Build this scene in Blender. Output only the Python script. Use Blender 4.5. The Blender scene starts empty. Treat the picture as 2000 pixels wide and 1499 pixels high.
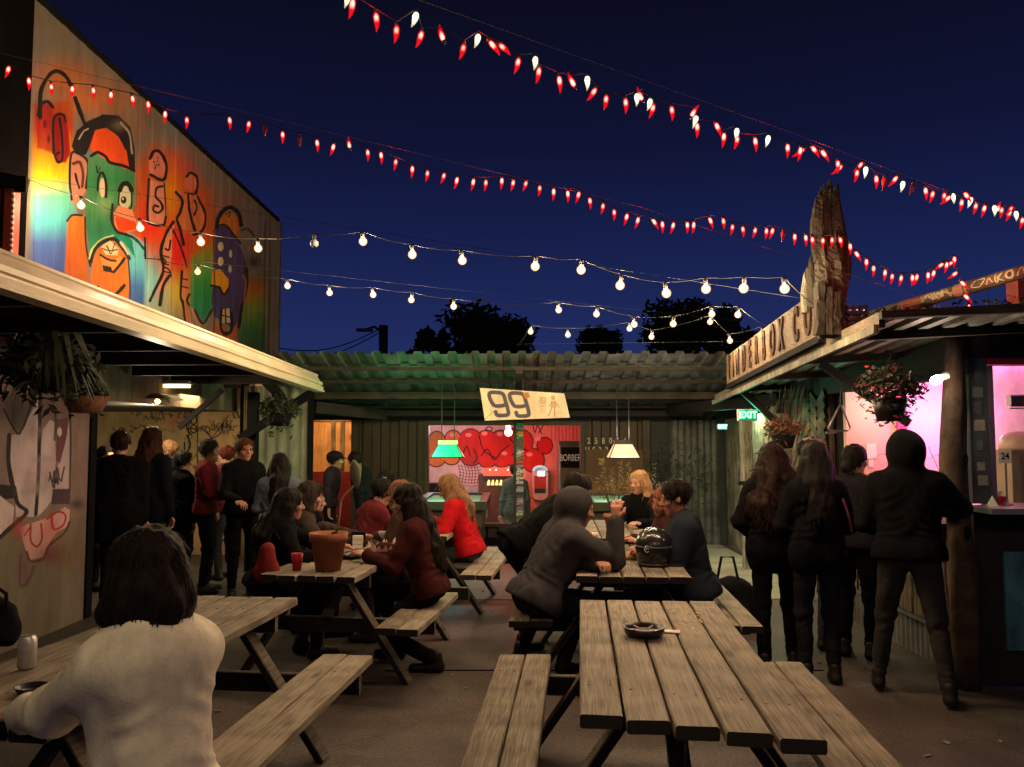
import bpy, math, random
import numpy as np
from mathutils import Vector, Matrix, Euler
R_ = math.radians
random.seed(7)
rng = np.random.default_rng(11)
scene = bpy.context.scene
COL = scene.collection

# ------------------------------------------------------------------ camera
CAMZ = 1.65; F = 1600.0; CX = 1000.0; CY = 749.5; PITCH = math.atan(103.5 / F)
cam_d = bpy.data.cameras.new('camera'); cam_d.sensor_width = 36.0
cam_d.lens = 36.0 * F / 2000.0; cam_d.clip_end = 2000.0; cam_d.clip_start = 0.05
cam = bpy.data.objects.new('camera', cam_d); COL.objects.link(cam)
cam.location = (0, 0, CAMZ); cam.rotation_euler = (math.pi / 2 + PITCH, 0, 0)
scene.camera = cam
# ------------------------------------------------------------------ night sky
world = bpy.data.worlds.new('World'); scene.world = world; world.use_nodes = True
wn = world.node_tree; wn.nodes.clear()
w_out = wn.nodes.new('ShaderNodeOutputWorld'); w_bg = wn.nodes.new('ShaderNodeBackground')
w_tc = wn.nodes.new('ShaderNodeTexCoord'); w_sep = wn.nodes.new('ShaderNodeSeparateXYZ')
w_rmp = wn.nodes.new('ShaderNodeValToRGB')
wn.links.new(w_tc.outputs['Generated'], w_sep.inputs[0]); wn.links.new(w_sep.outputs['Z'], w_rmp.inputs[0])
wn.links.new(w_rmp.outputs[0], w_bg.inputs[0]); wn.links.new(w_bg.outputs[0], w_out.inputs[0])
cr = w_rmp.color_ramp
cr.elements[0].position = 0.0; cr.elements[0].color = (.0210, .0360, .135, 1)
cr.elements[1].position = 0.62; cr.elements[1].color = (.0016, .0018, .0065, 1)
for p_, c_ in ((.14, (.0130, .0225, .103)), (.24, (.0080, .0130, .066)), (.34, (.0050, .0066, .032)), (.47, (.0034, .0038, .0145))):
    e_ = cr.elements.new(p_); e_.color = (*c_, 1)
w_bg.inputs[1].default_value = 1.0
# ------------------------------------------------------------------ exposure
scene.view_settings.view_transform = 'Standard'
try: scene.view_settings.look = 'None'
except Exception: pass
scene.view_settings.exposure = 0.0; scene.view_settings.gamma = 1.0
scene.view_settings.use_curve_mapping = False
scene.cycles.use_denoising = True
scene.cycles.sample_clamp_indirect = 4.0
scene.cycles.max_bounces = 6; scene.cycles.diffuse_bounces = 3; scene.cycles.glossy_bounces = 3
scene.cycles.use_light_tree = True
try: scene.cycles.caustics_reflective = False; scene.cycles.caustics_refractive = False
except Exception: pass
BULB_W = 47.0          # watts of light from each bulb
CHILI_L = 7.5
# ------------------------------------------------------------------ pixel -> place
_f = Vector((0, math.cos(PITCH), math.sin(PITCH))); _u = Vector((0, -math.sin(PITCH), math.cos(PITCH)))
def ray(px, py): return Vector((1, 0, 0)) * ((px - CX) / F) + _u * ((CY - py) / F) + _f
def at(px, py, Y):
    v = ray(px, py); return Vector((0, 0, CAMZ)) + v * (Y / v.y)
def G(px, py, z=0.0):
    v = ray(px, py); return Vector((0, 0, CAMZ)) + v * ((z - CAMZ) / v.z)
def onx(px, py, X):
    v = ray(px, py); return Vector((0, 0, CAMZ)) + v * (X / v.x)
def proj(P):                      # arrays of world points -> photograph pixels
    x = P[..., 0]; y = P[..., 1]; z = P[..., 2] - CAMZ
    d = y * math.cos(PITCH) + z * math.sin(PITCH); u = -y * math.sin(PITCH) + z * math.cos(PITCH)
    return CX + F * x / d, CY - F * u / d

# ------------------------------------------------------------------ object bookkeeping
def tag(o, label=None, cat=None, group=None, kind=None):
    if label: o['label'] = label
    if cat: o['category'] = cat
    if group: o['group'] = group
    if kind: o['kind'] = kind
    return o
def thing(name, label, cat, loc=(0, 0, 0), rz=0.0, group=None):
    o = bpy.data.objects.new(name, None); COL.objects.link(o); o.empty_display_size = .1
    o.location = loc; o.rotation_euler = (0, 0, rz)
    return tag(o, label, cat, group)
def link(name, me, mats, parent=None):
    o = bpy.data.objects.new(name, me); COL.objects.link(o)
    if mats and not me.materials:
        for m in (mats if isinstance(mats, (list, tuple)) else [mats]): me.materials.append(m)
    if parent is not None: o.parent = parent
    return o
def origin_of(p):
    v = Vector((0, 0, 0))
    while p is not None:
        v = v + Vector(p.location); p = p.parent
    return v

class MB:
    """collects faces in world (or local) space and links them as one mesh"""
    def __init__(s): s.v = []; s.f = []; s.m = []; s.uv = {}
    def add(s, vs, fs, mi=0):
        b = len(s.v); s.v.extend([tuple(p) for p in vs])
        for f in fs: s.f.append(tuple(b + i for i in f)); s.m.append(mi)
        return s
    def box(s, lo, hi, mi=0):
        x0, y0, z0 = lo; x1, y1, z1 = hi
        return s.add([(x0, y0, z0), (x1, y0, z0), (x1, y1, z0), (x0, y1, z0), (x0, y0, z1), (x1, y0, z1), (x1, y1, z1), (x0, y1, z1)],
                     [(3, 2, 1, 0), (4, 5, 6, 7), (0, 1, 5, 4), (1, 2, 6, 5), (2, 3, 7, 6), (3, 0, 4, 7)], mi)
    def beam(s, p, q, w, h, up=(0, 0, 1), mi=0, ch=0.0, seg=1, wob=0.0):
        p = Vector(p); q = Vector(q); d = (q - p).normalized(); up = Vector(up)
        if abs(d.dot(up.normalized())) > .98: up = Vector((0, 1, 0))
        r = d.cross(up).normalized(); u = r.cross(d)
        c = min(ch, w * .4, h * .4)
        if c > 0: prof = [(-w/2+c, -h/2), (w/2-c, -h/2), (w/2, -h/2+c), (w/2, h/2-c), (w/2-c, h/2), (-w/2+c, h/2), (-w/2, h/2-c), (-w/2, -h/2+c)]
        else: prof = [(-w/2, -h/2), (w/2, -h/2), (w/2, h/2), (-w/2, h/2)]
        n = len(prof); vs = []; fs = []
        for i in range(seg + 1):
            c0 = p.lerp(q, i / seg)
            for a, b in prof:
                j = wob * random.uniform(-1, 1) if wob else 0; k = wob * random.uniform(-1, 1) if wob else 0
                vs.append(c0 + r * (a + j) + u * (b + k))
        for i in range(seg):
            for j in range(n):
                a = i * n + j; b = i * n + (j + 1) % n
                fs.append((a, b, b + n, a + n))
        fs.append(tuple(range(n))[::-1]); fs.append(tuple(seg * n + j for j in range(n)))
        return s.add(vs, fs, mi)
    def tube(s, pts, rad, n=6, mi=0, cap=True):
        pts = [Vector(p) for p in pts]; m = len(pts)
        if not isinstance(rad, (list, tuple)): rad = [rad] * m
        vs = []; fs = []; ref = None
        for i, p in enumerate(pts):
            d = (pts[min(i + 1, m - 1)] - pts[max(i - 1, 0)])
            d = d.normalized() if d.length > 1e-9 else Vector((0, 0, 1))
            if ref is None: ref = Vector((0, 0, 1)) if abs(d.z) < .9 else Vector((1, 0, 0))
            r = d.cross(ref)
            if r.length < 1e-6: r = d.cross(Vector((1, 0, .3)))
            r.normalize(); u = r.cross(d).normalized(); ref = u
            for k in range(n):
                t = 2 * math.pi * k / n; vs.append(p + (r * math.cos(t) + u * math.sin(t)) * rad[i])
        for i in range(m - 1):
            for k in range(n):
                a = i * n + k; b = i * n + (k + 1) % n; fs.append((a, b, b + n, a + n))
        if cap: fs.append(tuple(range(n))[::-1]); fs.append(tuple((m - 1) * n + k for k in range(n)))
        return s.add(vs, fs, mi)
    def lathe(s, prof, n=16, c=(0, 0, 0), mi=0, M=None, close=True):
        """prof: list of (radius, z)"""
        vs = []; fs = []; m = len(prof)
        for r, z in prof:
            for k in range(n):
                t = 2 * math.pi * k / n; v = Vector((r * math.cos(t), r * math.sin(t), z))
                if M is not None: v = M @ v
                vs.append(v + Vector(c))
        for i in range(m - 1):
            for k in range(n):
                a = i * n + k; b = i * n + (k + 1) % n; fs.append((a, b, b + n, a + n))
        if close: fs.append(tuple(range(n))[::-1]); fs.append(tuple((m - 1) * n + k for k in range(n)))
        return s.add(vs, fs, mi)
    def prism(s, pts, ext, mi=0):
        """closed outline pts (3D) pushed along ext"""
        n = len(pts); e = Vector(ext); vs = [Vector(p) for p in pts] + [Vector(p) + e for p in pts]
        fs = [tuple(range(n))[::-1], tuple(range(n, 2 * n))]
        fs += [(i, (i + 1) % n, n + (i + 1) % n, n + i) for i in range(n)]
        return s.add(vs, fs, mi)
    def build(s, name, mats, parent=None, smooth=False, rel=None):
        o = rel if rel is not None else origin_of(parent)
        me = bpy.data.meshes.new(name)
        me.from_pydata([(x - o[0], y - o[1], z - o[2]) for x, y, z in s.v], [], s.f)
        if smooth: me.polygons.foreach_set('use_smooth', [True] * len(me.polygons))
        if any(s.m): me.polygons.foreach_set('material_index', s.m)
        me.update()
        return link(name, me, mats, parent)

def corr(p0, ud, vd, ul, vl, pitch=.15, depth=.03, style='trap', nv=1, thick=0.0):
    """corrugated sheet: ribs run along vd.  returns (verts, faces, uvs)"""
    ud = Vector(ud).normalized(); vd = Vector(vd).normalized(); n = ud.cross(vd).normalized(); p0 = Vector(p0)
    us = []
    if style == 'trap':
        t = 0.0
        while t < ul:
            for a, dd in ((0, 0), (.42, 0), (.5, 1), (.92, 1)):
                if t + a * pitch <= ul: us.append((t + a * pitch, dd * depth))
            t += pitch
        us.append((ul, us[-1][1]))
    elif style == 'rib':
        t = 0.0
        while t < ul:
            for a, dd in ((0, 0), (.62, 0), (.68, 1), (.92, 1), (.98, 0)):
                if t + a * pitch <= ul: us.append((t + a * pitch, dd * depth))
            t += pitch
        us.append((ul, us[-1][1]))
    else:
        k = max(2, int(ul / pitch * 8))
        us = [(ul * i / k, depth * (.5 + .5 * math.cos(2 * math.pi * ul * i / k / pitch))) for i in range(k + 1)]
    vs = []; fs = []; uv = []; m = len(us)
    for j in range(nv + 1):
        for a, dd in us:
            vs.append(p0 + ud * a + vd * (vl * j / nv) + n * dd); uv.append((a / ul, j / nv))
    for j in range(nv):
        for i in range(m - 1):
            a = j * m + i; fs.append((a, a + 1, a + 1 + m, a + m))
    return vs, fs, uv
def uv_mesh(name, vs, fs, uv, mats, parent=None):
    o = origin_of(parent); me = bpy.data.meshes.new(name)
    me.from_pydata([tuple(Vector(v) - o) for v in vs], [], fs)
    l = me.uv_layers.new(name='UVMap')
    idx = np.empty(len(me.loops), int); me.loops.foreach_get('vertex_index', idx)
    l.data.foreach_set('uv', np.array(uv, dtype=np.float32)[idx].ravel()); me.update()
    return link(name, me, mats, parent)

# ------------------------------------------------------------------ materials
def newmat(name):
    m = bpy.data.materials.new(name); m.use_nodes = True; nt = m.node_tree
    return m, nt, nt.nodes['Principled BSDF']
def lnk(nt, a, b): nt.links.new(a, b)
def nd(nt, t, **kw):
    n = nt.nodes.new(t)
    for k, v in kw.items():
        if hasattr(n, k): setattr(n, k, v)
        else: n.inputs[k].default_value = v
    return n
def mat(name, col, rough=.7, metal=0.0, var=.25, scale=6.0, bump=.0, bscale=40.0, col2=None, spec=.25, coords='Object', dirt=0.0):
    m, nt, b = newmat(name)
    tc = nd(nt, 'ShaderNodeTexCoord'); no = nd(nt, 'ShaderNodeTexNoise'); no.inputs['Scale'].default_value = scale
    no.inputs['Detail'].default_value = 6; no.inputs['Roughness'].default_value = .65
    lnk(nt, tc.outputs[coords], no.inputs['Vector'])
    r = nd(nt, 'ShaderNodeValToRGB'); c2 = col2 or tuple(c * (1 - var) for c in col)
    r.color_ramp.elements[0].position = .32; r.color_ramp.elements[1].position = .68
    r.color_ramp.elements[0].color = (*c2, 1); r.color_ramp.elements[1].color = (*[min(1, c * (1 + var * .4)) for c in col], 1)
    lnk(nt, no.outputs['Fac'], r.inputs[0]); src = r.outputs[0]
    if dirt > 0:
        n2 = nd(nt, 'ShaderNodeTexNoise'); n2.inputs['Scale'].default_value = scale * .35; n2.inputs['Detail'].default_value = 8
        lnk(nt, tc.outputs[coords], n2.inputs['Vector'])
        mr = nd(nt, 'ShaderNodeMapRange'); mr.inputs[1].default_value = .45; mr.inputs[2].default_value = .7
        mr.inputs[3].default_value = 0; mr.inputs[4].default_value = dirt; lnk(nt, n2.outputs['Fac'], mr.inputs[0])
        mx = nd(nt, 'ShaderNodeMix', data_type='RGBA'); lnk(nt, mr.outputs[0], mx.inputs[0]); lnk(nt, src, mx.inputs[6])
        mx.inputs[7].default_value = (.03, .025, .02, 1); src = mx.outputs[2]
    lnk(nt, src, b.inputs['Base Color'])
    b.inputs['Roughness'].default_value = rough; b.inputs['Metallic'].default_value = metal
    b.inputs['Specular IOR Level'].default_value = spec
    if bump > 0:
        nb = nd(nt, 'ShaderNodeTexNoise'); nb.inputs['Scale'].default_value = bscale; nb.inputs['Detail'].default_value = 4
        lnk(nt, tc.outputs[coords], nb.inputs['Vector'])
        bp = nd(nt, 'ShaderNodeBump'); bp.inputs['Strength'].default_value = bump; bp.inputs['Distance'].default_value = .01
        lnk(nt, nb.outputs['Fac'], bp.inputs['Height']); lnk(nt, bp.outputs[0], b.inputs['Normal'])
    return m
def wood(name, c_lo, c_hi, along='Y', rough=.75, bump=.5, grain=1.0, spec=.3):
    m, nt, b = newmat(name)
    tc = nd(nt, 'ShaderNodeTexCoord'); oi = nd(nt, 'ShaderNodeObjectInfo')
    mp = nd(nt, 'ShaderNodeMapping'); s = [20.0 * grain] * 3; s['XYZ'.index(along)] = .55 * grain; mp.inputs['Scale'].default_value = s
    rn = nd(nt, 'ShaderNodeVectorMath', operation='SCALE'); cmb = nd(nt, 'ShaderNodeCombineXYZ')
    for k in range(3): lnk(nt, oi.outputs['Random'], cmb.inputs[k])
    lnk(nt, cmb.outputs[0], rn.inputs[0]); rn.inputs['Scale'].default_value = 37.0
    lnk(nt, rn.outputs[0], mp.inputs['Location']); lnk(nt, tc.outputs['Object'], mp.inputs['Vector'])
    n1 = nd(nt, 'ShaderNodeTexNoise'); n1.inputs['Scale'].default_value = 1.6; n1.inputs['Detail'].default_value = 3; n1.inputs['Distortion'].default_value = .4
    lnk(nt, mp.outputs[0], n1.inputs['Vector'])
    wv = nd(nt, 'ShaderNodeMath', operation='MULTIPLY'); lnk(nt, n1.outputs['Fac'], wv.inputs[0]); wv.inputs[1].default_value = 42.0
    sn = nd(nt, 'ShaderNodeMath', operation='SINE'); lnk(nt, wv.outputs[0], sn.inputs[0])
    n2 = nd(nt, 'ShaderNodeTexNoise'); n2.inputs['Scale'].default_value = 11.0; n2.inputs['Detail'].default_value = 5
    lnk(nt, mp.outputs[0], n2.inputs['Vector'])
    n3 = nd(nt, 'ShaderNodeTexNoise'); n3.inputs['Scale'].default_value = 4.5; n3.inputs['Detail'].default_value = 6
    lnk(nt, tc.outputs['Object'], n3.inputs['Vector'])
    a1 = nd(nt, 'ShaderNodeMath', operation='MULTIPLY_ADD'); lnk(nt, sn.outputs[0], a1.inputs[0]); a1.inputs[1].default_value = .10; lnk(nt, n2.outputs['Fac'], a1.inputs[2])
    a2 = nd(nt, 'ShaderNodeMath', operation='MULTIPLY_ADD'); lnk(nt, n3.outputs['Fac'], a2.inputs[0]); a2.inputs[1].default_value = 1.0; lnk(nt, a1.outputs[0], a2.inputs[2])
    a3 = nd(nt, 'ShaderNodeMath', operation='MULTIPLY_ADD'); lnk(nt, oi.outputs['Random'], a3.inputs[0]); a3.inputs[1].default_value = .30; lnk(nt, a2.outputs[0], a3.inputs[2])
    r = nd(nt, 'ShaderNodeValToRGB'); e = r.color_ramp.elements
    e[0].position = .34; e[0].color = (*c_lo, 1); e[1].position = .95; e[1].color = (*c_hi, 1)
    e2 = r.color_ramp.elements.new(.06); e2.color = (*[c * .55 for c in c_lo], 1)
    mr0 = nd(nt, 'ShaderNodeMapRange'); mr0.inputs[1].default_value = .78; mr0.inputs[2].default_value = 1.55; lnk(nt, a3.outputs[0], mr0.inputs[0]); lnk(nt, mr0.outputs[0], r.inputs[0])
    sn3 = nd(nt, 'ShaderNodeSeparateXYZ'); lnk(nt, tc.outputs['Normal'], sn3.inputs[0]); ab = nd(nt, 'ShaderNodeMath', operation='ABSOLUTE'); lnk(nt, sn3.outputs['XYZ'.index(along)], ab.inputs[0])
    gt = nd(nt, 'ShaderNodeMath', operation='GREATER_THAN'); lnk(nt, ab.outputs[0], gt.inputs[0]); gt.inputs[1].default_value = .8
    eg = nd(nt, 'ShaderNodeMix', data_type='RGBA'); lnk(nt, gt.outputs[0], eg.inputs[0]); lnk(nt, r.outputs[0], eg.inputs[6]); eg.inputs[7].default_value = (*[c * .16 for c in c_lo], 1)  # plank ends darkened: end grain, with their shade put into the colour
    lnk(nt, eg.outputs[2], b.inputs['Base Color'])
    b.inputs['Roughness'].default_value = rough; b.inputs['Specular IOR Level'].default_value = spec
    mk = nd(nt, 'ShaderNodeMapping'); sk = [5.5] * 3; sk['XYZ'.index(along)] = 1.9; mk.inputs['Scale'].default_value = sk; lnk(nt, rn.outputs[0], mk.inputs['Location']); lnk(nt, tc.outputs['Object'], mk.inputs['Vector'])
    vk = nd(nt, 'ShaderNodeTexVoronoi'); vk.inputs['Scale'].default_value = 1.0; lnk(nt, mk.outputs[0], vk.inputs['Vector']); kr = nd(nt, 'ShaderNodeMapRange'); kr.inputs[1].default_value = .06; kr.inputs[2].default_value = .16; kr.inputs[3].default_value = .85; kr.inputs[4].default_value = 0; lnk(nt, vk.outputs['Distance'], kr.inputs[0])
    kx = nd(nt, 'ShaderNodeMix', data_type='RGBA'); lnk(nt, kr.outputs[0], kx.inputs[0]); lnk(nt, eg.outputs[2], kx.inputs[6]); kx.inputs[7].default_value = (*[c * .3 for c in c_lo], 1); lnk(nt, kx.outputs[2], b.inputs['Base Color'])
    bp = nd(nt, 'ShaderNodeBump'); bp.inputs['Strength'].default_value = bump; bp.inputs['Distance'].default_value = .004
    lnk(nt, a1.outputs[0], bp.inputs['Height']); lnk(nt, bp.outputs[0], b.inputs['Normal'])
    return m
def emat(name, col, strength, base=None):
    m, nt, b = newmat(name)
    b.inputs['Base Color'].default_value = (*(base or col), 1); b.inputs['Roughness'].default_value = .4
    b.inputs['Emission Color'].default_value = (*col, 1); b.inputs['Emission Strength'].default_value = strength
    return m
def imgmat(name, arr, rough=.75, metal=0.0, bump=.15, emit=0.0):
    """arr: H x W x 3 linear colours painted by this script -> generated image on the UVs"""
    h, w, _ = arr.shape
    im = bpy.data.images.new(name, w, h, float_buffer=False); im.colorspace_settings.name = 'sRGB'
    a = np.clip(arr, 0, 1); a = np.where(a <= .0031308, a * 12.92, 1.055 * np.power(a, 1 / 2.4) - .055)
    px = np.ones((h, w, 4), dtype=np.float32); px[..., :3] = a
    im.pixels.foreach_set(px.ravel()); im.update(); im.pack()
    m, nt, b = newmat(name); t = nd(nt, 'ShaderNodeTexImage'); t.image = im; t.extension = 'EXTEND'
    tc = nd(nt, 'ShaderNodeTexCoord'); lnk(nt, tc.outputs['UV'], t.inputs['Vector'])
    no = nd(nt, 'ShaderNodeTexNoise'); no.inputs['Scale'].default_value = 5.0; no.inputs['Detail'].default_value = 8; no.inputs['Roughness'].default_value = .7
    mp = nd(nt, 'ShaderNodeMapping'); mp.inputs['Scale'].default_value = (1, 1, .35); lnk(nt, tc.outputs['Object'], mp.inputs[0]); lnk(nt, mp.outputs[0], no.inputs['Vector'])
    mr = nd(nt, 'ShaderNodeMapRange'); mr.inputs[1].default_value = .3; mr.inputs[2].default_value = .7; mr.inputs[3].default_value = .62; mr.inputs[4].default_value = 1.08
    lnk(nt, no.outputs['Fac'], mr.inputs[0])
    mx = nd(nt, 'ShaderNodeMix', data_type='RGBA', blend_type='MULTIPLY'); mx.inputs[0].default_value = 1.0
    lnk(nt, t.outputs[0], mx.inputs[6]); lnk(nt, mr.outputs[0], mx.inputs[7]); lnk(nt, mx.outputs[2], b.inputs['Base Color'])
    b.inputs['Roughness'].default_value = rough; b.inputs['Metallic'].default_value = metal; b.inputs['Specular IOR Level'].default_value = .3
    if emit: lnk(nt, t.outputs[0], b.inputs['Emission Color']); b.inputs['Emission Strength'].default_value = emit
    if bump:
        bp = nd(nt, 'ShaderNodeBump'); bp.inputs['Strength'].default_value = bump; bp.inputs['Distance'].default_value = .01
        lnk(nt, no.outputs['Fac'], bp.inputs['Height']); lnk(nt, bp.outputs[0], b.inputs['Normal'])
    return m
_cm = {}
def cloth(col, rough=.95, bump=.15, spec=.06):
    k = ('c', col, rough)
    if k not in _cm: _cm[k] = mat('cloth', col, rough, 0, .3, 9.0, bump, 120.0, spec=spec)
    return _cm[k]

# ------------------------------------------------------------------ paint canvas (drawn by rule, in memory)
def sp(*h):                       # sRGB 0..255 -> linear
    return tuple(((c / 255) / 12.92 if c <= 10 else ((c / 255 + .055) / 1.055) ** 2.4) for c in h)
class Canvas:
    """texels of a flat wall; coordinates of strokes are given where the photograph shows them"""
    def __init__(s, p00, du, dv, w, h, base):
        s.w, s.h = w, h
        p00 = np.array(p00, float); du = np.array(du, float); dv = np.array(dv, float)
        a, b = np.meshgrid((np.arange(w) + .5) / w, (np.arange(h) + .5) / h)
        P = p00 + a[..., None] * du + b[..., None] * dv
        s.X, s.Y = proj(P); s.a = np.empty((h, w, 3)); s.a[:] = base
    def _bb(s, x0, x1, y0, y1):
        m = (s.X >= x0) & (s.X <= x1) & (s.Y >= y0) & (s.Y <= y1)
        return m
    def poly(s, pts, col, alpha=1.0, stops=None, soft=0):
        pts = np.array(pts, float); m = s._bb(pts[:, 0].min() - soft, pts[:, 0].max() + soft, pts[:, 1].min() - soft, pts[:, 1].max() + soft)
        x = s.X[m]; y = s.Y[m]
        if x.size == 0: return s
        ins = np.zeros(x.shape, bool); n = len(pts); dist = np.full(x.shape, 1e9)
        for i in range(n):
            x0, y0 = pts[i]; x1, y1 = pts[(i + 1) % n]
            c = ((y0 > y) != (y1 > y)); xi = (x1 - x0) * (y - y0) / ((y1 - y0) if y1 != y0 else 1e-9) + x0
            ins ^= c & (x < xi)
            if soft:
                ex, ey = x1 - x0, y1 - y0; L = ex * ex + ey * ey + 1e-9
                t = np.clip(((x - x0) * ex + (y - y0) * ey) / L, 0, 1); dist = np.minimum(dist, np.hypot(x - x0 - t * ex, y - y0 - t * ey))
        al = ins * alpha
        if soft: al = alpha * np.clip(.5 + np.where(ins, dist, -dist) / (2 * soft), 0, 1)
        if stops:
            ys = [q[0] for q in stops]; cc = np.stack([np.interp(y, ys, [q[1][k] for q in stops]) for k in range(3)], -1)
        else: cc = np.broadcast_to(np.array(col, float), x.shape + (3,))
        s.a[m] = s.a[m] * (1 - al[:, None]) + cc * al[:, None]
        return s
    def line(s, pts, wd, col, alpha=1.0, smooth=True):
        pts = np.array(pts, float)
        if smooth and len(pts) > 2: pts = spl(pts, 6)
        m = s._bb(pts[:, 0].min() - wd, pts[:, 0].max() + wd, pts[:, 1].min() - wd, pts[:, 1].max() + wd)
        x = s.X[m]; y = s.Y[m]
        if x.size == 0: return s
        d = np.full(x.shape, 1e9)
        for i in range(len(pts) - 1):
            x0, y0 = pts[i]; ex, ey = pts[i + 1] - pts[i]; L = ex * ex + ey * ey + 1e-9
            t = np.clip(((x - x0) * ex + (y - y0) * ey) / L, 0, 1); d = np.minimum(d, np.hypot(x - x0 - t * ex, y - y0 - t * ey))
        al = alpha * np.clip((wd / 2 - d) / .8 + .5, 0, 1); s.a[m] = s.a[m] * (1 - al[:, None]) + np.array(col) * al[:, None]
        return s
    def ell(s, cx, cy, rx, ry, col, alpha=1.0, soft=.08, rot=0.0):
        R = max(rx, ry) * 1.6; m = s._bb(cx - R, cx + R, cy - R, cy + R); dx = s.X[m] - cx; dy = s.Y[m] - cy
        c, n = math.cos(rot), math.sin(rot); u = (dx * c + dy * n) / rx; v = (-dx * n + dy * c) / ry
        al = alpha * np.clip((1 - np.hypot(u, v)) / soft + .5, 0, 1); s.a[m] = s.a[m] * (1 - al[:, None]) + np.array(col) * al[:, None]
        return s
    def spray(s, cx, cy, rx, ry, col, alpha=.8):
        m = s._bb(cx - 2.2 * rx, cx + 2.2 * rx, cy - 2.2 * ry, cy + 2.2 * ry)
        g = alpha * np.exp(-((s.X[m] - cx) / rx) ** 2 - ((s.Y[m] - cy) / ry) ** 2); s.a[m] = s.a[m] * (1 - g[:, None]) + np.array(col) * g[:, None]
        return s
    def tagline(s, x, y, w, h, col, wd=1.6, n=7, alpha=.9, seed=0):
        r = np.random.default_rng(seed); k = n * 2
        pts = np.stack([x + w * (np.arange(k) / (k - 1)) + r.normal(0, w * .06, k), y + h * (r.random(k) - .5)], -1)
        return s.line(pts, wd, col, alpha)
def spl(p, n=6):
    p = np.array(p, float); q = np.vstack([2 * p[0] - p[1], p, 2 * p[-1] - p[-2]]); out = []
    for i in range(1, len(q) - 2):
        for t in np.linspace(0, 1, n, endpoint=False):
            a, b, c, d = q[i - 1], q[i], q[i + 1], q[i + 2]
            out.append(.5 * ((2 * b) + (c - a) * t + (2 * a - 5 * b + 4 * c - d) * t * t + (3 * b - a - 3 * c + d) * t ** 3))
    out.append(q[-2]); return np.array(out)

def text_mesh(name, body, size, mats, M, parent=None, depth=.004, align='CENTER', sx=1.0, bold=0.0):
    cu = bpy.data.curves.new(name, 'FONT'); cu.body = body; cu.size = size; cu.extrude = depth; cu.align_x = align; cu.align_y = 'CENTER'; cu.offset = bold
    o = bpy.data.objects.new(name, cu); COL.objects.link(o); dg = bpy.context.evaluated_depsgraph_get()
    me = bpy.data.meshes.new_from_object(o.evaluated_get(dg)); bpy.data.objects.remove(o); bpy.data.curves.remove(cu)
    me.materials.clear(); o0 = origin_of(parent)
    me.transform(Matrix.Translation(-o0) @ M @ Matrix.Diagonal((sx, 1, 1, 1))); me.name = name
    return link(name, me, mats, parent)
def face_cam(loc, yaw=0.0):       # text plane that looks towards -Y (the camera side)
    return Matrix.Translation(loc) @ Matrix.Rotation(yaw, 4, 'Z') @ Matrix.Rotation(math.pi / 2, 4, 'X')
def lamp_light(name, kind, loc, col, energy, parent=None, size=.1, rot=None, spot=None):
    l = bpy.data.lights.new(name, kind); l.color = col; l.energy = energy
    if kind == 'AREA': l.size = size
    else: l.shadow_soft_size = size
    if kind == 'SPOT' and spot: l.spot_size = spot; l.spot_blend = .6
    o = bpy.data.objects.new(name, l); COL.objects.link(o); o.location = Vector(loc) - origin_of(parent)
    if rot: o.rotation_euler = rot
    if parent is not None: o.parent = parent
    return o
# ================================================================== SHARED MATERIALS
M_conc = mat('worn_concrete', (.098, .076, .066), .6, 0, .45, 1.3, .5, 60.0, col2=(.034, .027, .026), dirt=.65, spec=.4)
def add_cracks(m):
    nt = m.node_tree; b = nt.nodes['Principled BSDF']; src = b.inputs['Base Color'].links[0].from_socket; tc = nd(nt, 'ShaderNodeTexCoord')
    no = nd(nt, 'ShaderNodeTexNoise'); no.inputs['Scale'].default_value = 2.5; no.inputs['Detail'].default_value = 5; lnk(nt, tc.outputs['Object'], no.inputs['Vector'])
    va = nd(nt, 'ShaderNodeMixRGB'); va.inputs[0].default_value = .22; lnk(nt, tc.outputs['Object'], va.inputs[1]); lnk(nt, no.outputs['Color'], va.inputs[2])
    vo = nd(nt, 'ShaderNodeTexVoronoi', feature='DISTANCE_TO_EDGE'); vo.inputs['Scale'].default_value = .75; lnk(nt, va.outputs[0], vo.inputs['Vector'])
    mr = nd(nt, 'ShaderNodeMapRange'); mr.inputs[1].default_value = .002; mr.inputs[2].default_value = .007; mr.inputs[3].default_value = .4; mr.inputs[4].default_value = 0; lnk(nt, vo.outputs['Distance'], mr.inputs[0])
    sp2 = nd(nt, 'ShaderNodeTexNoise'); sp2.inputs['Scale'].default_value = 55; sp2.inputs['Detail'].default_value = 3; lnk(nt, tc.outputs['Object'], sp2.inputs['Vector'])
    m2 = nd(nt, 'ShaderNodeMapRange'); m2.inputs[1].default_value = .35; m2.inputs[2].default_value = .65; m2.inputs[3].default_value = .6; m2.inputs[4].default_value = 1.35; lnk(nt, sp2.outputs['Fac'], m2.inputs[0])
    mu = nd(nt, 'ShaderNodeMix', data_type='RGBA', blend_type='MULTIPLY'); mu.inputs[0].default_value = 1; lnk(nt, src, mu.inputs[6]); lnk(nt, m2.outputs[0], mu.inputs[7])
    mx = nd(nt, 'ShaderNodeMix', data_type='RGBA'); lnk(nt, mr.outputs[0], mx.inputs[0]); lnk(nt, mu.outputs[2], mx.inputs[6]); mx.inputs[7].default_value = (.015, .012, .011, 1); lnk(nt, mx.outputs[2], b.inputs['Base Color'])
add_cracks(M_conc)
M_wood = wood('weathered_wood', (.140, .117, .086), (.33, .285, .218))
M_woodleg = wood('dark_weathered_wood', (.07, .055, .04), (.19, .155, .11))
M_woodrough = wood('rough_timber', (.09, .06, .035), (.30, .22, .12), along='Z', bump=.9, grain=.8)
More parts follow.
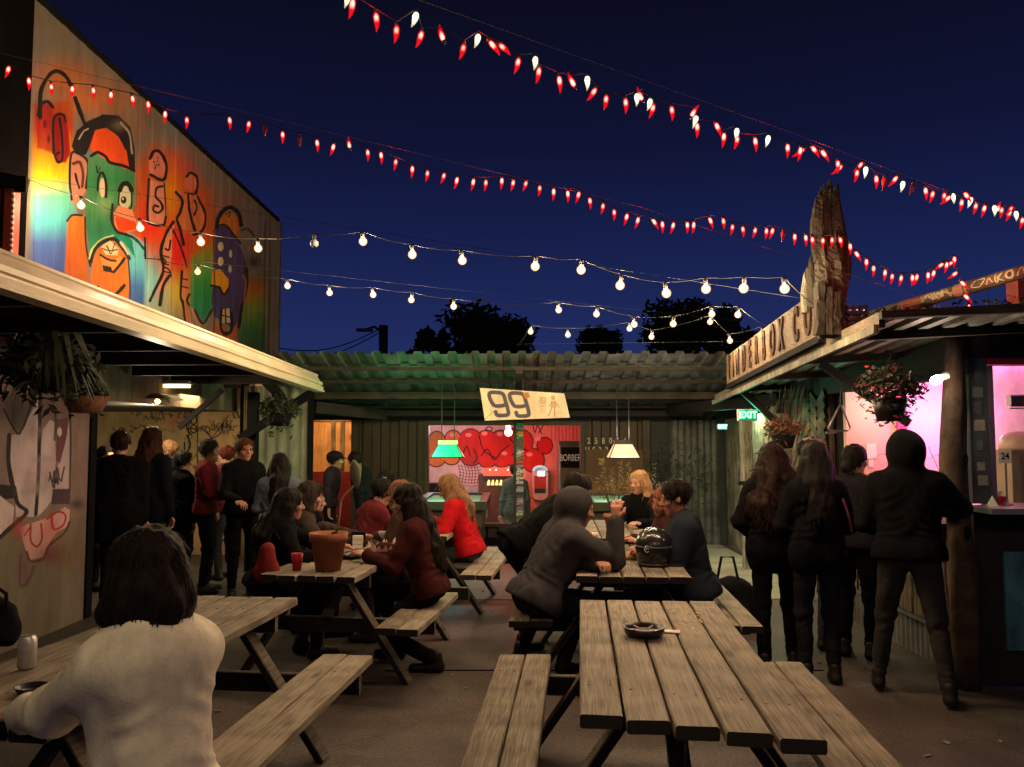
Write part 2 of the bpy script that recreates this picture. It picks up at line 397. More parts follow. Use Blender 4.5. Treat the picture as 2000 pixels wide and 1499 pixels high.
M_beam = wood('beam_timber', (.016, .013, .010), (.045, .037, .027), along='X')
M_dark = mat('dark_paint', (.007, .007, .008), .9, 0, .4, 5, spec=.1)
M_blackmetal = mat('black_metal', (.015, .015, .015), .5, .4, .3, 8)
M_galv = mat('galvanised_steel', (.30, .30, .28), .38, .6, .35, 3.0, .15, 30, col2=(.13, .125, .11), dirt=.5)
M_galvdull = mat('dull_corrugated_steel', (.24, .245, .22), .55, .35, .4, 2.5, .2, 30, col2=(.12, .12, .105), dirt=.6)
M_cream = mat('cream_painted_metal', (.62, .53, .37), .42, .0, .15, 3.0, .1, 25, dirt=.25, spec=.5)
M_brownsteel = mat('container_brown_paint', (.055, .038, .022), .6, .1, .35, 2.0, .2, 22, dirt=.5)
M_wallgrey = mat('grey_board', (.11, .10, .088), .8, 0, .3, 3, .2, 30, dirt=.4)
M_terra = mat('terracotta', (.30, .105, .05), .85, 0, .35, 12, .2, 60)
M_leaf = mat('leaf_green', (.018, .026, .009), .6, 0, .5, 9, spec=.3)
M_leafdark = mat('dark_foliage', (.022, .034, .014), .65, 0, .5, 7, spec=.25)
M_stem = mat('plant_stem', (.07, .065, .03), .8, 0, .3, 20)
M_black_pl = mat('black_plastic', (.012, .012, .013), .35, 0, .2, 20, spec=.5)
M_white = mat('white_paint', (.72, .69, .64), .6, 0, .12, 4, dirt=.12)
M_paper = mat('paper', (.74, .70, .62), .85, 0, .1, 5)
M_wire = mat('wire_black', (.02, .02, .02), .6)
M_copperwire = mat('light_cable', (.16, .13, .10), .5)

# ================================================================== GROUND
g = MB()
for x0, x1, y0, y1 in ((-160, 160, -60, 2), (-160, 160, 2, 12.64), (-160, -2.46, 12.64, 16), (2.1, 160, 12.64, 16), (-160, 160, 16, 300)):
    g.add([(x0, y0, 0), (x1, y0, 0), (x1, y1, 0), (x0, y1, 0)], [(0, 1, 2, 3)])
tag(g.build('ground', M_conc), 'worn brown concrete floor of the beer garden yard', kind='structure')
w_ = MB(); w_.box((2.28, 8.42, -.02), (3.16, 12.55, .012)); tag(w_.build('walkway', mat('lamplit_concrete', (.34, .33, .25), .75, 0, .3, 2.5, .3, 40, dirt=.25)), 'concrete walkway strip beside the plank fence, coloured paler to look lamp lit', kind='structure')  # paler slab, the lamp light on this floor is put into its colour
# control joints cut in the slab on the right hand walkway
j = MB()
for y in (9.3, 10.75, 12.2): j.box((2.3, y - .008, .0125), (3.1, y + .008, .0145))
for y in (3.4, 5.9, 8.4): j.box((-.9, y - .007, .002), (2.2, y + .007, .006))
tag(j.build('slab_joint', M_dark), 'dark joints between the concrete floor slabs', kind='structure')
# ================================================================== LEFT BUILDING WITH THE MURAL
XW = -3.9
bld = thing('mural_building', 'tall grey metal sided building with a rainbow cartoon mural above the awning', 'building', (XW, 10, 0))
def paint_mural():
    y0, y1, z0, z1 = 6.4, 13.40, 2.0, 5.22
    K = sp(28, 20, 16); LW = 1.3; C = Canvas((XW, y0, z0), (0, y1 - y0, 0), (0, 0, z1 - z0), 1320, 600, sp(122, 108, 88))
    for k in range(60):
        C.spray(60 + rng.random() * 480, 100 + rng.random() * 500, 25, 60, sp(*(rng.integers(84, 140) + np.array([4, 0, -8]))), .25)
    C.poly([(66, 205), (142, 195), (150, 590), (58, 560)], None, 1, [(195, sp(150, 60, 48)), (250, sp(190, 70, 45)), (300, sp(225, 150, 50)), (345, sp(215, 190, 80)), (385, sp(120, 190, 150)), (430, sp(95, 165, 160)), (475, sp(75, 95, 140)), (560, sp(66, 75, 125))], soft=6)
    C.spray(120, 150, 60, 34, sp(190, 105, 62), .75); C.spray(180, 195, 70, 34, sp(205, 115, 70), .75); C.spray(262, 250, 40, 40, sp(150, 96, 70), .5); C.spray(420, 410, 60, 50, sp(150, 92, 60), .6); C.spray(495, 470, 22, 50, sp(120, 96, 80), .5)
    C.poly([(262, 330), (300, 285), (345, 300), (410, 380), (415, 520), (330, 560), (262, 470)], sp(195, 85, 50), .9, soft=16)
    C.spray(300, 440, 42, 40, sp(225, 60, 35), .9); C.spray(345, 330, 40, 40, sp(200, 90, 75), .7); C.spray(330, 390, 22, 55, sp(225, 150, 60), .7)
    C.spray(345, 500, 22, 55, sp(220, 45, 30), .95); C.spray(395, 470, 22, 40, sp(215, 95, 40), .8); C.spray(345, 575, 28, 38, sp(225, 175, 50), .9)
    C.spray(290, 560, 35, 55, sp(150, 205, 190), .8); C.spray(305, 610, 40, 40, sp(165, 170, 130), .7)
    C.poly([(250, 455), (286, 478), (284, 510), (282, 620), (246, 600)], None, .95, [(450, sp(140, 205, 190)), (510, sp(120, 190, 185)), (560, sp(70, 105, 150)), (620, sp(60, 80, 120))], soft=4)
    C.poly([(374, 500), (416, 470), (415, 600), (398, 628), (372, 600)], None, .95, [(480, sp(150, 120, 50)), (530, sp(90, 150, 70)), (570, sp(45, 130, 65)), (625, sp(30, 115, 80))], soft=4)
    C.poly([(470, 530), (520, 540), (520, 690), (462, 690)], None, .9, [(535, sp(125, 85, 55)), (570, sp(165, 105, 45)), (605, sp(110, 130, 55)), (645, sp(45, 95, 45)), (690, sp(35, 75, 42))], soft=8)
    # red fingers
    C.poly([(70, 215), (82, 200), (100, 205), (108, 235), (106, 300), (72, 290)], sp(150, 48, 45), .85, soft=3); C.line([(74, 225), (80, 204), (93, 199), (103, 210)], 5 * LW, K)
    C.poly([(104, 240), (113, 222), (126, 226), (132, 250), (138, 300), (128, 318), (110, 318), (104, 300)], sp(150, 25, 40), 1, soft=2)
    C.line([(105, 300), (104, 240), (112, 224), (124, 226), (128, 238)], 4 * LW, K); C.line([(116, 232), (120, 270), (121, 306), (114, 318), (108, 305), (115, 298)], 3.5 * LW, K)
    C.ell(87, 243, 4, 9, sp(90, 15, 20)); C.ell(95, 272, 2.5, 8, sp(90, 15, 20))
    C.line([(78, 230), (79, 180), (92, 152), (110, 139), (128, 150), (139, 168)], 6 * LW, K); C.line([(147, 192), (156, 220), (166, 245)], 6 * LW, K)
    # big green head
    C.poly([(138, 300), (150, 296), (172, 316), (170, 365), (158, 395), (150, 402), (137, 392)], sp(200, 135, 110)); C.line([(140, 390), (136, 350), (140, 300), (158, 304), (172, 320), (168, 368)], 3.5 * LW, K)
    C.line([(143, 320), (155, 318), (162, 340), (160, 365)], 6, sp(90, 50, 40)); C.line([(147, 340), (150, 355), (154, 368)], 3 * LW, K)
    C.poly([(175, 290), (182, 258), (203, 248), (228, 262), (246, 292), (258, 338), (215, 320), (190, 302)], sp(225, 95, 45))
    C.poly([(146, 300), (140, 285), (150, 255), (170, 238), (200, 224), (232, 226), (255, 250), (263, 290), (264, 335), (252, 330), (246, 295), (232, 268), (208, 250), (186, 254), (176, 284), (168, 302), (158, 305)], sp(34, 24, 24))
    C.spray(232, 245, 14, 10, sp(120, 100, 80), .7); C.line([(236, 240), (252, 262), (258, 300)], 4, sp(190, 170, 130), .7); C.line([(153, 272), (162, 258), (172, 252)], 3, sp(200, 170, 150))
    C.poly([(172, 306), (184, 298), (215, 318), (263, 338), (263, 400), (258, 412), (240, 402), (224, 412), (222, 436), (245, 456), (258, 470), (264, 505), (244, 474), (212, 464), (190, 478), (177, 505), (168, 430)], None, 1, [(300, sp(95, 140, 95)), (350, sp(62, 125, 72)), (400, sp(85, 140, 85)), (450, sp(50, 110, 72)), (500, sp(48, 130, 90))])
    C.spray(205, 400, 14, 18, sp(150, 165, 110), .6); C.spray(222, 420, 10, 20, sp(25, 45, 30), .8); C.spray(240, 470, 20, 14, sp(40, 140, 105), .7)
    C.line([(178, 305), (190, 298), (206, 306), (215, 318), (240, 324), (262, 334)], 4.5 * LW, K); C.line([(187, 325), (190, 338), (195, 328)], 2 * LW, K)
    C.ell(200, 367, 6, 19, sp(215, 190, 150)); C.line([(190, 372), (192, 348), (200, 338), (207, 358), (207, 385)], 4 * LW, K)
    C.ell(244, 386, 13, 22, sp(200, 190, 150)); C.line([(234, 372), (240, 360), (250, 360), (257, 372)], 7 * LW, K); C.line([(233, 375), (232, 400), (242, 408), (256, 405), (257, 375)], 2.5 * LW, K); C.ell(241, 391, 5, 7, K); C.ell(240, 389, 1.8, 2.5, sp(200, 190, 150))
    C.poly([(222, 416), (232, 402), (258, 410), (272, 446), (260, 452), (232, 456), (224, 440)], sp(230, 140, 105)); C.line([(222, 420), (248, 430), (262, 434)], 2, sp(150, 60, 40)); C.poly([(224, 424), (264, 434), (270, 447), (232, 456)], sp(215, 85, 60)); C.line([(219, 400), (217, 430), (228, 452), (244, 458), (262, 466), (280, 485)], 4 * LW, K)
    C.poly([(132, 428), (140, 420), (164, 421), (168, 470), (176, 600), (124, 580)], None, .95, [(420, sp(205, 120, 65)), (500, sp(195, 98, 45)), (600, sp(130, 85, 45))], soft=2); C.line([(131, 432), (141, 421), (160, 421)], 3 * LW, K); C.line([(166, 425), (168, 480), (176, 520)], 2.5 * LW, K)
    # lower face
    C.ell(214, 552, 38, 78, sp(190, 110, 66)); C.poly([(180, 505), (195, 480), (222, 472), (250, 495), (252, 600), (226, 640), (190, 610)], sp(196, 112, 64), .8, soft=4)
    C.line([(176, 512), (183, 490), (200, 474), (222, 467), (236, 480), (252, 505)], 5.5 * LW, K); C.line([(174, 506), (181, 484), (200, 467), (222, 460)], 3, sp(180, 190, 120)); C.line([(236, 474), (250, 496)], 5, sp(200, 190, 150))
    C.poly([(197, 482), (214, 470), (232, 486), (230, 500), (206, 498)], sp(215, 185, 140)); C.line([(200, 486), (214, 490), (230, 488)], 1.6 * LW, K); C.line([(208, 480), (216, 496), (224, 476)], 1.4 * LW, K)
    C.poly([(196, 500), (200, 525), (218, 532), (240, 506), (236, 500), (216, 512)], sp(225, 140, 90)); C.poly([(200, 518), (216, 522), (222, 534), (202, 530)], K); C.line([(222, 532), (234, 518), (242, 505)], 4 * LW, K); C.line([(196, 498), (212, 508), (226, 510)], 3 * LW, K)
    C.poly([(199, 570), (214, 568), (218, 580), (202, 581)], K); C.line([(218, 580), (230, 572), (242, 558)], 5 * LW, K); C.line([(196, 572), (192, 560)], 3 * LW, K); C.spray(200, 600, 14, 14, sp(70, 50, 35), .5); C.line([(250, 500), (254, 560), (252, 610)], 3, sp(60, 40, 30))
    C.line([(262, 466), (282, 488), (283, 500)], 4, sp(30, 70, 60)); C.line([(283, 465), (284, 505)], 3 * LW, K); C.line([(284, 505), (312, 507)], 1.5 * LW, K)
    # shakers
    C.poly([(290, 350), (320, 360), (324, 424), (318, 438), (292, 436), (287, 420)], sp(205, 130, 105)); C.ell(307, 322, 17, 26, sp(205, 120, 100)); C.line([(293, 310), (300, 296), (312, 297), (321, 312), (325, 330), (318, 352), (294, 342)], 4.5 * LW, K)
    for k in range(12): C.ell(298 + rng.random() * 18, 308 + rng.random() * 26, 1.2, 1.6, K)
    C.line([(291, 350), (288, 424), (296, 438), (318, 440), (324, 424)], 4 * LW, K); C.line([(320, 358), (324, 424)], 2 * LW, K); C.line([(317, 364), (306, 368), (304, 384), (314, 396), (317, 408), (309, 416), (299, 411), (301, 402), (309, 404)], 3.5 * LW, K)
    C.ell(373, 355, 12, 20, sp(205, 115, 90)); C.line([(364, 345), (372, 338), (383, 345), (386, 362), (382, 378)], 4 * LW, K); C.line([(361, 378), (378, 380)], 3 * LW, K)
    C.poly([(343, 378), (356, 400), (345, 430), (356, 452), (380, 458), (398, 446), (401, 420), (385, 384), (362, 378)], sp(196, 112, 78), .9); C.line([(343, 376), (356, 392), (352, 415), (345, 428), (352, 448), (358, 478)], 4.5 * LW, K)
    C.line([(367, 382), (370, 410), (376, 436), (381, 452)], 4 * LW, K); C.line([(385, 384), (398, 410), (401, 430), (394, 452), (378, 459)], 3.5 * LW, K); C.line([(380, 392), (384, 405), (379, 420)], 3 * LW, K)
    # bones and legs
    C.poly([(318, 482), (326, 452), (340, 440), (336, 500), (330, 540), (312, 590), (308, 580)], sp(215, 135, 105)); C.line([(338, 434), (322, 462), (314, 492), (318, 530), (300, 572), (292, 588)], 4.5 * LW, K); C.line([(330, 540), (318, 560), (312, 596)], 5 * LW, K); C.line([(333, 470), (330, 488), (322, 486)], 3 * LW, K)
    for y in (500, 515, 530): C.line([(318, y), (330, y + 3)], 2 * LW, K)
    C.line([(318, 505), (324, 512), (318, 520), (330, 527), (334, 540)], 2.5 * LW, K); C.poly([(336, 445), (350, 460), (352, 490), (345, 520), (336, 500)], sp(225, 70, 45)); C.line([(338, 452), (352, 480), (364, 520)], 3 * LW, K)
    C.poly([(354, 530), (368, 528), (370, 580), (356, 585)], sp(205, 120, 85)); C.line([(355, 530), (353, 582), (362, 590), (370, 575)], 3.5 * LW, K); C.line([(356, 560), (368, 563)], 2 * LW, K); C.line([(357, 545), (367, 547)], 2 * LW, K)
    C.poly([(356, 588), (366, 588), (376, 640), (368, 646), (360, 620)], sp(190, 120, 85)); C.line([(356, 588), (362, 630), (370, 646), (374, 640)], 3.5 * LW, K); C.line([(366, 590), (380, 620), (390, 648)], 3.5 * LW, K); C.poly([(368, 595), (384, 610), (394, 634), (386, 644)], sp(185, 130, 100)); C.line([(380, 606), (396, 632), (414, 605)], 5, sp(25, 45, 30))
    # tall violet bird figure
    C.poly([(420, 446), (440, 440), (458, 462), (472, 490), (482, 520), (478, 560), (470, 640), (452, 640), (418, 618), (412, 585), (420, 520)], sp(72, 60, 84)); C.spray(460, 540, 12, 40, sp(95, 80, 105), .5)
    C.poly([(424, 442), (434, 420), (450, 412), (466, 428), (470, 470), (456, 462), (442, 442)], sp(180, 110, 60)); C.line([(423, 444), (427, 425), (438, 410), (452, 406), (466, 418), (471, 440)], 6 * LW, K); C.line([(424, 442), (440, 440), (454, 456), (470, 476)], 3 * LW, K); C.line([(440, 420), (450, 414), (446, 424)], 1.6 * LW, K)
    for x, y in ((431, 482), (431, 511)): C.ell(x, y, 5.5, 9, sp(215, 195, 145))
    for x, y in ((450, 496), (449, 526)): C.ell(x, y, 3.5, 8, sp(205, 190, 150))
    C.poly([(414, 530), (430, 526), (446, 545), (446, 560), (438, 575), (430, 560), (412, 558)], sp(215, 150, 50)); C.line([(412, 558), (428, 562), (437, 576), (447, 562)], 3 * LW, K)
    C.poly([(432, 605), (448, 602), (450, 630), (434, 632)], sp(205, 180, 130)); C.line([(432, 616), (450, 620)], 2 * LW, K); C.line([(440, 604), (441, 632)], 2 * LW, K); C.poly([(416, 626), (432, 634), (448, 650), (464, 630), (464, 690), (414, 690)], sp(165, 95, 60)); C.line([(432, 605), (431, 640), (440, 652), (452, 645), (452, 612)], 4.5 * LW, K); C.poly([(432, 648), (450, 648), (446, 656), (436, 656)], K)
    C.line([(471, 450), (484, 448), (497, 462)], 4, K, .8); C.line([(482, 525), (482, 560), (472, 600), (466, 640)], 4 * LW, K); C.line([(474, 540), (480, 550), (476, 590)], 4, sp(150, 90, 70)); C.spray(496, 512, 14, 14, sp(40, 34, 30), .85); C.line([(416, 450), (420, 600), (414, 680)], 2.5, K, .8)
    # drips, joints between sheets
    for x in (62, 133, 262, 285, 333, 372, 416, 462, 480, 505): C.line([(x + 8, 180), (x, 690)], 1.2, sp(70, 58, 46), .45, False)
    for x in (518, 527): C.line([(x, 430), (x - 2, 690)], 3, sp(60, 52, 42), .7, False)
    lum = C.a.mean(-1, keepdims=True); return np.clip(lum + (C.a - lum) * 1.22, .004, .9) * np.array([.95, 1.0, 1.22])
mural_m = imgmat('mural_paint', paint_mural(), .8, 0, .25)
vs, fs, uv = corr((XW, 6.4, 2.0), (0, 1, 0), (0, 0, 1), 7.0, 3.22, .30, .005, 'rib', 1)
uv_mesh('painted_wall', vs, fs, uv, mural_m, bld)
m = MB(); m.box((XW - 6, 6.4, 2.0), (XW - .05, 13.40, 5.22)); m.build('core_wall', M_wallgrey, bld)
m = MB(); m.box((XW - 6, 6.38, 5.225), (XW + .03, 13.45, 5.27)); m.build('roof_edge', M_dark, bld)
m = MB(); m.box((XW - .02, 13.41, 2.0), (XW + .05, 13.52, 5.22)); m.build('corner_post', M_wallgrey, bld)
# dark neighbour on the near side
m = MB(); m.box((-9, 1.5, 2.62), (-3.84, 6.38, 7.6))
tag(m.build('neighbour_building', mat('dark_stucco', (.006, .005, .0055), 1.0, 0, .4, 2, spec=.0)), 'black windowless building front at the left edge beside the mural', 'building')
# lower painted panel
def paint_low():
    y0, y1, z0, z1 = 3.0, 7.55, 0.0, 2.42
    C = Canvas((XW + .01, y0, z0), (0, y1 - y0, 0), (0, 0, z1 - z0), 900, 480, sp(150, 125, 122)); K = sp(48, 30, 36); W = sp(226, 200, 208); P = sp(120, 62, 82)
    C.poly([(-400, 1010), (170, 1010), (170, 1300), (-400, 1300)], sp(135, 125, 105), .85, soft=40)
    C.poly([(140, 800), (172, 800), (166, 1010), (136, 1010)], sp(160, 132, 122), .8, soft=4)
    C.poly([(-20, 770), (180, 770), (180, 815), (-20, 815)], P, .5, soft=10)
    C.poly([(5, 770), (64, 770), (60, 810), (36, 845), (14, 815)], sp(108, 92, 90)); C.line([(66, 778), (52, 815), (36, 848), (20, 825), (8, 800)], 4, K)
    C.poly([(74, 780), (72, 990), (66, 1010), (30, 1010), (28, 965), (20, 900), (22, 850), (38, 850), (56, 815)], W); C.poly([(98, 820), (106, 825), (108, 900), (100, 980), (84, 1000), (72, 1010), (76, 900), (84, 840)], W)
    C.poly([(136, 820), (137, 955), (104, 955), (110, 915), (122, 880)], W, .9); C.poly([(110, 820), (134, 815), (130, 850), (116, 905), (108, 900)], P, .9)
    C.ell(115, 844, 4.5, 9, sp(225, 215, 200)); C.poly([(72, 822), (81, 822), (80, 842), (72, 842)], sp(230, 215, 215))
    C.line([(79, 760), (77, 850), (75, 930), (70, 1005)], 7, K); C.line([(18, 850), (16, 900), (24, 950), (34, 985), (52, 1000), (30, 1022), (0, 1050)], 8, K); C.poly([(-10, 945), (30, 950), (34, 972), (10, 975), (-10, 968)], K)
    C.poly([(-60, 970), (0, 968), (26, 990), (24, 1020), (0, 1045), (-60, 1060)], W); C.line([(136, 805), (138, 860), (136, 960)], 4, K, .8); C.line([(100, 780), (108, 815), (106, 860)], 4, K, .7)
    for k in range(16): C.spray(40 + 60 * rng.random(), 830 + 150 * rng.random(), 16, 8, sp(176, 156, 150), .35)
    C.tagline(98, 925, 24, 34, K, 3.2, 6, .9, 4); C.tagline(96, 940, 18, 26, K, 2.6, 5, .9, 9)
    C.poly([(104, 956), (138, 956), (136, 985), (100, 985)], sp(92, 66, 80)); C.spray(150, 985, 14, 10, K, .8)
    C.poly([(36, 1030), (100, 1010), (125, 990), (137, 996), (134, 1028), (108, 1040), (94, 1066), (84, 1088), (58, 1094), (50, 1075)], sp(234, 180, 178)); C.spray(38, 1036, 14, 20, sp(205, 60, 70), .7); C.spray(95, 1035, 18, 24, sp(215, 90, 90), .5)
    R = sp(196, 48, 52); C.line([(48, 1046), (56, 1034), (60, 1028)], 3, R); C.line([(60, 1025), (60, 1056), (72, 1068), (82, 1052), (80, 1024)], 4, R); C.line([(100, 1006), (104, 1034), (122, 1026), (128, 1008), (112, 1000), (92, 1014)], 4, R)
    C.line([(52, 1078), (60, 1096), (84, 1092), (96, 1066), (126, 1040), (136, 1020)], 4, sp(110, 34, 52)); C.spray(100, 1085, 30, 22, sp(120, 40, 58), .75); C.spray(45, 1110, 14, 40, sp(110, 44, 74), .6); C.line([(40, 1085), (38, 1140), (52, 1140), (66, 1108)], 7, sp(104, 44, 70), .6); C.spray(125, 1095, 14, 12, sp(150, 110, 60), .5)
    for k in range(40): C.line([(rng.random() * 170, 1100 + 60 * rng.random()), (rng.random() * 4 + 20 + 140 * rng.random(), 1230)], 1, sp(110, 100, 84), .15, False)
    return C.a
low = thing('painted_panel_wall', 'low wall left of the doorway spray painted with white and pink shapes', 'wall', (XW, 5.3, 0))
uv_mesh('painted_panel', *(lambda a: (a[0], a[1], a[2]))(corr((XW + .01, 3.0, 0), (0, 1, 0), (0, 0, 1), 4.55, 2.42, .6, .006, 'rib', 1)), imgmat('panel_paint', paint_low() * .72, .7, 0, .15), low)
m = MB(); m.box((XW - .12, 1.0, 0), (XW - .004, 7.55, 2.42)); m.build('backing_wall', M_wallgrey, low)
m = MB(); m.box((XW - .14, 7.552, 0), (XW + .03, 7.66, 2.42)); m.build('end_post', M_dark, low)

# recessed room behind the doorway: back wall, side wall, ceiling
def paint_back():
    C = Canvas((-6.4, 11.6, 0), (2.75, 0, 0), (0, 0, 2.45), 700, 560, sp(205, 176, 126)); K = sp(40, 32, 24)
    for k in range(50): C.spray(190 + 290 * rng.random(), 770 + 260 * rng.random(), 26, 22, sp(*(rng.integers(130, 190) * np.array([1.1, .93, .64]))), .3)
    C.spray(340, 825, 30, 16, sp(190, 95, 60), .5); C.poly([(369, 785), (386, 785), (385, 1010), (368, 1010)], sp(196, 165, 112))
    for x in (369, 386): C.line([(x, 780), (x - 1, 1015)], 2.2, K, .9, False)
    for k in range(46):
        x = 215 + 245 * rng.random(); y = 800 + 170 * rng.random() ** 1.2; C.tagline(x, y, 14 + 34 * rng.random(), 8 + 18 * rng.random(), K, 1 + 1.3 * rng.random(), 4 + int(4 * rng.random()), .85, 100 + k)
    for y, r in ((800, 9), (820, 9), (838, 8)): C.line([(378 + 6 * math.cos(a), y + r * math.sin(a)) for a in np.linspace(0, 6.3, 9)], 2.6, K)
    C.line([(362, 815), (366, 840), (374, 850)], 3, K); C.line([(365, 850), (372, 870), (362, 885), (360, 865)], 3, K)
    C.line([(395, 838), (412, 855), (402, 862), (430, 848), (436, 830)], 2.2, K); C.ell(422, 836, 12, 7, sp(120, 95, 60), .5); C.line([(405, 862), (425, 842), (446, 812)], 1.6, K)
    return C.a
rec = thing('recess_room', 'tan graffiti covered back room seen through the left doorway', 'room', (-5, 10, 0))
v_, f_, u_ = [(-6.4, 11.6, 0), (-3.65, 11.6, 0), (-3.65, 11.6, 2.45), (-6.4, 11.6, 2.45)], [(0, 1, 2, 3)], [(0, 0), (1, 0), (1, 1), (0, 1)]
uv_mesh('graffiti_wall', v_, f_, u_, imgmat('tan_graffiti', paint_back(), .75, 0, .1), rec)
m = MB(); m.box((-6.5, 7.7, 0), (-6.4, 11.6, 2.45)); m.build('side_wall', M_wallgrey, rec)
m = MB(); m.box((-6.5, 7.66, 2.452), (-3.6, 11.7, 2.5)); m.build('ceiling', mat('ceiling_board', (.33, .27, .17), .8, 0, .2, 2), rec)
m = MB()
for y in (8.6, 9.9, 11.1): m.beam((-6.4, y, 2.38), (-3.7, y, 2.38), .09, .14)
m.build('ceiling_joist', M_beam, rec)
m = MB(); m.box((-3.80, 11.45, 0), (-3.72, 11.58, 2.45)); m.build('door_post', M_dark, rec)
fl = thing('ceiling_strip_light', 'lit strip light on the ceiling of the back room on the left', 'lamp', (-4.0, 9.2, 2.2))
m = MB(); m.box((-4.32, 9.13, 2.235), (-3.62, 9.27, 2.275)); m.build('housing', M_white, fl)
m = MB(); m.box((-4.30, 9.14, 2.20), (-3.64, 9.26, 2.232)); m.build('tube', emat('strip_glow', (1, .66, .30), 5.0), fl)
pl = thing('pendant_lamp', 'wide dish pendant lamp hanging in the back room on the left', 'lamp', (-3.95, 9.0, 2.0))
m = MB(); m.lathe([(.33, 2.055), (.22, 2.10), (.06, 2.13), (.03, 2.15), (.0, 2.152)], 24, (-3.95, 9.0, 0), close=False); m.build('lamp_shade', mat('dark_enamel', (.05, .04, .03), .4), pl)
m = MB(); m.tube([(-3.95, 9, 2.15), (-3.95, 9, 2.44)], .008, 6); m.build('cord', M_wire, pl)
m = MB(); m.lathe([(.0, 2.0), (.06, 2.01), (.085, 2.035), (.06, 2.06), (0, 2.065)], 14, (-3.95, 9.0, 0), close=False); m.build('bulb', emat('pendant_glow', (1, .62, .28), 9.0), pl, True)
lamp_light('pendant_light', 'POINT', (-3.95, 9.0, 1.9), (1, .76, .46), 55.0, pl, .08)
lamp_light('strip_light', 'AREA', (-4.0, 9.9, 2.15), (1, .68, .36), 40.0, fl, .6)
# corrugated partition right of it (lit green) and the opening beside the container
par = thing('green_partition', 'green lit corrugated metal partition between the two left doorways', 'wall', (-3.3, 11.4, 0))
vs, fs, uv = corr((-3.70, 11.42, 0), (1, 0, 0), (0, 0, 1), .87, 2.35, .16, .02, 'sine'); uv_mesh('corrugated_sheet', vs, fs, uv, mat('green_grey_steel', (.24, .27, .19), .5, .3, .35, 3, dirt=.4), par)
m = MB(); m.box((-2.83, 11.36, 0), (-2.77, 11.46, 2.35)); m.build('edge_post', M_dark, par)
m = MB(); m.box((-3.70, 11.3, 0), (-3.60, 11.4, 2.35)); m.build('edge_post', M_woodrough, par)
orr = thing('orange_room', 'orange lit panelled room behind the narrow opening left of the container', 'room', (-2.6, 14, 0))
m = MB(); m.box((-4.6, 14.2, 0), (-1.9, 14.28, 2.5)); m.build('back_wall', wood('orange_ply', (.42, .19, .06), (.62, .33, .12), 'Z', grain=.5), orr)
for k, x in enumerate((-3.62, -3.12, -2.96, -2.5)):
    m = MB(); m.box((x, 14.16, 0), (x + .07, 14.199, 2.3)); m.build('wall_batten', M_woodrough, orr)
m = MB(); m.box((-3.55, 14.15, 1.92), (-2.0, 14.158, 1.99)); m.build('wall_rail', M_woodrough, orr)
m = MB(); m.box((-3.6, 14.05, 0), (-2.5, 14.14, 1.05)); m.build('bench_back', mat('dark_red_vinyl', (.16, .012, .012), .6), orr)
m = MB(); m.box((-4.6, 12.7, 2.5), (-1.9, 14.3, 2.55)); m.build('ceiling', M_white, orr)
lamp_light('room_light', 'POINT', (-2.9, 13.2, 2.35), (1, .62, .30), 80.0, orr, .12)
lt = MB(); lt.lathe([(0, 2.42), (.1, 2.43), (.12, 2.48), (.1, 2.495)], 14, (-2.9, 13.2, 0)); lt.build('ceiling_lamp', emat('room_glow', (1, .6, .3), 4), orr)
m = MB(); m.beam((-2.78, 11.5, 2.06), (-1.95, 12.5, 1.98), .12, .16); m.build('header', M_beam, orr)

# ================================================================== AWNING ON THE LEFT
aw = thing('metal_awning', 'long left awning with a cream painted metal fascia under the mural', 'awning', (-2.5, 7, 2.2))
A0 = Vector((-2.52, 2.0, 2.415)); A1 = Vector((-2.36, 10.2, 2.20)); dA = (A1 - A0)
prof = [(0, 0), (.022, .0), (.026, .020), (.002, .030), (.010, .062), (-.020, .070), (-.020, .084), (.000, .092), (-.004, .124), (-.028, .132), (-.07, .198), (-.06, .206), (-.066, .224), (-.09, .226), (-.09, .0)]
vs = []; n = len(prof); seg = 12
for i in range(seg + 1):
    c = A0.lerp(A1, i / seg)
    for a, b in prof: vs.append(c + Vector((a, 0, b)))
fs = [(i * n + k, i * n + (k + 1) % n, (i + 1) * n + (k + 1) % n, (i + 1) * n + k) for i in range(seg) for k in range(n)] + [tuple(range(n)), tuple(seg * n + k for k in range(n))[::-1]]
m = MB(); m.add(vs, fs); m.build('fascia', M_cream, aw)
for i in range(26):
    c = A0.lerp(A1, (i + .5) / 26) + Vector((.019, 0, .012)); s = MB(); s.lathe([(.006, 0), (.006, .004), (0, .006)], 6, c, M=Matrix.Rotation(math.pi / 2, 4, 'Y')); s.build('rivet', M_blackmetal, aw)
m = MB(); m.add([A0 + Vector((-.08, 0, .21)), A1 + Vector((-.08, 0, .21)), Vector((XW + .02, 10.2, 2.50)), Vector((XW + .02, 2.0, 2.70)),
                 A0 + Vector((-.08, 0, .16)), A1 + Vector((-.08, 0, .16)), Vector((XW + .02, 10.2, 2.45)), Vector((XW + .02, 2.0, 2.65))],
                [(0, 1, 2, 3), (7, 6, 5, 4), (0, 4, 5, 1), (2, 6, 7, 3), (0, 3, 7, 4), (1, 5, 6, 2)]); m.build('roof_deck', M_dark, aw)
for y in np.arange(2.6, 10.2, .95):
    t = (y - 2) / 8.2; c = A0.lerp(A1, t); m = MB(); m.beam((XW + .05, y, 2.60 - .2 * t - .12), (c.x - .1, y, c.z + .08), .05, .12); m.build('rafter', M_beam, aw)
for y, x0 in ((10.1, -3.35),):
    m = MB(); m.beam((x0, y, 1.62), (-2.50, y, 2.17), .07, .10); m.build('brace', M_dark, aw)
m = MB(); m.beam((-3.9, 9.6, 1.75), (-3.4, 9.6, 2.2), .04, .06); m.build('brace', M_dark, aw)
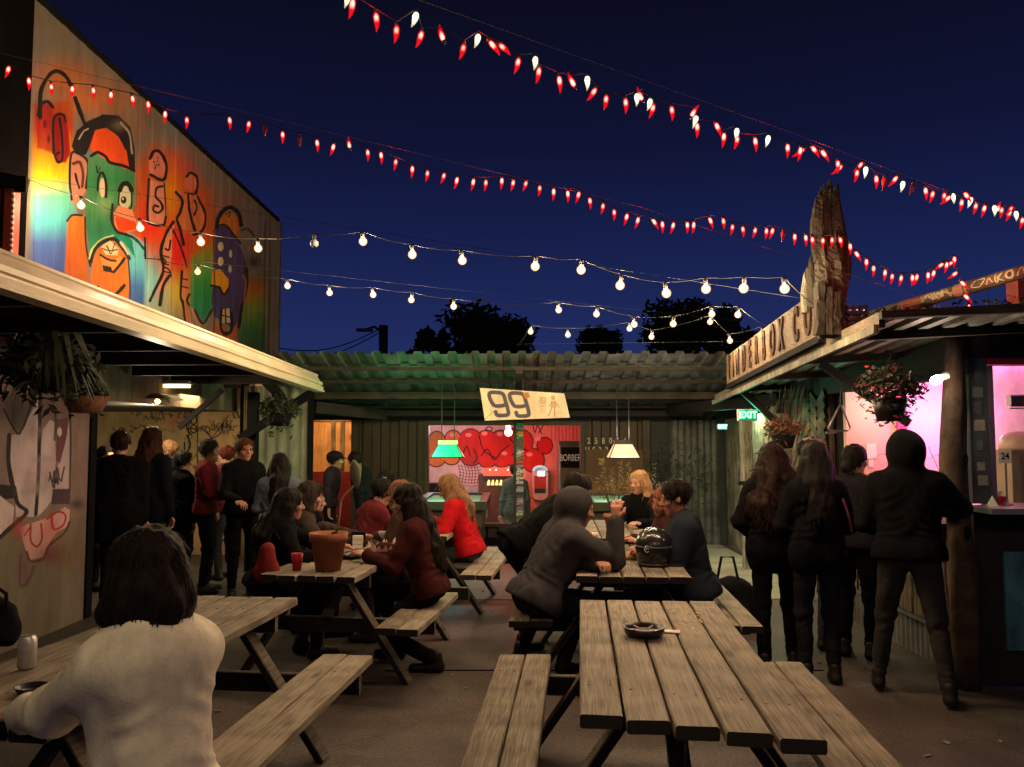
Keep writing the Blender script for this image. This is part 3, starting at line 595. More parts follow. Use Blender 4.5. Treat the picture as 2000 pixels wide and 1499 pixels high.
m = MB(); m.beam((-3.22, 10.2, 0), (-3.22, 10.2, 2.2), .12, .12, up=(0, 1, 0)); m.build('support_post', M_dark, aw)
# red marquee panel with bulbs and the bracket where the light string starts
mq = thing('marquee_sign', 'red panel edged with small white bulbs fixed high on the black left wall', 'sign', onx(10, 430, -3.7))
a = at(-60, 352, 6.0); b = at(22, 520, 6.0)
m = MB(); m.box((a.x, 6.0, b.z), (b.x, 6.08, a.z)); m.build('panel', mat('marquee_red', (.42, .07, .04), .5, 0, .2, 3), mq)
for k in range(15):
    z = b.z + (a.z - b.z) * (k + .5) / 15; s = MB(); s.lathe([(.0, -.012), (.012, -.004), (.012, .006), (0, .014)], 8, (b.x, 5.99, z)); s.build('bulb', M_white, mq)
m = MB(); m.box((b.x - .09, 5.985, b.z), (b.x - .07, 5.999, a.z)); m.build('trim', M_dark, mq)
bk = thing('wall_bracket', 'black metal bracket with a buckle holding the bulb string on the left', 'bracket', at(30, 355, 5.9))
p = at(-20, 345, 5.9); q = at(52, 362, 5.9); m = MB(); m.beam(p, q, .05, .10, ch=.008); m.build('arm', M_blackmetal, bk)
m = MB(); m.beam(q + Vector((-.07, -.02, .0)), q + Vector((.015, -.02, 0)), .03, .12, ch=.006); m.build('buckle', M_blackmetal, bk)

# ================================================================== CONTAINER WITH THE POOL ROOM WINDOW
YC = 12.6; zt = 1.93; wx0, wx1 = -1.276, 1.045; wz0, wz1 = .33, 1.82
ct = thing('shipping_container', 'brown shipping container with a wide window cut in its side', 'container', (0, YC, 0))
def sheet(x0, x1, z0, z1):
    vs, fs, uv = corr((x0, YC + .036, z0), (1, 0, 0), (0, 0, 1), x1 - x0, z1 - z0, .278, .036, 'trap'); uv_mesh('corrugated_side', vs, fs, uv, M_brownsteel, ct)
sheet(-2.42, wx0 - .06, .12, zt); sheet(wx1 + .06, 2.06, .12, zt); sheet(wx0 - .06, wx1 + .06, .12, wz0 - .05)
m = MB(); m.box((-2.42, YC - .03, zt), (2.06, YC + .06, zt + .05)); m.build('top_rail', M_brownsteel, ct)
m = MB(); m.box((wx0 - .06, YC - .01, wz1 + .055), (wx1 + .06, YC + .05, zt)); m.build('header_plate', M_brownsteel, ct)
m = MB(); m.box((-2.42, YC - .04, -.02), (2.06, YC + .06, .118)); m.build('bottom_rail', M_dark, ct)
for x in (-2.46, 2.0):
    m = MB(); m.box((x, YC - .045, .119), (x + .11, YC + .05, zt - .002)); m.build('corner_post', M_brownsteel, ct)
for lo, hi in (((wx0 - .06, YC - .05, wz0 - .05), (wx1 + .06, YC + .1, wz0)), ((wx0 - .06, YC - .05, wz1), (wx1 + .06, YC + .1, wz1 + .054)), ((wx0 - .06, YC - .05, wz0 + .001), (wx0, YC + .1, wz1 - .001)), ((wx1, YC - .05, wz0 + .001), (wx1 + .06, YC + .1, wz1 - .001))):
    m = MB(); m.box(lo, hi); m.build('window_frame', M_brownsteel, ct)
for k, ch in enumerate('258056'):
    text_mesh('number', ch, .13, mat('stencil_white', (.45, .40, .28), .8) if k == 0 else bpy.data.materials['stencil_white'], face_cam(at(1150 + 14.2 * k, 862, YC - .012)), ct, .001, sx=.72, bold=.003)
for k, ch in enumerate('US22'):
    text_mesh('number', ch, .13, bpy.data.materials['stencil_white'], face_cam(at(1147 + 12.6 * k, 880, YC - .012)), ct, .001, sx=.72, bold=.003)
# tag scribbles on the right part of the container side: chalk strokes as thin raised paint
def paint_cont():
    C = Canvas((1.12, 12.58, .15), (.88, 0, 0), (0, 0, 1.3), 200, 300, sp(96, 70, 46)); W = sp(190, 170, 130)
    C.poly([(1130, 945), (1262, 940), (1262, 1090), (1130, 1090)], sp(150, 98, 55), .55, soft=10)
    for k, (x, y, h) in enumerate(((1212, 905, 80), (1228, 905, 80), (1196, 915, 60), (1178, 905, 70), (1150, 950, 90), (1140, 945, 80))):
        for q in range(10): C.tagline(x - 4, y + h * q / 10, 9, 10, W, 1.3, 3, .55 if k < 2 else .28, 40 + 11 * k + q)
    C.poly([(1168, 896), (1180, 896), (1179, 908), (1169, 908)], sp(170, 140, 70)); C.tagline(1168, 902, 11, 8, sp(60, 45, 20), 1.4, 4, .9, 3)
    for k in range(16): C.tagline(1140 + 100 * rng.random(), 955 + 60 * rng.random(), 20, 18, sp(120, 70, 40), 1.6, 4, .5, 300 + k)
    return C.a
v_ = [(1.12, 12.583, .15), (2.0, 12.583, .15), (2.0, 12.583, 1.45), (1.12, 12.583, 1.45)]
uv_mesh('scrawled_panel', v_, [(0, 1, 2, 3)], [(0, 0), (1, 0), (1, 1), (0, 1)], imgmat('chalk_scrawl', paint_cont(), .7, 0, .1), ct)
# interior of the pool room, floor one step lower
def paint_room():
    C = Canvas((-2.3, 15.2, -.45), (4.3, 0, 0), (0, 0, 2.4), 1000, 560, sp(205, 180, 182)); K = sp(50, 14, 18); Rr = sp(196, 30, 26)
    C.poly([(1020, 820), (1150, 820), (1150, 1080), (1020, 1080)], sp(214, 130, 118), .9, soft=12)
    blobs = [(853, 868, 17, 24, sp(176, 110, 60)), (885, 858, 15, 16, sp(205, 110, 70)), (852, 895, 17, 16, sp(205, 120, 55)), (882, 897, 14, 10, sp(205, 125, 60)), (919, 873, 26, 34, Rr), (950, 862, 20, 20, Rr), (978, 860, 20, 18, Rr), (1008, 862, 32, 24, Rr), (952, 896, 18, 17, sp(190, 40, 30)), (980, 897, 17, 15, sp(196, 40, 32)), (1012, 893, 22, 22, Rr), (1042, 900, 20, 22, Rr), (1064, 871, 14, 15, sp(190, 24, 30)), (920, 900, 16, 9, sp(170, 45, 45)), (968, 880, 40, 18, Rr), (1000, 880, 40, 20, Rr)]
    for x, y, a, b, c in blobs: C.ell(x, y, a + 2.4, b + 2.4, K, 1)
    for x, y, a, b, c in blobs: C.ell(x, y, a, b, c, 1)
    for x, y in ((915, 850), (946, 847), (976, 848), (1050, 858), (985, 886), (884, 850), (1034, 888)): C.ell(x, y, 6, 4, sp(235, 170, 165), .8)
    for pts in ([(940, 890), (952, 878), (965, 898), (980, 882), (994, 870)], [(905, 885), (912, 872), (918, 890)], [(935, 850), (945, 880), (968, 895)], [(990, 846), (1000, 862), (1010, 870)], [(1000, 890), (1012, 875), (1030, 880)], [(925, 878), (932, 895), (925, 905)]): C.line(pts, 2.6, K)
    for k in range(7):
        x = 895 + 6 * k; C.line([(x, 908), (x + 4, 925), (x + 1, 945)], 1.3, sp(60, 60, 66)); C.line([(896, 910 + 6 * k), (918, 914 + 6 * k), (940, 912 + 6 * k)], 1.0, sp(70, 66, 72))
    C.line([(1040, 828), (1045, 845), (1050, 832), (1058, 848)], 2, K); C.line([(1050, 828), (1063, 826), (1052, 846)], 2, K); C.line([(948, 838), (955, 834), (962, 838), (956, 842), (948, 838)], 2, sp(60, 30, 36))
    for k in range(9): C.poly([(1076 + 7 * k, 824), (1079 + 7 * k, 824), (1079 + 7 * k, 862), (1076 + 7 * k, 862)], sp(170, 60, 55), .6)
    C.poly([(836, 940), (880, 940), (880, 1080), (836, 1080)], sp(190, 165, 185), .6, soft=6)
    return C.a
v_ = [(-2.3, 15.2, -.45), (2.0, 15.2, -.45), (2.0, 15.2, 1.95), (-2.3, 15.2, 1.95)]
pr = thing('pool_room', 'white pool room with red bubble graffiti on its back wall seen through the container window', 'room', (0, 14, -.45))
uv_mesh('graffiti_wall', v_, [(0, 1, 2, 3)], [(0, 0), (1, 0), (1, 1), (0, 1)], imgmat('bubble_graffiti', paint_room(), .6, 0, .05), pr)
m = MB(); m.box((-2.3, 12.7, 1.952), (2.0, 15.3, 2.0)); m.build('ceiling', M_white, pr)
m = MB(); m.box((-2.38, 12.72, -.45), (-2.301, 15.3, 1.95)); m.build('side_wall', M_white, pr)
m = MB(); m.box((2.001, 12.72, -.45), (2.08, 15.3, 1.95)); m.build('side_wall', M_white, pr)
m = MB(); m.box((-2.3, 12.7, -.5), (2.0, 15.3, -.45)); m.build('floor', M_conc, pr)
m = MB(); m.box((-2.3, 12.66, -.45), (2.0, 12.70, .27)); m.build('front_wall', M_wallgrey, pr)
rg = thing('red_globe_lamp', 'glowing red globe lamp on the pool room ceiling', 'lamp', at(993, 845, 14.2))
c = at(993, 845, 14.2); m = MB(); m.lathe([(.07 * math.sin(t), .07 * -math.cos(t)) for t in np.linspace(0, math.pi, 11)], 16, c, close=False); m.build('globe', emat('red_globe', (1, .22, .16), 9.0), rg, True)
m = MB(); m.lathe([(.05, .066), (.05, 1.95 - c.z)], 12, c); m.build('mount', M_white, rg)
lamp_light('red_light', 'POINT', c + Vector((0, -.16, 0)), (1, .12, .08), 60.0, rg, .07)
lamp_light('room_fill', 'POINT', (-1.3, 13.4, 1.8), (1, .86, .88), 55.0, pr, .15)
lt = MB(); lt.box((-1.6, 13.3, 1.90), (-1.0, 13.5, 1.948)); lt.build('ceiling_lamp', emat('pool_room_tube', (1, .9, .9), 2.0), pr)

# ================================================================== CANOPY IN FRONT OF THE CONTAINER
YF = 10.0; ZF = at(1000, 692, YF).z; YB = 12.55; ZB = 2.07
cp = thing('metal_canopy', 'corrugated steel canopy roof spanning the back of the yard', 'canopy', (0, 11, 2.4))
slope = Vector((0, YB - YF, ZB - ZF)); sl = slope.length; sd = slope / sl
xs = np.linspace(-3.35, 3.15, 8)
for i in range(7):
    vs, fs, uv = corr((xs[i] - .02, YF - .02 * (i % 2), ZF + .004 * (i % 2)), (1, 0, 0), sd, xs[i + 1] - xs[i] + .04, sl, .21 if i != 3 else .19, .036, 'trap'); uv_mesh('roof_sheet', vs, fs, uv, M_galv, cp)
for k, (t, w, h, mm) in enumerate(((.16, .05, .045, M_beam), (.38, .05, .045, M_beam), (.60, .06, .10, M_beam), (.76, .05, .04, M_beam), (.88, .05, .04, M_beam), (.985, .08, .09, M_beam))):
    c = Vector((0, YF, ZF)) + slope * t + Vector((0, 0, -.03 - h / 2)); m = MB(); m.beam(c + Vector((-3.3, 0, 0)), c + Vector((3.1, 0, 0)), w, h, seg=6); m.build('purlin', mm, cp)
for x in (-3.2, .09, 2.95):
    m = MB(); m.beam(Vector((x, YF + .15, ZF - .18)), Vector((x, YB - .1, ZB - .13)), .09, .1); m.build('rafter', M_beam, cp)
m = MB(); m.box((-3.3, YC - .10, 1.90), (3.1, YC - .065, 2.16)); m.build('header_fascia', M_dark, cp)
# sticker post
def paint_stick():
    C = Canvas((0.02, 10.9, 0), (.13, 0, 0), (0, 0, 2.5), 60, 800, sp(40, 36, 32)); r = np.random.default_rng(5); z = 0
    for k in range(60):
        y = 822 + 6 * k; c = sp(*r.integers(50, 200, 1).repeat(3)) if r.random() < .65 else sp(*r.integers(40, 190, 3))
        C.poly([(1008 + 4 * r.random(), y), (1024, y + r.random() * 2), (1025, y + 3 + 8 * r.random()), (1008, y + 5 + 4 * r.random())], c, .8)
        C.tagline(1010, y + 3, 13, 4, sp(20, 18, 18), 1.2, 4, .8, k)
    return C.a
sps = thing('sticker_post', 'square post plastered with stickers under the number sign', 'post', (.085, 10.95, 0))
v_ = [(.02, 10.899, 0), (.15, 10.899, 0), (.15, 10.899, 2.46), (.02, 10.899, 2.46)]
uv_mesh('sticker_face', v_, [(0, 1, 2, 3)], [(0, 0), (1, 0), (1, 1), (0, 1)], imgmat('stickers', paint_stick(), .5, 0, .1), sps)
m = MB(); m.box((.02, 10.90, 0), (.15, 11.03, 2.40)); m.build('post', M_dark, sps)
# the number sign
sg = thing('number_sign', 'tilted cream sign with big grey number ninety nine hung below the canopy', 'sign', at(1025, 790, 10.5))
Ys = 10.5; cs = [at(937, 758, Ys), at(1102, 769, Ys), at(1113, 816, Ys), at(947, 822, Ys)]
m = MB(); m.prism([cs[3], cs[2], cs[1], cs[0]], (0, .012, 0)); m.build('board', mat('aged_cream_print', (.62, .52, .38), .55, 0, .2, 5, col2=(.55, .36, .24), dirt=.12), sg)
Mi = mat('dark_violet_ink', (.075, .055, .06), .7, 0, .3, 8); Mb = mat('brown_ink', (.28, .17, .08), .8); My = mat('yellow_tape', (.45, .24, .04), .6)
tl = math.atan2(-11, 165) * .8; SH = Matrix.Identity(4); SH[0][1] = -.16
def paint_sign():
    C = Canvas(cs[3] - Vector((.02, 0, .03)), (1.26, 0, 0), (0, 0, .50), 560, 224, sp(222, 202, 170)); I = sp(74, 68, 84); B = sp(168, 130, 86)
    for k in range(30): C.spray(937 + 176 * rng.random(), 755 + 70 * rng.random(), 18, 10, sp(*(np.array([220, 196, 160]) + rng.integers(-18, 14))), .4)
    C.spray(965, 790, 30, 24, sp(222, 184, 150), .5); C.line([(946, 820), (966, 802)], 1.5, sp(150, 100, 70), .7, False)
    for dx, dy in ((0, 0), (40, 1.2)):
        C.line([(968 + dx, 805 + dy), (971 + dx, 811 + dy), (981 + dx, 812 + dy), (992 + dx, 810 + dy), (992 + dx, 801 + dy), (987 + dx, 783 + dy), (982 + dx, 770 + dy), (970 + dx, 767 + dy), (957 + dx, 768 + dy), (956 + dx, 776 + dy), (961 + dx, 787 + dy), (967 + dx, 793 + dy), (980 + dx, 793 + dy), (987 + dx, 791 + dy)], 7.6, I)
    C.poly([(1021, 768), (1032, 766), (1035, 776), (1026, 780)], sp(176, 118, 36))
    for r in range(4):
        for q in range(4): C.tagline(1053.5 + 3.4 * q, 777.5 + 5.2 * r, 2.8, 4.2, B, 1.3, 2, .9, 20 + 4 * r + q)
    for r in range(3): C.line([(1055, 799 + 3.2 * r), (1066, 799 + 3.2 * r)], 1.2, B, .6, False)
    C.ell(1080, 777.5, 4, 4.5, B, .8); C.poly([(1076, 783), (1085, 783), (1088, 796), (1076, 797)], B, .75); C.line([(1078, 796), (1074, 806), (1071, 812)], 3, B, .8); C.line([(1083, 796), (1083, 806), (1084, 813)], 3, B, .8); C.line([(1084, 785), (1090, 792), (1092, 796)], 2, B, .8); C.line([(1077, 785), (1074, 794)], 2, B, .8); C.line([(1090, 808), (1099, 808)], 1, B, .5, False)
    return C.a
c0 = cs[3] - Vector((.02, 0, .03)); m_pts = [c - Vector((0, .002, 0)) for c in (cs[3], cs[2], cs[1], cs[0])]
uv_mesh('print', m_pts, [(0, 1, 2, 3)], [((p.x - c0.x) / 1.26, (p.z - c0.z) / .50) for p in m_pts], imgmat('sign_print', paint_sign(), .5, 0, .05), sg)
m = MB(); m.tube([at(950, 758, Ys + .01), at(952, 735, Ys + .1)], .006, 5); m.tube([at(1095, 769, Ys + .01), at(1094, 738, Ys + .1)], .006, 5); m.build('hanging_wire', M_wire, sg)
# ================================================================== BACK RIGHT: dark wall, grey sheets, plank fence
bw = thing('dark_back_wall', 'dark board wall with white scrawled tags right of the container', 'wall', (2.7, 12.6, 0))
m = MB(); m.box((2.13, 12.62, 0), (4.2, 12.7, 2.35)); m.build('board', mat('black_green_board', (.030, .036, .032), .7, 0, .4, 3, dirt=.3), bw)
vs, fs, uv = corr((2.42, 12.60, 0), (1, 0, 0), (0, 0, 1), .75, 1.92, .10, .018, 'sine'); uv_mesh('corrugated_sheet', vs, fs, uv, mat('stained_steel', (.11, .115, .10), .6, .3, .6, 3.5, .2, 30, col2=(.03, .032, .028), dirt=.7), bw)
def paint_dk():
    C = Canvas((2.14, 12.61, .3), (.28, 0, 0), (0, 0, 1.5), 90, 480, sp(40, 44, 42)); W = sp(170, 170, 160)
    for k in range(7): C.tagline(1269, 908 + 6 * k, 12, 7, W, 1.5, 3, .85, 60 + k)
    for k in range(6): C.tagline(1281, 945 + 5 * k, 12, 8, W, 1.6, 3, .75, 80 + k)
    for k in range(9): C.tagline(1268, 860 + 6 * k, 26, 6, sp(80, 84, 80), 1, 4, .4, 90 + k)
    return C.a
v_ = [(2.14, 12.612, .3), (2.42, 12.612, .3), (2.42, 12.612, 1.8), (2.14, 12.612, 1.8)]
uv_mesh('chalk_board', v_, [(0, 1, 2, 3)], [(0, 0), (1, 0), (1, 1), (0, 1)], imgmat('chalk_tags', paint_dk(), .7), bw)
fw = thing('plank_fence', 'pale weathered vertical plank fence along the back right walkway', 'fence', (3.25, 11.5, 0))
for k in range(13):
    y = 9.25 + .258 * k; w = .20 + .04 * random.random(); m = MB()
    m.beam((3.10 + .02 * random.random() + (y - 9.2) * .05, y, -.01), (3.10 + (y - 9.2) * .05, y + .02 * random.random(), 1.9 + .12 * random.random()), .03, w, up=(0, 1, 0), ch=.006, seg=8, wob=.006)
    o = m.build('plank', wood('fence_plank', (.13, .125, .09), (.42, .40, .28), 'Z', bump=.8, grain=.7) if k == 0 else bpy.data.materials['fence_plank'], fw)
m = MB(); m.beam((3.16, 9.1, 1.5), (3.36, 12.6, 1.5), .05, .09); m.build('rail', M_woodleg, fw)
dp = thing('door_post', 'tall pale squared timber post with a black hinge under the exit sign', 'post', G(1462, 1112))
p = G(1462, 1112); m = MB(); m.beam(p, (p.x, p.y, 2.12), .13, .13, up=(0, 1, 0), ch=.012, seg=10, wob=.006); m.build('timber', bpy.data.materials['fence_plank'], dp)
m = MB(); c = at(1453, 944, p.y - .08); m.box((c.x - .07, c.y - .02, c.z - .025), (c.x + .06, c.y + .01, c.z + .025)); m.build('hinge', M_blackmetal, dp)
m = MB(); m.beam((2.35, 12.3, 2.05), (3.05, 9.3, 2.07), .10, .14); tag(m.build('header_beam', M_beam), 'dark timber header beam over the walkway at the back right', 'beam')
def exit_sign(px, py, Y, wd, label):
    c = at(px, py, Y); h = wd * .62; t = thing('exit_sign', label, 'sign', c)
    m = MB(); m.beam(c + Vector((-wd / 2, .035, 0)), c + Vector((wd / 2, .035, 0)), .06, h, ch=.008); m.build('housing', M_white if wd > .2 else M_wallgrey, t)
    m = MB(); m.box((c.x - wd * .46, c.y - .001, c.z - h * .43), (c.x + wd * .46, c.y + .003, c.z + h * .43)); m.build('panel', emat('exit_green', (.0, .38, .16), .6), t)
    text_mesh('letters', 'EXIT', h * .78, emat('exit_letter', (.35, 1, .70), 1.3), face_cam(c + Vector((0, -.004, 0))), t, .001, sx=.95, bold=.005)
    lamp_light('exit_glow', 'AREA', c + Vector((0, -.04, 0)), (.05, 1, .5), 2.6 * wd / .2, t, wd, rot=(R_(-90), 0, 0))
    if wd < .2: lamp_light('walkway_fill', 'AREA', c + Vector((.25, -.6, .25)), (.95, 1, .58), 30, t, .25)  # unseen lamp added to light the walkway, no part of the sign
    return t
exit_sign(1461, 811, 9.0, .21, 'green lit exit sign on the post under the right roof')
t = exit_sign(1411, 834, 11.0, .13, 'small green exit sign seen edge on near the back wall')
t.rotation_euler = (0, 0, R_(0))

# ================================================================== BAR KIOSK ON THE RIGHT
XK = 3.06; YK = 5.55
kb = thing('bar_kiosk', 'dark bar hut on the right with pink and white lit serving windows', 'building', (XK + 1, 7, 0))
M_kdark = mat('tarred_board', (.022, .02, .019), .75, 0, .4, 3, dirt=.3)
M_kwood = wood('kiosk_wood', (.07, .05, .035), (.21, .16, .10), 'Z', bump=.9, grain=.6)
# side wall: lower boards, counter, header, far part
for k in range(19):
    y = 5.62 + k * .25
    if y > 9.2: break
    m = MB(); m.beam((XK + .03, y + .125, .30), (XK + .03, y + .125, .99), .04, .235, up=(0, 1, 0), ch=.008, seg=4, wob=.006); m.build('side_plank', M_kwood, kb)
vs, fs, uv = corr((XK + .02, 9.3, 0), (0, -1, 0), (0, 0, 1), 3.7, .27, .076, .012, 'sine'); uv_mesh('kick_sheet', vs, fs, uv, M_galvdull, kb)
m = MB(); m.beam((XK - .005, 5.65, .285), (XK - .005, 9.3, .285), .03, .02); m.build('metal_strip', M_galv, kb)
m = MB(); m.box((XK - .16, 5.70, 1.005), (XK + .22, 7.95, 1.05)); m.build('side_counter', M_woodleg, kb)
m = MB(); m.box((XK, 5.6, 2.06), (XK + .1, 9.3, 2.42)); m.build('side_header', M_kdark, kb)
for k in range(6):
    m = MB(); y = 7.96 + .225 * k; m.beam((XK + .05, y + .11, 1.0), (XK + .05, y + .11, 2.058), .05, .215, up=(0, 1, 0), ch=.01, seg=6, wob=.008); m.build('side_plank', M_kwood, kb)
m = MB(); m.box((XK + .09, 7.8, 0), (XK + .16, 9.3, 2.3)); m.build('inner_wall', M_kdark, kb)
# herringbone of short boards beside the opening
hb = thing('herringbone_panel', 'panel of short boards nailed in a herringbone pattern beside the bar', 'panel', (XK, 8.1, 1.6))
for c in range(3):
    for r in range(9):
        y0 = 7.98 + .20 * c; z0 = 1.22 + .10 * r; s = 1 if c % 2 else -1
        m = MB(); m.beam((XK - .012, y0, z0 - s * .06), (XK - .012, y0 + .19, z0 + s * .06), .02, .085, up=(0, 0, 1), ch=.004); m.build('slat', M_woodrough if (r + c) % 2 else M_woodleg, hb)
# corner post (gnarled log) and metal jamb with stickers
lg = thing('gnarled_post', 'gnarled barked log post at the corner of the bar', 'post', (3.0, 5.5, 0))
pts = []; rad = []
for i in range(15):
    z = 2.3 * i / 14; pts.append((2.985 + .018 * math.sin(z * 3.1), 5.52 + .01 * math.cos(z * 4), z)); rad.append(.078 + .008 * math.sin(z * 5) + (.02 if i == 0 else 0) - .004 * z)
m = MB(); m.tube(pts, rad, 14)
for i, v in enumerate(m.v):
    a = (i % 14); k = .014 * math.sin(a * 1.9 + v[2] * 2.1) + .008 * math.sin(a * 3.3 + v[2] * 9)
    m.v[i] = (v[0] + k * math.cos(a * .4488), v[1] + k * math.sin(a * .4488), v[2])
m.build('trunk', mat('barked_wood', (.085, .052, .034), .85, 0, .75, 7.5, .9, 24, col2=(.02, .014, .010), dirt=.75), lg, True)
for (z, h) in ((1.02, .05), (1.5, .03)):
    m = MB(); m.lathe([(0, 0), (.02, .003), (.026, -.004)], 8, (2.99, 5.428, z), M=Matrix.Rotation(R_(90), 4, 'X') @ Matrix.Diagonal((1, 2, 1, 1))); m.build('knot', M_dark, lg)
m = MB(); m.box((3.09, YK - .02, 1.2), (3.215, YK + .06, 2.18)); m.build('metal_jamb', mat('blue_grey_steel', (.09, .11, .12), .55, .3, .4, 4, dirt=.4), kb)
for k in range(7):
    z = 1.3 + .12 * k + .03 * random.random(); x = 3.10 + .03 * random.random(); w = .03 + .05 * random.random(); h = .04 + .05 * random.random()
    m = MB(); m.box((x, YK - .0235 - .0006 * k, z), (min(x + w, 3.213), YK - .0215, z + h)); m.build('sticker', mat('sticker_%d' % k, random.choice([(.3, .28, .22), (.12, .16, .15), (.06, .08, .08), (.34, .32, .25)]), .5, 0, .3, 30), kb)
# front: counter, lower boards, blue panel, header, window reveal
m = MB(); m.box((3.05, YK - .30, 1.155), (6.6, YK + .18, 1.19)); m.build('front_counter', mat('steel_counter', (.40, .41, .38), .35, .6, .2, 4), kb)
m = MB(); m.box((3.09, YK - .02, .02), (6.6, YK + .06, 1.15)); m.build('front_wall', M_kdark, kb)
m = MB(); m.box((3.27, YK - .045, .24), (5.2, YK - .022, .885)); m.build('blue_panel', mat('faded_blue_paint', (.07, .24, .32), .7, 0, .6, 3.5, .2, 20, col2=(.02, .05, .08), dirt=.4), kb)
m = MB(); m.box((3.0, YK - .04, 2.18), (6.6, YK + .08, 2.47)); m.build('front_header', M_kdark, kb)
m = MB(); m.box((3.22, YK - .035, 2.135), (6.4, YK + .1, 2.178)); m.build('red_trim', mat('red_trim', (.45, .015, .06), .4, 0, .2, 4), kb)
m = MB(); m.box((3.218, YK - .03, 1.192), (3.25, YK + .12, 2.13)); m.build('window_jamb', mat('violet_grey', (.12, .09, .14), .5), kb)
m = MB(); m.box((3.6, 7.6, .9), (6.6, 7.66, 2.3)); m.build('back_partition', mat('pink_white_wall', (.72, .66, .68), .6, 0, .08, 3), kb)
m = MB(); m.box((3.10, 7.61, .9), (3.598, 7.67, 2.3)); m.build('back_partition', mat('salmon_wall', (.62, .44, .36), .7, 0, .1, 3), kb)
m = MB(); m.box((3.56, 7.56, .9), (3.64, 7.605, 2.3)); m.build('partition_trim', mat('magenta_trim', (.55, .10, .22), .6), kb)
m = MB(); m.box((4.02, 5.75, .9), (4.08, 7.598, 2.3)); m.build('inner_divider', mat('divider_white', (.7, .68, .72), .6), kb)
m = MB(); m.box((6.55, 5.6, .0), (6.6, 7.7, 2.4)); m.build('end_wall', M_white, kb)
m = MB(); m.box((XK + .1, 5.6, 2.31), (6.6, 7.7, 2.36)); m.build('ceiling', bpy.data.materials['divider_white'], kb)
m = MB(); m.box((XK + .1, 5.62, .86), (6.6, 7.6, .9)); m.build('inner_shelf', M_woodleg, kb)
nl = thing('pink_neon_tube', 'pink neon tube inside the bar hut window', 'lamp', (3.9, 7.3, 2.2))
m = MB(); m.tube([(3.95, 5.95, 2.26), (3.95, 7.45, 2.26)], .018, 8); m.build('tube', emat('neon_pink', (1, .16, .42), 14), nl)
lamp_light('pink_light', 'POINT', (3.93, 7.22, 1.85), (1, .16, .50), 30, nl, .10)
vl = thing('violet_strip_lamp', 'violet white strip lamp inside the front bar window', 'lamp', (4.6, 6.3, 2.2))
m = MB(); m.box((4.2, 6.0, 2.27), (5.6, 6.08, 2.30)); m.build('tube', emat('violet_white', (.80, .62, 1), 16), vl)
lamp_light('violet_light', 'POINT', (4.5, 6.55, 2.0), (.86, .72, 1), 52, vl, .12)
lamp_light('salmon_wall_fill', 'POINT', (3.32, 7.25, 1.95), (1, .60, .42), 14, kb, .08)  # fill without a fixture, added to warm the salmon wall
# things in the windows
for k, (px, h_, c_) in enumerate(((1928, .16, (.30, .16, .07)), (1940, .22, (.05, .12, .05)), (1947, .19, (.35, .28, .18)), (1956, .24, (.22, .06, .03)))):
    c = at(px, 950, 6.35); t = thing('bottle', ('short amber bottle', 'green bottle', 'cream bottle', 'tall red brown bottle')[k] + ' on the shelf inside the front bar window', 'bottle', (c.x, 6.35, 1.2), 0, 'bottles inside the bar'); m = MB(); m.lathe([(0, 0), (.030, .002), (.032, h_ * .6), (.012, h_ * .8), (.012, h_), (0, h_)], 12, (c.x, 6.35, 1.2)); m.build('glass', mat('bottle_%d' % k, c_, .2), t, True); m = MB(); m.lathe([(.0325, h_ * .15), (.0325, h_ * .5)], 12, (c.x, 6.35, 1.2), close=False); m.build('paper_label', M_paper, t)
m = MB(); m.box((3.3, 6.25, 1.165), (4.0, 6.5, 1.198)); m.build('bottle_shelf', M_woodleg, kb)
m = MB(); a = at(1925, 900, 7.5); b = at(1990, 985, 7.5); m.box((a.x, 7.5, 1.0), (b.x, 7.59, a.z)); m.build('back_counter', mat('tan_cupboard', (.42, .27, .15), .5, 0, .2, 4), kb)
nc = thing('menu_paper', 'white menu paper pinned on the salmon wall inside the bar', 'paper', at(1703, 880, 7.60))
a = at(1692, 867, 7.605); b = at(1712, 896, 7.605); m = MB(); m.box((a.x, 7.598, b.z), (b.x, 7.606, a.z)); m.build('sheet', M_paper, nc)
m = MB(); a = at(1697, 898, 7.6); b = at(1707, 913, 7.6); m.box((a.x, 7.60, b.z), (b.x, 7.607, a.z)); m.build('socket_plate', M_white, nc)
gp = thing('grey_cabinet', 'grey cabinet with a cream notice inside the far end of the bar opening', 'cabinet', (3.3, 7.7, 1.5))
m = MB(); m.box((3.13, 7.68, .9), (3.58, 7.75, 2.3)); m.build('door', M_wallgrey, gp)
nt = thing('number_stand', 'table number stand holding a card with twenty four on the bar counter', 'sign', at(1965, 985, 5.55))
c = at(1962, 893, 5.5); m = MB(); m.box((c.x - .042, 5.497, c.z - .042), (c.x + .042, 5.503, c.z + .042)); m.build('card', M_paper, nt)
text_mesh('digits', '24', .062, M_dark, face_cam(Vector((c.x + .002, 5.4955, c.z + .004))), nt, .0006, sx=.9, bold=.001)
m = MB(); b = Vector((c.x + .012, 5.51, 1.192)); m.tube([b, (b.x, 5.51, c.z - .03)], .006, 6); m.lathe([(.035, 0), (.035, .008), (.01, .02)], 14, b); m.build('stand', M_galv, nt)
vt = thing('vent_box', 'louvred metal box with a domed bowl on top inside the front bar window', 'appliance', at(2000, 960, 6.0))
a = at(1975, 880, 6.0); b = at(2060, 985, 6.0); m = MB(); m.box((a.x, 6.0, b.z), (b.x, 6.3, a.z)); m.build('case', mat('tan_steel', (.36, .27, .18), .45, .3, .2, 5), vt)
for k in range(15):
    z = b.z + .03 + (a.z - b.z - .06) * k / 15; m = MB(); m.beam((a.x + .06, 5.992, z), (b.x - .02, 5.992, z), .012, .010); m.build('louvre', M_galv, vt)
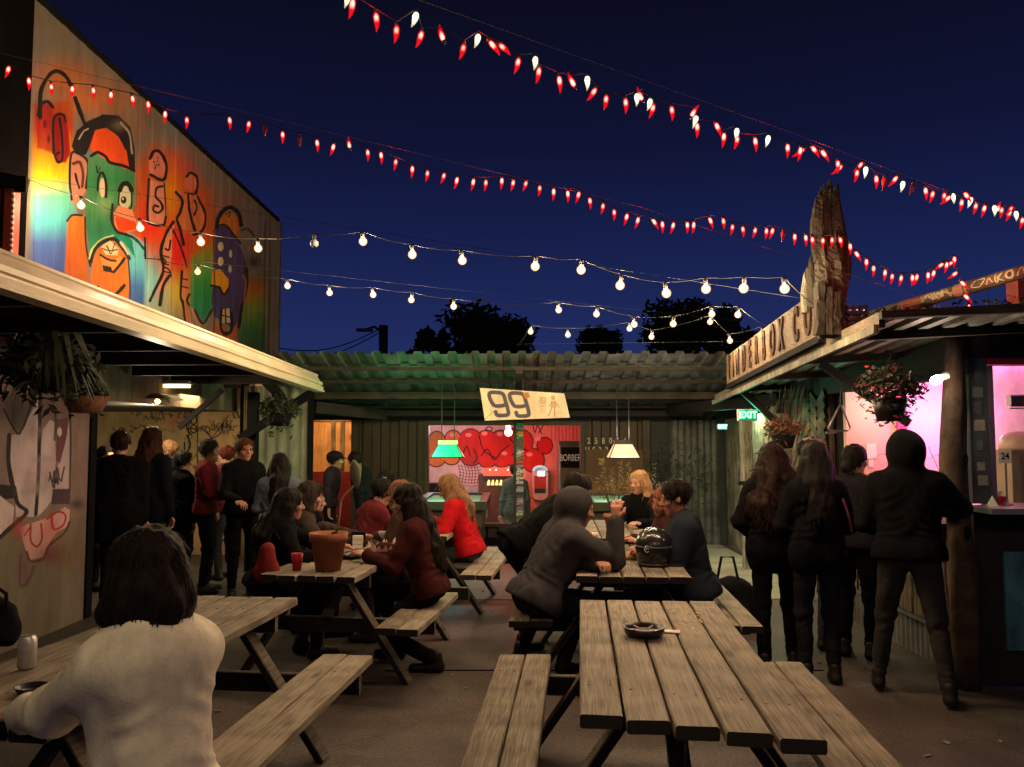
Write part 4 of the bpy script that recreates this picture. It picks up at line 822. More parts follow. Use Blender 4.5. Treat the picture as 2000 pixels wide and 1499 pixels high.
m = MB(); m.lathe([(.13, 0), (.135, .02), (.12, .09), (.07, .135), (0, .14)], 20, (a.x + .14, 6.14, a.z)); m.build('bowl', mat('pink_bowl', (.7, .5, .42), .3), vt, True)
sp_ = thing('speaker_box', 'dark small loudspeaker pair high inside the front bar window', 'speaker', at(1985, 785, 6.2))
for px in (1978, 1994):
    c = at(px, 783, 6.2); m = MB(); m.beam(c + Vector((-.03, 0, 0)), c + Vector((.03, 0, 0)), .06, .09, ch=.01); m.build('cabinet', M_black_pl, sp_)
m = MB(); c = at(1986, 797, 6.2); m.box((c.x - .07, 6.17, c.z - .008), (c.x + .09, 6.25, c.z)); m.build('shelf', M_galv, sp_)
for px, nm, lab in ((1938, 'folded_napkin', 'white folded napkin on the front bar counter'), ):
    c = at(px, 980, 5.45); t = thing(nm, lab, 'napkin', (c.x, 5.45, 1.191)); m = MB(); m.add([(c.x - .03, 5.43, 1.191), (c.x + .03, 5.43, 1.191), (c.x + .012, 5.47, 1.26), (c.x - .012, 5.5, 1.191)], [(0, 1, 2), (1, 3, 2), (3, 0, 2), (0, 3, 1)]); m.build('cloth', M_paper, t)
c = at(1952, 975, 5.55); t = thing('red_basket', 'small red plastic basket of sachets on the front bar counter', 'basket', (c.x, 5.55, 1.191))
m = MB(); m.lathe([(.03, 1.191), (.045, 1.25), (.041, 1.25), (.027, 1.197), (0, 1.196)], 10, (c.x, 5.55, 0), close=False); m.build('bowl', mat('red_plastic', (.5, .02, .03), .4), t)
m = MB(); m.beam((c.x - .02, 5.55, 1.24), (c.x + .015, 5.55, 1.28), .03, .012); m.build('sachet', M_paper, t)
c = at(1606, 935, 7.0); jr = thing('glass_jar', 'ribbed clear drinks jar with yellow lid on the side bar counter', 'jar', (XK, 7.35, 1.05))
cx_, cy_ = XK + .02, 7.28
gm, nt_, b_ = newmat('jar_glass'); b_.inputs['Base Color'].default_value = (.75, .55, .70, 1); b_.inputs['Roughness'].default_value = .12; b_.inputs['Transmission Weight'].default_value = .7; b_.inputs['IOR'].default_value = 1.3
m = MB(); m.lathe([(0, 1.051), (.07, 1.052)] + [(.078 + .008 * (k % 2), 1.07 + .02 * k) for k in range(11)] + [(.055, 1.31)], 18, (cx_, cy_, 0), close=False); m.build('jar', gm, jr, True)
m = MB(); m.lathe([(.06, 1.305), (.06, 1.335), (.0, 1.34)], 18, (cx_, cy_, 0)); m.build('lid', mat('yellow_lid', (.75, .48, .10), .5), jr)
cd = thing('candle_glass', 'glowing orange candle glass on the side bar counter', 'candle', (XK, 6.85, 1.05))
m = MB(); m.lathe([(.0, 1.051), (.035, 1.052), (.042, 1.13), (.038, 1.13), (.03, 1.06)], 14, (XK - .02, 6.95, 0), close=False); m.build('glass', emat('candle_amber', (1, .42, .10), 2.2), cd, True)
m = MB(); m.lathe([(.0, 1.07), (.008, 1.08), (.005, 1.11), (0, 1.125)], 8, (XK - .02, 6.95, 0), close=False); m.build('flame', emat('flame', (1, .7, .3), 20), cd)
dg_ = thing('dry_grass_vase', 'thin dry grass stems standing in the pink side window', 'plant', (3.3, 5.9, 1.05))
m = MB()
for k in range(8):
    b = Vector((XK + .12, 5.98, 1.05)); tx = .02 - .05 * k; tp = b + Vector((tx * .9, .05 + .05 * k, .42 + .05 * (k % 3)))
    m.tube([b, b.lerp(tp, .5) + Vector((0, -.02, .06)), tp, tp + Vector((-.06, .05, -.04))], [.004, .003, .002, .001], 4)
m.build('stem', M_stem, dg_)
m = MB(); m.lathe([(.03, 0), (.045, .05), (.03, .12), (.035, .13)], 12, (XK + .12, 5.98, 1.05)); m.build('vase', M_dark, dg_)
tb = thing('triangle_bell', 'steel triangle dinner bell hanging at the bar opening', 'bell', at(1640, 820, 6.9))
q = [at(1640, 792, 6.9), at(1617, 838, 6.9), at(1622, 841, 6.9), at(1656, 842, 6.9), at(1661, 836, 6.9), at(1643, 792, 6.9)]
m = MB(); m.tube(q, .008, 6); m.build('triangle', M_galv, tb); m = MB(); m.tube([q[0] + Vector((0, 0, -.01)), at(1642, 755, 6.9)], .003, 4); m.build('cord', M_wire, tb)
m = MB(); m.tube([at(1613, 846, 6.9), at(1634, 845, 6.9)], .010, 6); m.build('striker', M_galv, tb)
bl = thing('bare_bulb_lamp', 'bright bare bulb under the right roof edge beside the bar post', 'lamp', at(1828, 741, 5.3))
c = at(1828, 743, 5.3); m = MB(); m.lathe([(.030 * math.sin(t), -.036 * math.cos(t)) for t in np.linspace(0, math.pi, 9)], 14, c, close=False, M=Matrix.Rotation(R_(70), 4, 'Y')); m.build('bulb', emat('bare_bulb', (1, .76, .55), 200), bl, True)
m = MB(); m.lathe([(.022, 0), (.026, .06)], 10, c + Vector((.03, .02, .014)), M=Matrix.Rotation(R_(70), 4, 'Y')); m.build('socket', M_white, bl)

# ================================================================== ROOF OVER THE BAR
def RP(t, off=0.0, dz=0.0): # along the outer roof edge: t=0 near corner, 1 far end
    return Vector((2.07 + .53 * t, 4.6 + 5.9 * t, 2.30 - .17 * t + dz)) + Vector((off, 0, off * .05))
rf = thing('bar_roof', 'corrugated lean to roof over the bar with timber edge boards', 'roof', RP(.3))
E0, E1 = RP(0), RP(1)
for k in range(6):
    a = E0.lerp(E1, k / 6); b = E0.lerp(E1, (k + 1) / 6 + .004)
    L = (b - a).length; vs, fs, uv = corr(a + Vector((4.6, 0, .285 + .003 * (k % 2))), (-1, 0, -.05), (b - a), 4.6, L + .03, .16, .03, 'trap'); uv_mesh('roof_sheet', vs, fs, uv, M_galvdull, rf)
m = MB(); m.beam(E0 + Vector((.02, 0, .01)), E1 + Vector((.02, 0, .01)), .035, .09, seg=6, wob=.003); m.build('edge_board', M_woodleg, rf)
m = MB(); m.beam(E0 + Vector((-.02, -.02, -.045)), E1 + Vector((-.02, 0, -.045)), .03, .05); m.build('edge_trim', bpy.data.materials['fence_plank'], rf)
m = MB(); m.beam(E0 + Vector((.0, -.03, .03)), E0 + Vector((4.6, -.03, .25)), .04, .045, seg=8, wob=.004); m.build('front_board', M_beam, rf)
for k in range(5):
    a = E0.lerp(E1, (k * 1.28 + .62) / 5.9); m = MB(); m.beam(a + Vector((.06, 0, .012)), a + Vector((1.7, 0, .094)), .06, .07); m.build('roof_joist', M_beam, rf)
m = MB(); m.beam((3.0, 6.2, 1.75), (2.35, 6.2, 2.2), .05, .06); m.build('roof_brace', M_beam, rf)
m = MB(); m.beam((2.98, 8.9, 1.7), (2.5, 8.9, 2.15), .05, .07); m.build('roof_brace', M_beam, rf)
m = MB()
for k in range(420):                     # debris and moss caught on the roof edge
    t = random.random(); a = E0 + Vector((4.4 * t, -.02, .055 + .21 * t + .03 * random.random())); r = .012 + .02 * random.random()
    m.add([a + Vector((random.uniform(-r, r), random.uniform(-r, r), random.uniform(-r, r))) for q in range(3)], [(0, 1, 2)])
tag(m.build('roof_debris', M_leafdark), 'dead leaves and moss lying along the front edge of the bar roof', 'leaves', kind='stuff')
# sign on the edge
ss = thing('timber_sign', 'long timber sign with burnt dark letters standing on the bar roof edge', 'sign', RP(.4))
def along(px):                         # depth on the roof edge line seen at that column
    # x = 2.07+.0898(d-4.6) ; px=1000+1600x/d
    k = (px - 1000) / 1600.0; return (2.07 - .0898 * 4.6) / (k - .0898)
d0, d1 = along(1609), along(1428)
def SPt(d, z): return Vector((2.07 + .0898 * (d - 4.6) - .03, d, 2.30 - .17 * (d - 4.6) / 5.9 + z))
nb = 3
for k in range(nb):
    a = d0 + (d1 - d0) * k / nb; b = d0 + (d1 - d0) * (k + 1) / nb - .006; m = MB(); m.beam(SPt(a, .235), SPt(b, .235), .03, .33, ch=.004, seg=5, wob=.003); m.build('sign_board', wood('sign_wood', (.085, .055, .03), (.24, .165, .095), 'Y', bump=.7, grain=.7) if k == 0 else bpy.data.materials['sign_wood'], ss)
m = MB(); m.beam(SPt(d0 - .1, .05), SPt(d1, .05), .05, .05); m.build('sign_rail', M_dark, ss)
M_burn = mat('burnt_letter', (.045, .018, .012), .85, 0, .4, 12)
txt = [('O', 0), ('C', 1), ('X', 2.45), ('O', 3.4), ('B', 4.4), ('R', 5.35), ('E', 6.3), ('D', 7.25), ('N', 8.25), ('I', 9.0), ('T', 9.75)]; dO, dT = along(1595), along(1435)
dirn = (SPt(d0, 0) - SPt(d1, 0)).normalized(); yaw = math.atan2(dirn.y, dirn.x)
for ch, px in txt:
    d = dO + (dT - dO) * px / 9.75; P = SPt(d, .235) + Vector((-.022, -.002, 0))
    Mx = Matrix.Translation(P) @ Matrix.Rotation(yaw, 4, 'Z') @ Matrix.Rotation(R_(90), 4, 'X')
    text_mesh('letter', ch, .36, M_burn, Mx, ss, .006, sx=.62 if ch != 'I' else .6, bold=.012)
# totem
tt = thing('driftwood_totem', 'tall split driftwood stump carving rising behind the timber sign', 'sculpture', SPt(5.35, 0))
M_totem = wood('split_driftwood', (.018, .015, .010), (.062, .053, .034), 'Z', bump=1.0, grain=.45)
def trunk(prof_, Y, n, ph, flat=.8, rough=.10):
    r = MB(); pts = [at(a, b, Y) for a, b, c in prof_]; rad = [c * Y / 1600 for a, b, c in prof_]; P = []
    pp = spl(np.array([tuple(p) + (q,) for p, q in zip(pts, rad)]), 9)
    r.tube([p[:3] for p in pp], [p[3] for p in pp], n); rr = random.Random(int(ph * 100))
    gro = [rr.uniform(-1, 1) for _ in range(n)]; L = len(pp)
    for i, v in enumerate(r.v):
        a = i % n; ii = min(i // n, L - 1); c = pp[ii]; g_ = gro[a] * (.6 + .4 * math.sin(ii * .35 + a))
        s_ = 1 + .30 * g_ + rr.uniform(-rough, rough); r.v[i] = (c[0] + (v[0] - c[0]) * s_, c[1] + (v[1] - c[1]) * s_ * flat, v[2] + rr.uniform(-.015, .015) + (.05 * gro[a] if ii > L - 5 else 0))
    return r
trunk([(1622, 660, 25), (1622, 600, 25), (1622, 560, 26), (1618, 520, 26), (1615, 490, 24), (1615, 470, 19)], 5.38, 26, .3).build('stump', M_totem, tt)
for k, (pr_, Yk) in enumerate((([(1600, 510, 11), (1596, 470, 13), (1597, 430, 13), (1601, 395, 10), (1607, 372, 3)], 5.36), ([(1622, 500, 12), (1619, 450, 13), (1616, 410, 12), (1618, 375, 8), (1622, 362, 2)], 5.42), ([(1640, 520, 12), (1640, 480, 13), (1636, 440, 13), (1632, 400, 10), (1634, 366, 3)], 5.38), ([(1654, 545, 8), (1655, 500, 9), (1652, 470, 5), (1650, 455, 2)], 5.44), ([(1590, 600, 11), (1587, 560, 12), (1584, 530, 8), (1586, 508, 3)], 5.46), ([(1572, 610, 7), (1570, 575, 7), (1571, 540, 2)], 5.6))):
    trunk(pr_, Yk, 9, .7 + k * .37).build('splinter', M_totem if k != 5 else bpy.data.materials['fence_plank'], tt)
for k, (x_, w_) in enumerate(((1600, 16), (1616, 15), (1631, 15))):
    a = at(x_, 655, 5.30); b = at(x_ + 1, 552 + 10 * k, 5.30); m = MB(); m.beam(a, b, w_ * 5.3 / 1600, .07, up=(0, 1, 0), ch=.006, seg=9, wob=.006); m.build('base_slab', M_totem, tt)
# graffiti pipe, red post and a dark crate on the roof
def paint_pipe():
    C = Canvas((0, 0, 0), (1, 0, 0), (0, 0, 1), 900, 80, sp(92, 84, 66)); C.X, C.Y = np.meshgrid(np.arange(900) + .5, 80 - (np.arange(80) + .5)); W = sp(205, 195, 160)
    C.poly([(234, 0), (355, 0), (355, 80), (234, 80)], sp(150, 66, 40)); C.poly([(505, 0), (567, 0), (567, 80), (505, 80)], sp(190, 140, 110))
    for k in range(3): C.tagline(358, 40, 136, 60, W, 5, 8, .9, 700 + k)
    C.line([(610, 20), (592, 50), (626, 60), (650, 25), (618, 18)], 6, W); C.line([(655, 60), (668, 30), (680, 55)], 5, W); C.line([(694, 15), (696, 65), (720, 18), (702, 40), (724, 64)], 5, W); C.ell(752, 40, 18, 26, W, .9); C.ell(752, 40, 9, 15, sp(60, 56, 44)); C.line([(780, 60), (800, 20), (815, 60), (840, 20)], 5, W)
    for k in range(20): C.tagline(40 + 300 * rng.random(), 40, 40, 50, sp(120, 112, 80), 2, 5, .5, 900 + k)
    return C.a
gpz = thing('graffiti_pipe', 'slanted handrail pipe covered in white tags above the bar roof', 'pipe', at(1850, 570, 5.0))
p = at(1688, 622, 6.3); q = at(2060, 514, 4.7); dd = (q - p); r_ = .045; vs = []; uv = []; n = 12
r1 = dd.normalized().cross(Vector((0, 0, 1))).normalized(); u1 = r1.cross(dd.normalized())
for i in range(9):
    for k in range(n + 1):
        a = 2 * math.pi * k / n; vs.append(p + dd * (i / 8) + (r1 * math.cos(a) + u1 * math.sin(a)) * r_); uv.append((i / 8, .5 + .5 * math.sin(a)))
fs = [(i * (n + 1) + k, i * (n + 1) + k + 1, (i + 1) * (n + 1) + k + 1, (i + 1) * (n + 1) + k) for i in range(8) for k in range(n)]
uv_mesh('rail', vs, fs, uv, imgmat('pipe_tags', paint_pipe(), .6, 0, 0), gpz)
for px, py in ((1808, 590), (1846, 575)):
    pass
m = MB(); a = at(1806, 594, 5.55); m.beam(a, (a.x, a.y, 2.40), .05, .05, up=(0, 1, 0)); m.build('support', M_dark, gpz)
m = MB(); a = at(1995, 545, 4.95); m.beam((a.x, a.y, 2.45), (a.x, a.y, a.z - .02), .12, .12, up=(0, 1, 0)); tag(m.build('red_post', mat('oxide_red', (.16, .03, .025), .7, 0, .3, 4)), 'dark red post holding up the tagged pipe at the right edge', 'post')
m = MB(); a = at(1655, 600, 5.9); b = at(1697, 655, 5.9); t = thing('wire_crate', 'black plastic crate sitting on the bar roof behind the totem', 'crate', (a.x, 5.9, b.z))
for k in range(6):
    z = b.z + (a.z - b.z) * k / 5; m = MB(); m.box((a.x, 5.9, z - .012), (b.x, 5.93, z + .012)); m.build('slat', M_black_pl, t)
for k in range(4):
    x = a.x + (b.x - a.x) * k / 3; m = MB(); m.box((x - .012, 5.931, b.z - .02), (x + .012, 5.95, a.z + .02)); m.build('upright', M_black_pl, t)
m = MB(); m.box((a.x, 6.1, b.z - .02), (b.x, 6.15, a.z)); m.build('back_panel', M_black_pl, t)

# ================================================================== TREES, POLE
def tree(label, px, Y, top_py, wpx, seed, group=None, nl=3600):
    r = np.random.default_rng(seed); base = at(px, 700, Y); base.z = 0; topz = at(px, top_py, Y).z; W = wpx * Y / 1600 / 2 * 1.15; nl = int(nl * 2.4)
    t = thing('tree', label, 'tree', base, 0, group); m = MB(); m.tube([base, base + Vector((.2, 0, topz * .3)), base + Vector((-.1, 0, topz * .7))], [.35, .26, .1], 8)
    for k in range(9):
        a = 2 * math.pi * r.random(); s0 = base + Vector((0, 0, topz * (.28 + .3 * r.random()))); m.tube([s0, s0 + Vector((math.cos(a) * W * .4, math.sin(a) * W * .4, topz * .15)), s0 + Vector((math.cos(a) * W * .75, math.sin(a) * W * .75, topz * .3))], [.13, .08, .03], 5)
    m.build('trunk', M_stem, t)
    cl = []
    for k in range(38):
        a = 2 * math.pi * r.random(); q = r.random() ** .5; zz = r.random(); sh = math.sin(math.pi * (.18 + .70 * zz)) ** .5
        cl.append((base.x + math.cos(a) * W * q * sh * .85, base.y + math.sin(a) * W * q * .6, topz * (.34 + .60 * zz), W * (.20 + .16 * r.random())))
    m = MB(); vs = []; fs = []
    for k in range(nl):
        c = cl[r.integers(len(cl))]; d = r.normal(size=3); d /= np.linalg.norm(d); rr = c[3] * (.15 + .9 * r.random())
        P = Vector((c[0], c[1], min(c[2], topz - c[3] * .3))) + Vector(d) * rr; s_ = Y * .0048 * (.6 + .8 * r.random()); u = Vector(r.normal(size=3)).normalized() * s_; v = u.orthogonal().normalized() * s_ * .55
        b = len(vs); vs += [P - u, P + v, P + u, P - v]; fs.append((b, b + 1, b + 2, b + 3))
    m.add(vs, fs); m.build('crown', M_leafdark, t)
tree('dark broad tree behind the canopy under the first gap in the bulb strings', 965, 34, 602, 230, 1)
tree('low dark tree left of the broad tree behind the canopy', 845, 36, 636, 90, 2, nl=1800)
tree('small dark tree in the middle behind the canopy', 1185, 38, 640, 120, 3, nl=2000)
tree('tall dark tree behind the canopy next to the timber sign', 1345, 30, 578, 200, 4)
tree('dark tree directly behind the far end of the timber sign', 1440, 28, 600, 130, 5, nl=2400)
up = thing('street_lamp', 'wooden utility pole with a street lamp arm beyond the canopy', 'street lamp', Vector((at(748, 650, 36).x, 36, 0)))
a = at(749, 636, 36); m = MB(); m.tube([(a.x, 36, 0), (a.x, 36, a.z)], .2, 8); m.build('pole', M_beam, up)
b = at(712, 645, 36); m = MB(); m.tube([(a.x, 36, a.z - .3), ((a.x + b.x) / 2, 36, b.z + .15), b], .06, 5); m.build('arm', M_beam, up)
m = MB(); m.beam(b + Vector((-.35, 0, 0)), b + Vector((.35, 0, 0)), .3, .14, ch=.05); m.build('lamp_head', M_galvdull, up)
for k, (l0, l1) in enumerate((((540, 680), (748, 640)), ((540, 700), (748, 646)))):
    m = MB(); p = at(*l0, 38); q = at(*l1, 36); m.tube([p.lerp(q, i / 8) - Vector((0, 0, .5 * math.sin(math.pi * i / 8))) for i in range(9)], .025, 4); tag(m.build('power_line', M_wire), ('upper', 'lower')[k] + ' power line running from the far utility pole to the left', 'cable')
# ================================================================== BODY MODELLER (blended round cones -> one surface)
class Field:
    def __init__(s): s.p = []
    def cone(s, a, b, ra, rb=None, k=.03): s.p.append(('c', np.array(a, float), np.array(b, float), ra, ra if rb is None else rb, k, 1)); return s
    def ell(s, c, r, R=None, k=.03, sub=False): s.p.append(('e', np.array(c, float), np.array(r, float), np.eye(3) if R is None else R, 0, k, -1 if sub else 1)); return s
    def chain(s, pts, rad, k=.03):
        for i in range(len(pts) - 1): s.cone(pts[i], pts[i + 1], rad[i], rad[i + 1], k)
        return s
    def mesh(s, h, noise=0.0, freq=40.0, seed=0, zstretch=1.0, clip=None, fold=False, wrinkle=()):
        lo = np.full(3, 1e9); hi = -lo
        for q in s.p:
            if q[6] < 0: continue
            if q[0] == 'c': r = max(q[3], q[4]); lo = np.minimum(lo, np.minimum(q[1], q[2]) - r); hi = np.maximum(hi, np.maximum(q[1], q[2]) + r)
            else: r = q[2].max(); lo = np.minimum(lo, q[1] - r); hi = np.maximum(hi, q[1] + r)
        lo -= 3 * h; hi += 3 * h; n = np.ceil((hi - lo) / h).astype(int) + 1
        f = np.full(n, .5, np.float32); ax = [lo[i] + h * np.arange(n[i]) for i in range(3)]
        for q in s.p:
            k = q[5]
            if q[0] == 'c': r = max(q[3], q[4]); a0 = np.minimum(q[1], q[2]) - r; a1 = np.maximum(q[1], q[2]) + r
            else: r = q[2].max(); a0 = q[1] - r; a1 = q[1] + r
            i0 = np.maximum(np.floor((a0 - k - 2 * h - lo) / h).astype(int), 0); i1 = np.minimum(np.ceil((a1 + k + 2 * h - lo) / h).astype(int) + 1, n)
            if np.any(i1 <= i0): continue
            X = ax[0][i0[0]:i1[0], None, None]; Y = ax[1][None, i0[1]:i1[1], None]; Z = ax[2][None, None, i0[2]:i1[2]]
            if q[0] == 'c':
                a, b = q[1], q[2]; d = b - a; L = d @ d + 1e-12
                t = np.clip(((X - a[0]) * d[0] + (Y - a[1]) * d[1] + (Z - a[2]) * d[2]) / L, 0, 1)
                D = np.sqrt((X - a[0] - t * d[0]) ** 2 + (Y - a[1] - t * d[1]) ** 2 + (Z - a[2] - t * d[2]) ** 2) - (q[3] + (q[4] - q[3]) * t)
            else:
                c, rr, R = q[1], q[2], q[3]; P0 = X - c[0]; P1 = Y - c[1]; P2 = Z - c[2]
                U = [(R[0, i] * P0 + R[1, i] * P1 + R[2, i] * P2) / rr[i] for i in range(3)]
                k0 = np.sqrt(U[0] ** 2 + U[1] ** 2 + U[2] ** 2); k1 = np.sqrt((U[0] / rr[0]) ** 2 + (U[1] / rr[1]) ** 2 + (U[2] / rr[2]) ** 2) + 1e-9
                D = k0 * (k0 - 1) / k1
            S = f[i0[0]:i1[0], i0[1]:i1[1], i0[2]:i1[2]]
            if q[6] > 0: hh = np.maximum(k - np.abs(S - D), 0) / k; S[...] = np.minimum(S, D) - hh * hh * k * .25
            else: hh = np.maximum(k - np.abs(S + D), 0) / k; S[...] = np.maximum(S, -D) + hh * hh * k * .25
        if noise:
            m = np.abs(f) < .06; I = np.nonzero(m); r = np.random.default_rng(seed); P = np.stack([ax[i][I[i]] for i in range(3)], -1) * np.array([1, 1, zstretch]); w = np.zeros(len(P))
            for q in range(7):
                d = r.normal(size=3); d *= freq * (.5 + r.random()) / np.linalg.norm(d); a_ = P @ d + r.random() * 6.3 + 1.3 * np.sin(P @ d[[1, 2, 0]] * .6); w += (1 - 2.2 * np.abs(np.sin(a_ * .5)) ** .8) if fold else np.sin(a_)
            f[I] += (noise * w / 2.6).astype(np.float32)
        for c, d, A, rad, fr in wrinkle:
            c = np.array(c, float); d = np.array(d, float); d /= np.linalg.norm(d); i0 = np.maximum(np.floor((c - 2 * rad - lo) / h).astype(int), 0); i1 = np.minimum(np.ceil((c + 2 * rad - lo) / h).astype(int), n)
            if np.any(i1 <= i0): continue
            X = ax[0][i0[0]:i1[0], None, None] - c[0]; Y = ax[1][None, i0[1]:i1[1], None] - c[1]; Z = ax[2][None, None, i0[2]:i1[2]] - c[2]; t = X * d[0] + Y * d[1] + Z * d[2]; q = X * .9 + Y * -.7 + Z * .4; q2 = X * -.5 + Y * .6 + Z * .8
            f[i0[0]:i1[0], i0[1]:i1[1], i0[2]:i1[2]] += (A * (np.abs(np.sin(fr * t + 1.4 * np.sin(17 * q) + 1.1 * np.sin(29 * q2))) - .5) * np.exp(-(X * X + Y * Y + Z * Z) / rad ** 2)).astype(np.float32)
        if clip is not None: f = clip(f, ax)
        return surface(f, lo, h)
def surface(f, lo, h):
    s = f < 0; nx, ny, nz = f.shape
    c = np.zeros((nx - 1, ny - 1, nz - 1), np.int8)
    for i in (0, 1):
        for j in (0, 1):
            for k in (0, 1): c += s[i:nx - 1 + i, j:ny - 1 + j, k:nz - 1 + k]
    act = (c > 0) & (c < 8); idx = np.full(act.shape, -1, np.int32); I = np.nonzero(act); n = len(I[0]); idx[act] = np.arange(n)
    acc = np.zeros((n, 3)); cnt = np.zeros(n); cs = [(i, j, k) for i in (0, 1) for j in (0, 1) for k in (0, 1)]
    for a in cs:
        for b in cs:
            df = [b[q] - a[q] for q in range(3)]
            if sum(df) != 1 or min(df) < 0: continue
            fa = f[I[0] + a[0], I[1] + a[1], I[2] + a[2]]; fb = f[I[0] + b[0], I[1] + b[1], I[2] + b[2]]; m = (fa < 0) != (fb < 0)
            t = np.where(m, fa / np.where(m, fa - fb, 1), 0); acc[m] += (np.array(a) + t[:, None] * np.array(df))[m]; cnt[m] += 1
    V = lo + h * (np.stack(I, -1) + acc / np.maximum(cnt, 1)[:, None]); Q = []
    for ax_ in range(3):
        b, c2 = [(1, 2), (2, 0), (0, 1)][ax_]; sl0 = [slice(None)] * 3; sl1 = [slice(None)] * 3; sl0[ax_] = slice(0, -1); sl1[ax_] = slice(1, None)
        ch = s[tuple(sl0)] != s[tuple(sl1)]; J = np.stack(np.nonzero(ch), -1); J = J[(J[:, b] > 0) & (J[:, c2] > 0) & (J[:, b] < f.shape[b] - 1) & (J[:, c2] < f.shape[c2] - 1)]
        def cell(db, dc):
            K = J.copy(); K[:, b] += db; K[:, c2] += dc; return idx[K[:, 0], K[:, 1], K[:, 2]]
        q = np.stack([cell(-1, -1), cell(0, -1), cell(0, 0), cell(-1, 0)], -1); inside = s[J[:, 0], J[:, 1], J[:, 2]]
        q[~inside] = q[~inside][:, ::-1]; Q.append(q)
    return V, np.concatenate(Q)
def np_mesh(name, V, Q, mats, parent, mi=None):
    me = bpy.data.meshes.new(name); m = len(Q)
    me.vertices.add(len(V)); me.vertices.foreach_set('co', V.astype(np.float32).ravel())
    me.loops.add(4 * m); me.loops.foreach_set('vertex_index', Q.astype(np.int32).ravel())
    me.polygons.add(m); me.polygons.foreach_set('loop_start', np.arange(0, 4 * m, 4, dtype=np.int32))
    if mi is not None: me.polygons.foreach_set('material_index', mi.astype(np.int32))
    me.polygons.foreach_set('use_smooth', np.ones(m, bool)); me.update(calc_edges=True); me.validate()
    return link(name, me, mats, parent)
def ik(a, t, l1, l2, pole):
    a = Vector(a); t = Vector(t); d = t - a; L = min(max(d.length, abs(l1 - l2) + .02), (l1 + l2) * .995); u = d.normalized(); t = a + u * L
    x = (l1 * l1 - l2 * l2 + L * L) / (2 * L); hgt = math.sqrt(max(l1 * l1 - x * x, 0)); p = Vector(pole); p = p - u * p.dot(u); p = p.normalized() if p.length > 1e-5 else u.orthogonal().normalized()
    return a + u * x + p * hgt, t
SK = {'light': (.44, .25, .17), 'ruddy': (.42, .19, .12), 'brown': (.17, .085, .05)}
def skin_mat(k):
    n = 'skin_' + k
    if n not in bpy.data.materials:
        m = mat(n, SK[k], .55, 0, .15, 14, spec=.35); b = m.node_tree.nodes['Principled BSDF']; b.inputs['Subsurface Weight'].default_value = .0
    return bpy.data.materials[n]
_hm = {}
def hair_mat(c):
    if c not in _hm:
        m, nt, b = newmat('hair'); tc = nd(nt, 'ShaderNodeTexCoord'); mp = nd(nt, 'ShaderNodeMapping'); mp.inputs['Scale'].default_value = (60, 60, 5); lnk(nt, tc.outputs['Object'], mp.inputs[0])
        no = nd(nt, 'ShaderNodeTexNoise'); no.inputs['Scale'].default_value = 2.2; no.inputs['Detail'].default_value = 4; lnk(nt, mp.outputs[0], no.inputs['Vector'])
        r = nd(nt, 'ShaderNodeValToRGB'); r.color_ramp.elements[0].position = .35; r.color_ramp.elements[1].position = .7; r.color_ramp.elements[0].color = (*[q * .45 for q in c], 1); r.color_ramp.elements[1].color = (*[q * 1.25 for q in c], 1)
        lnk(nt, no.outputs['Fac'], r.inputs[0]); lnk(nt, r.outputs[0], b.inputs['Base Color']); b.inputs['Roughness'].default_value = .65; b.inputs['Specular IOR Level'].default_value = .10
        bp = nd(nt, 'ShaderNodeBump'); bp.inputs['Strength'].default_value = .8; bp.inputs['Distance'].default_value = .006; lnk(nt, no.outputs['Fac'], bp.inputs['Height']); lnk(nt, bp.outputs[0], b.inputs['Normal']); _hm[c] = m
    return _hm[c]
M_eye = mat('eye', (.03, .02, .015), .2); M_lip = mat('lip', (.30, .09, .08), .5)
NP = [0]
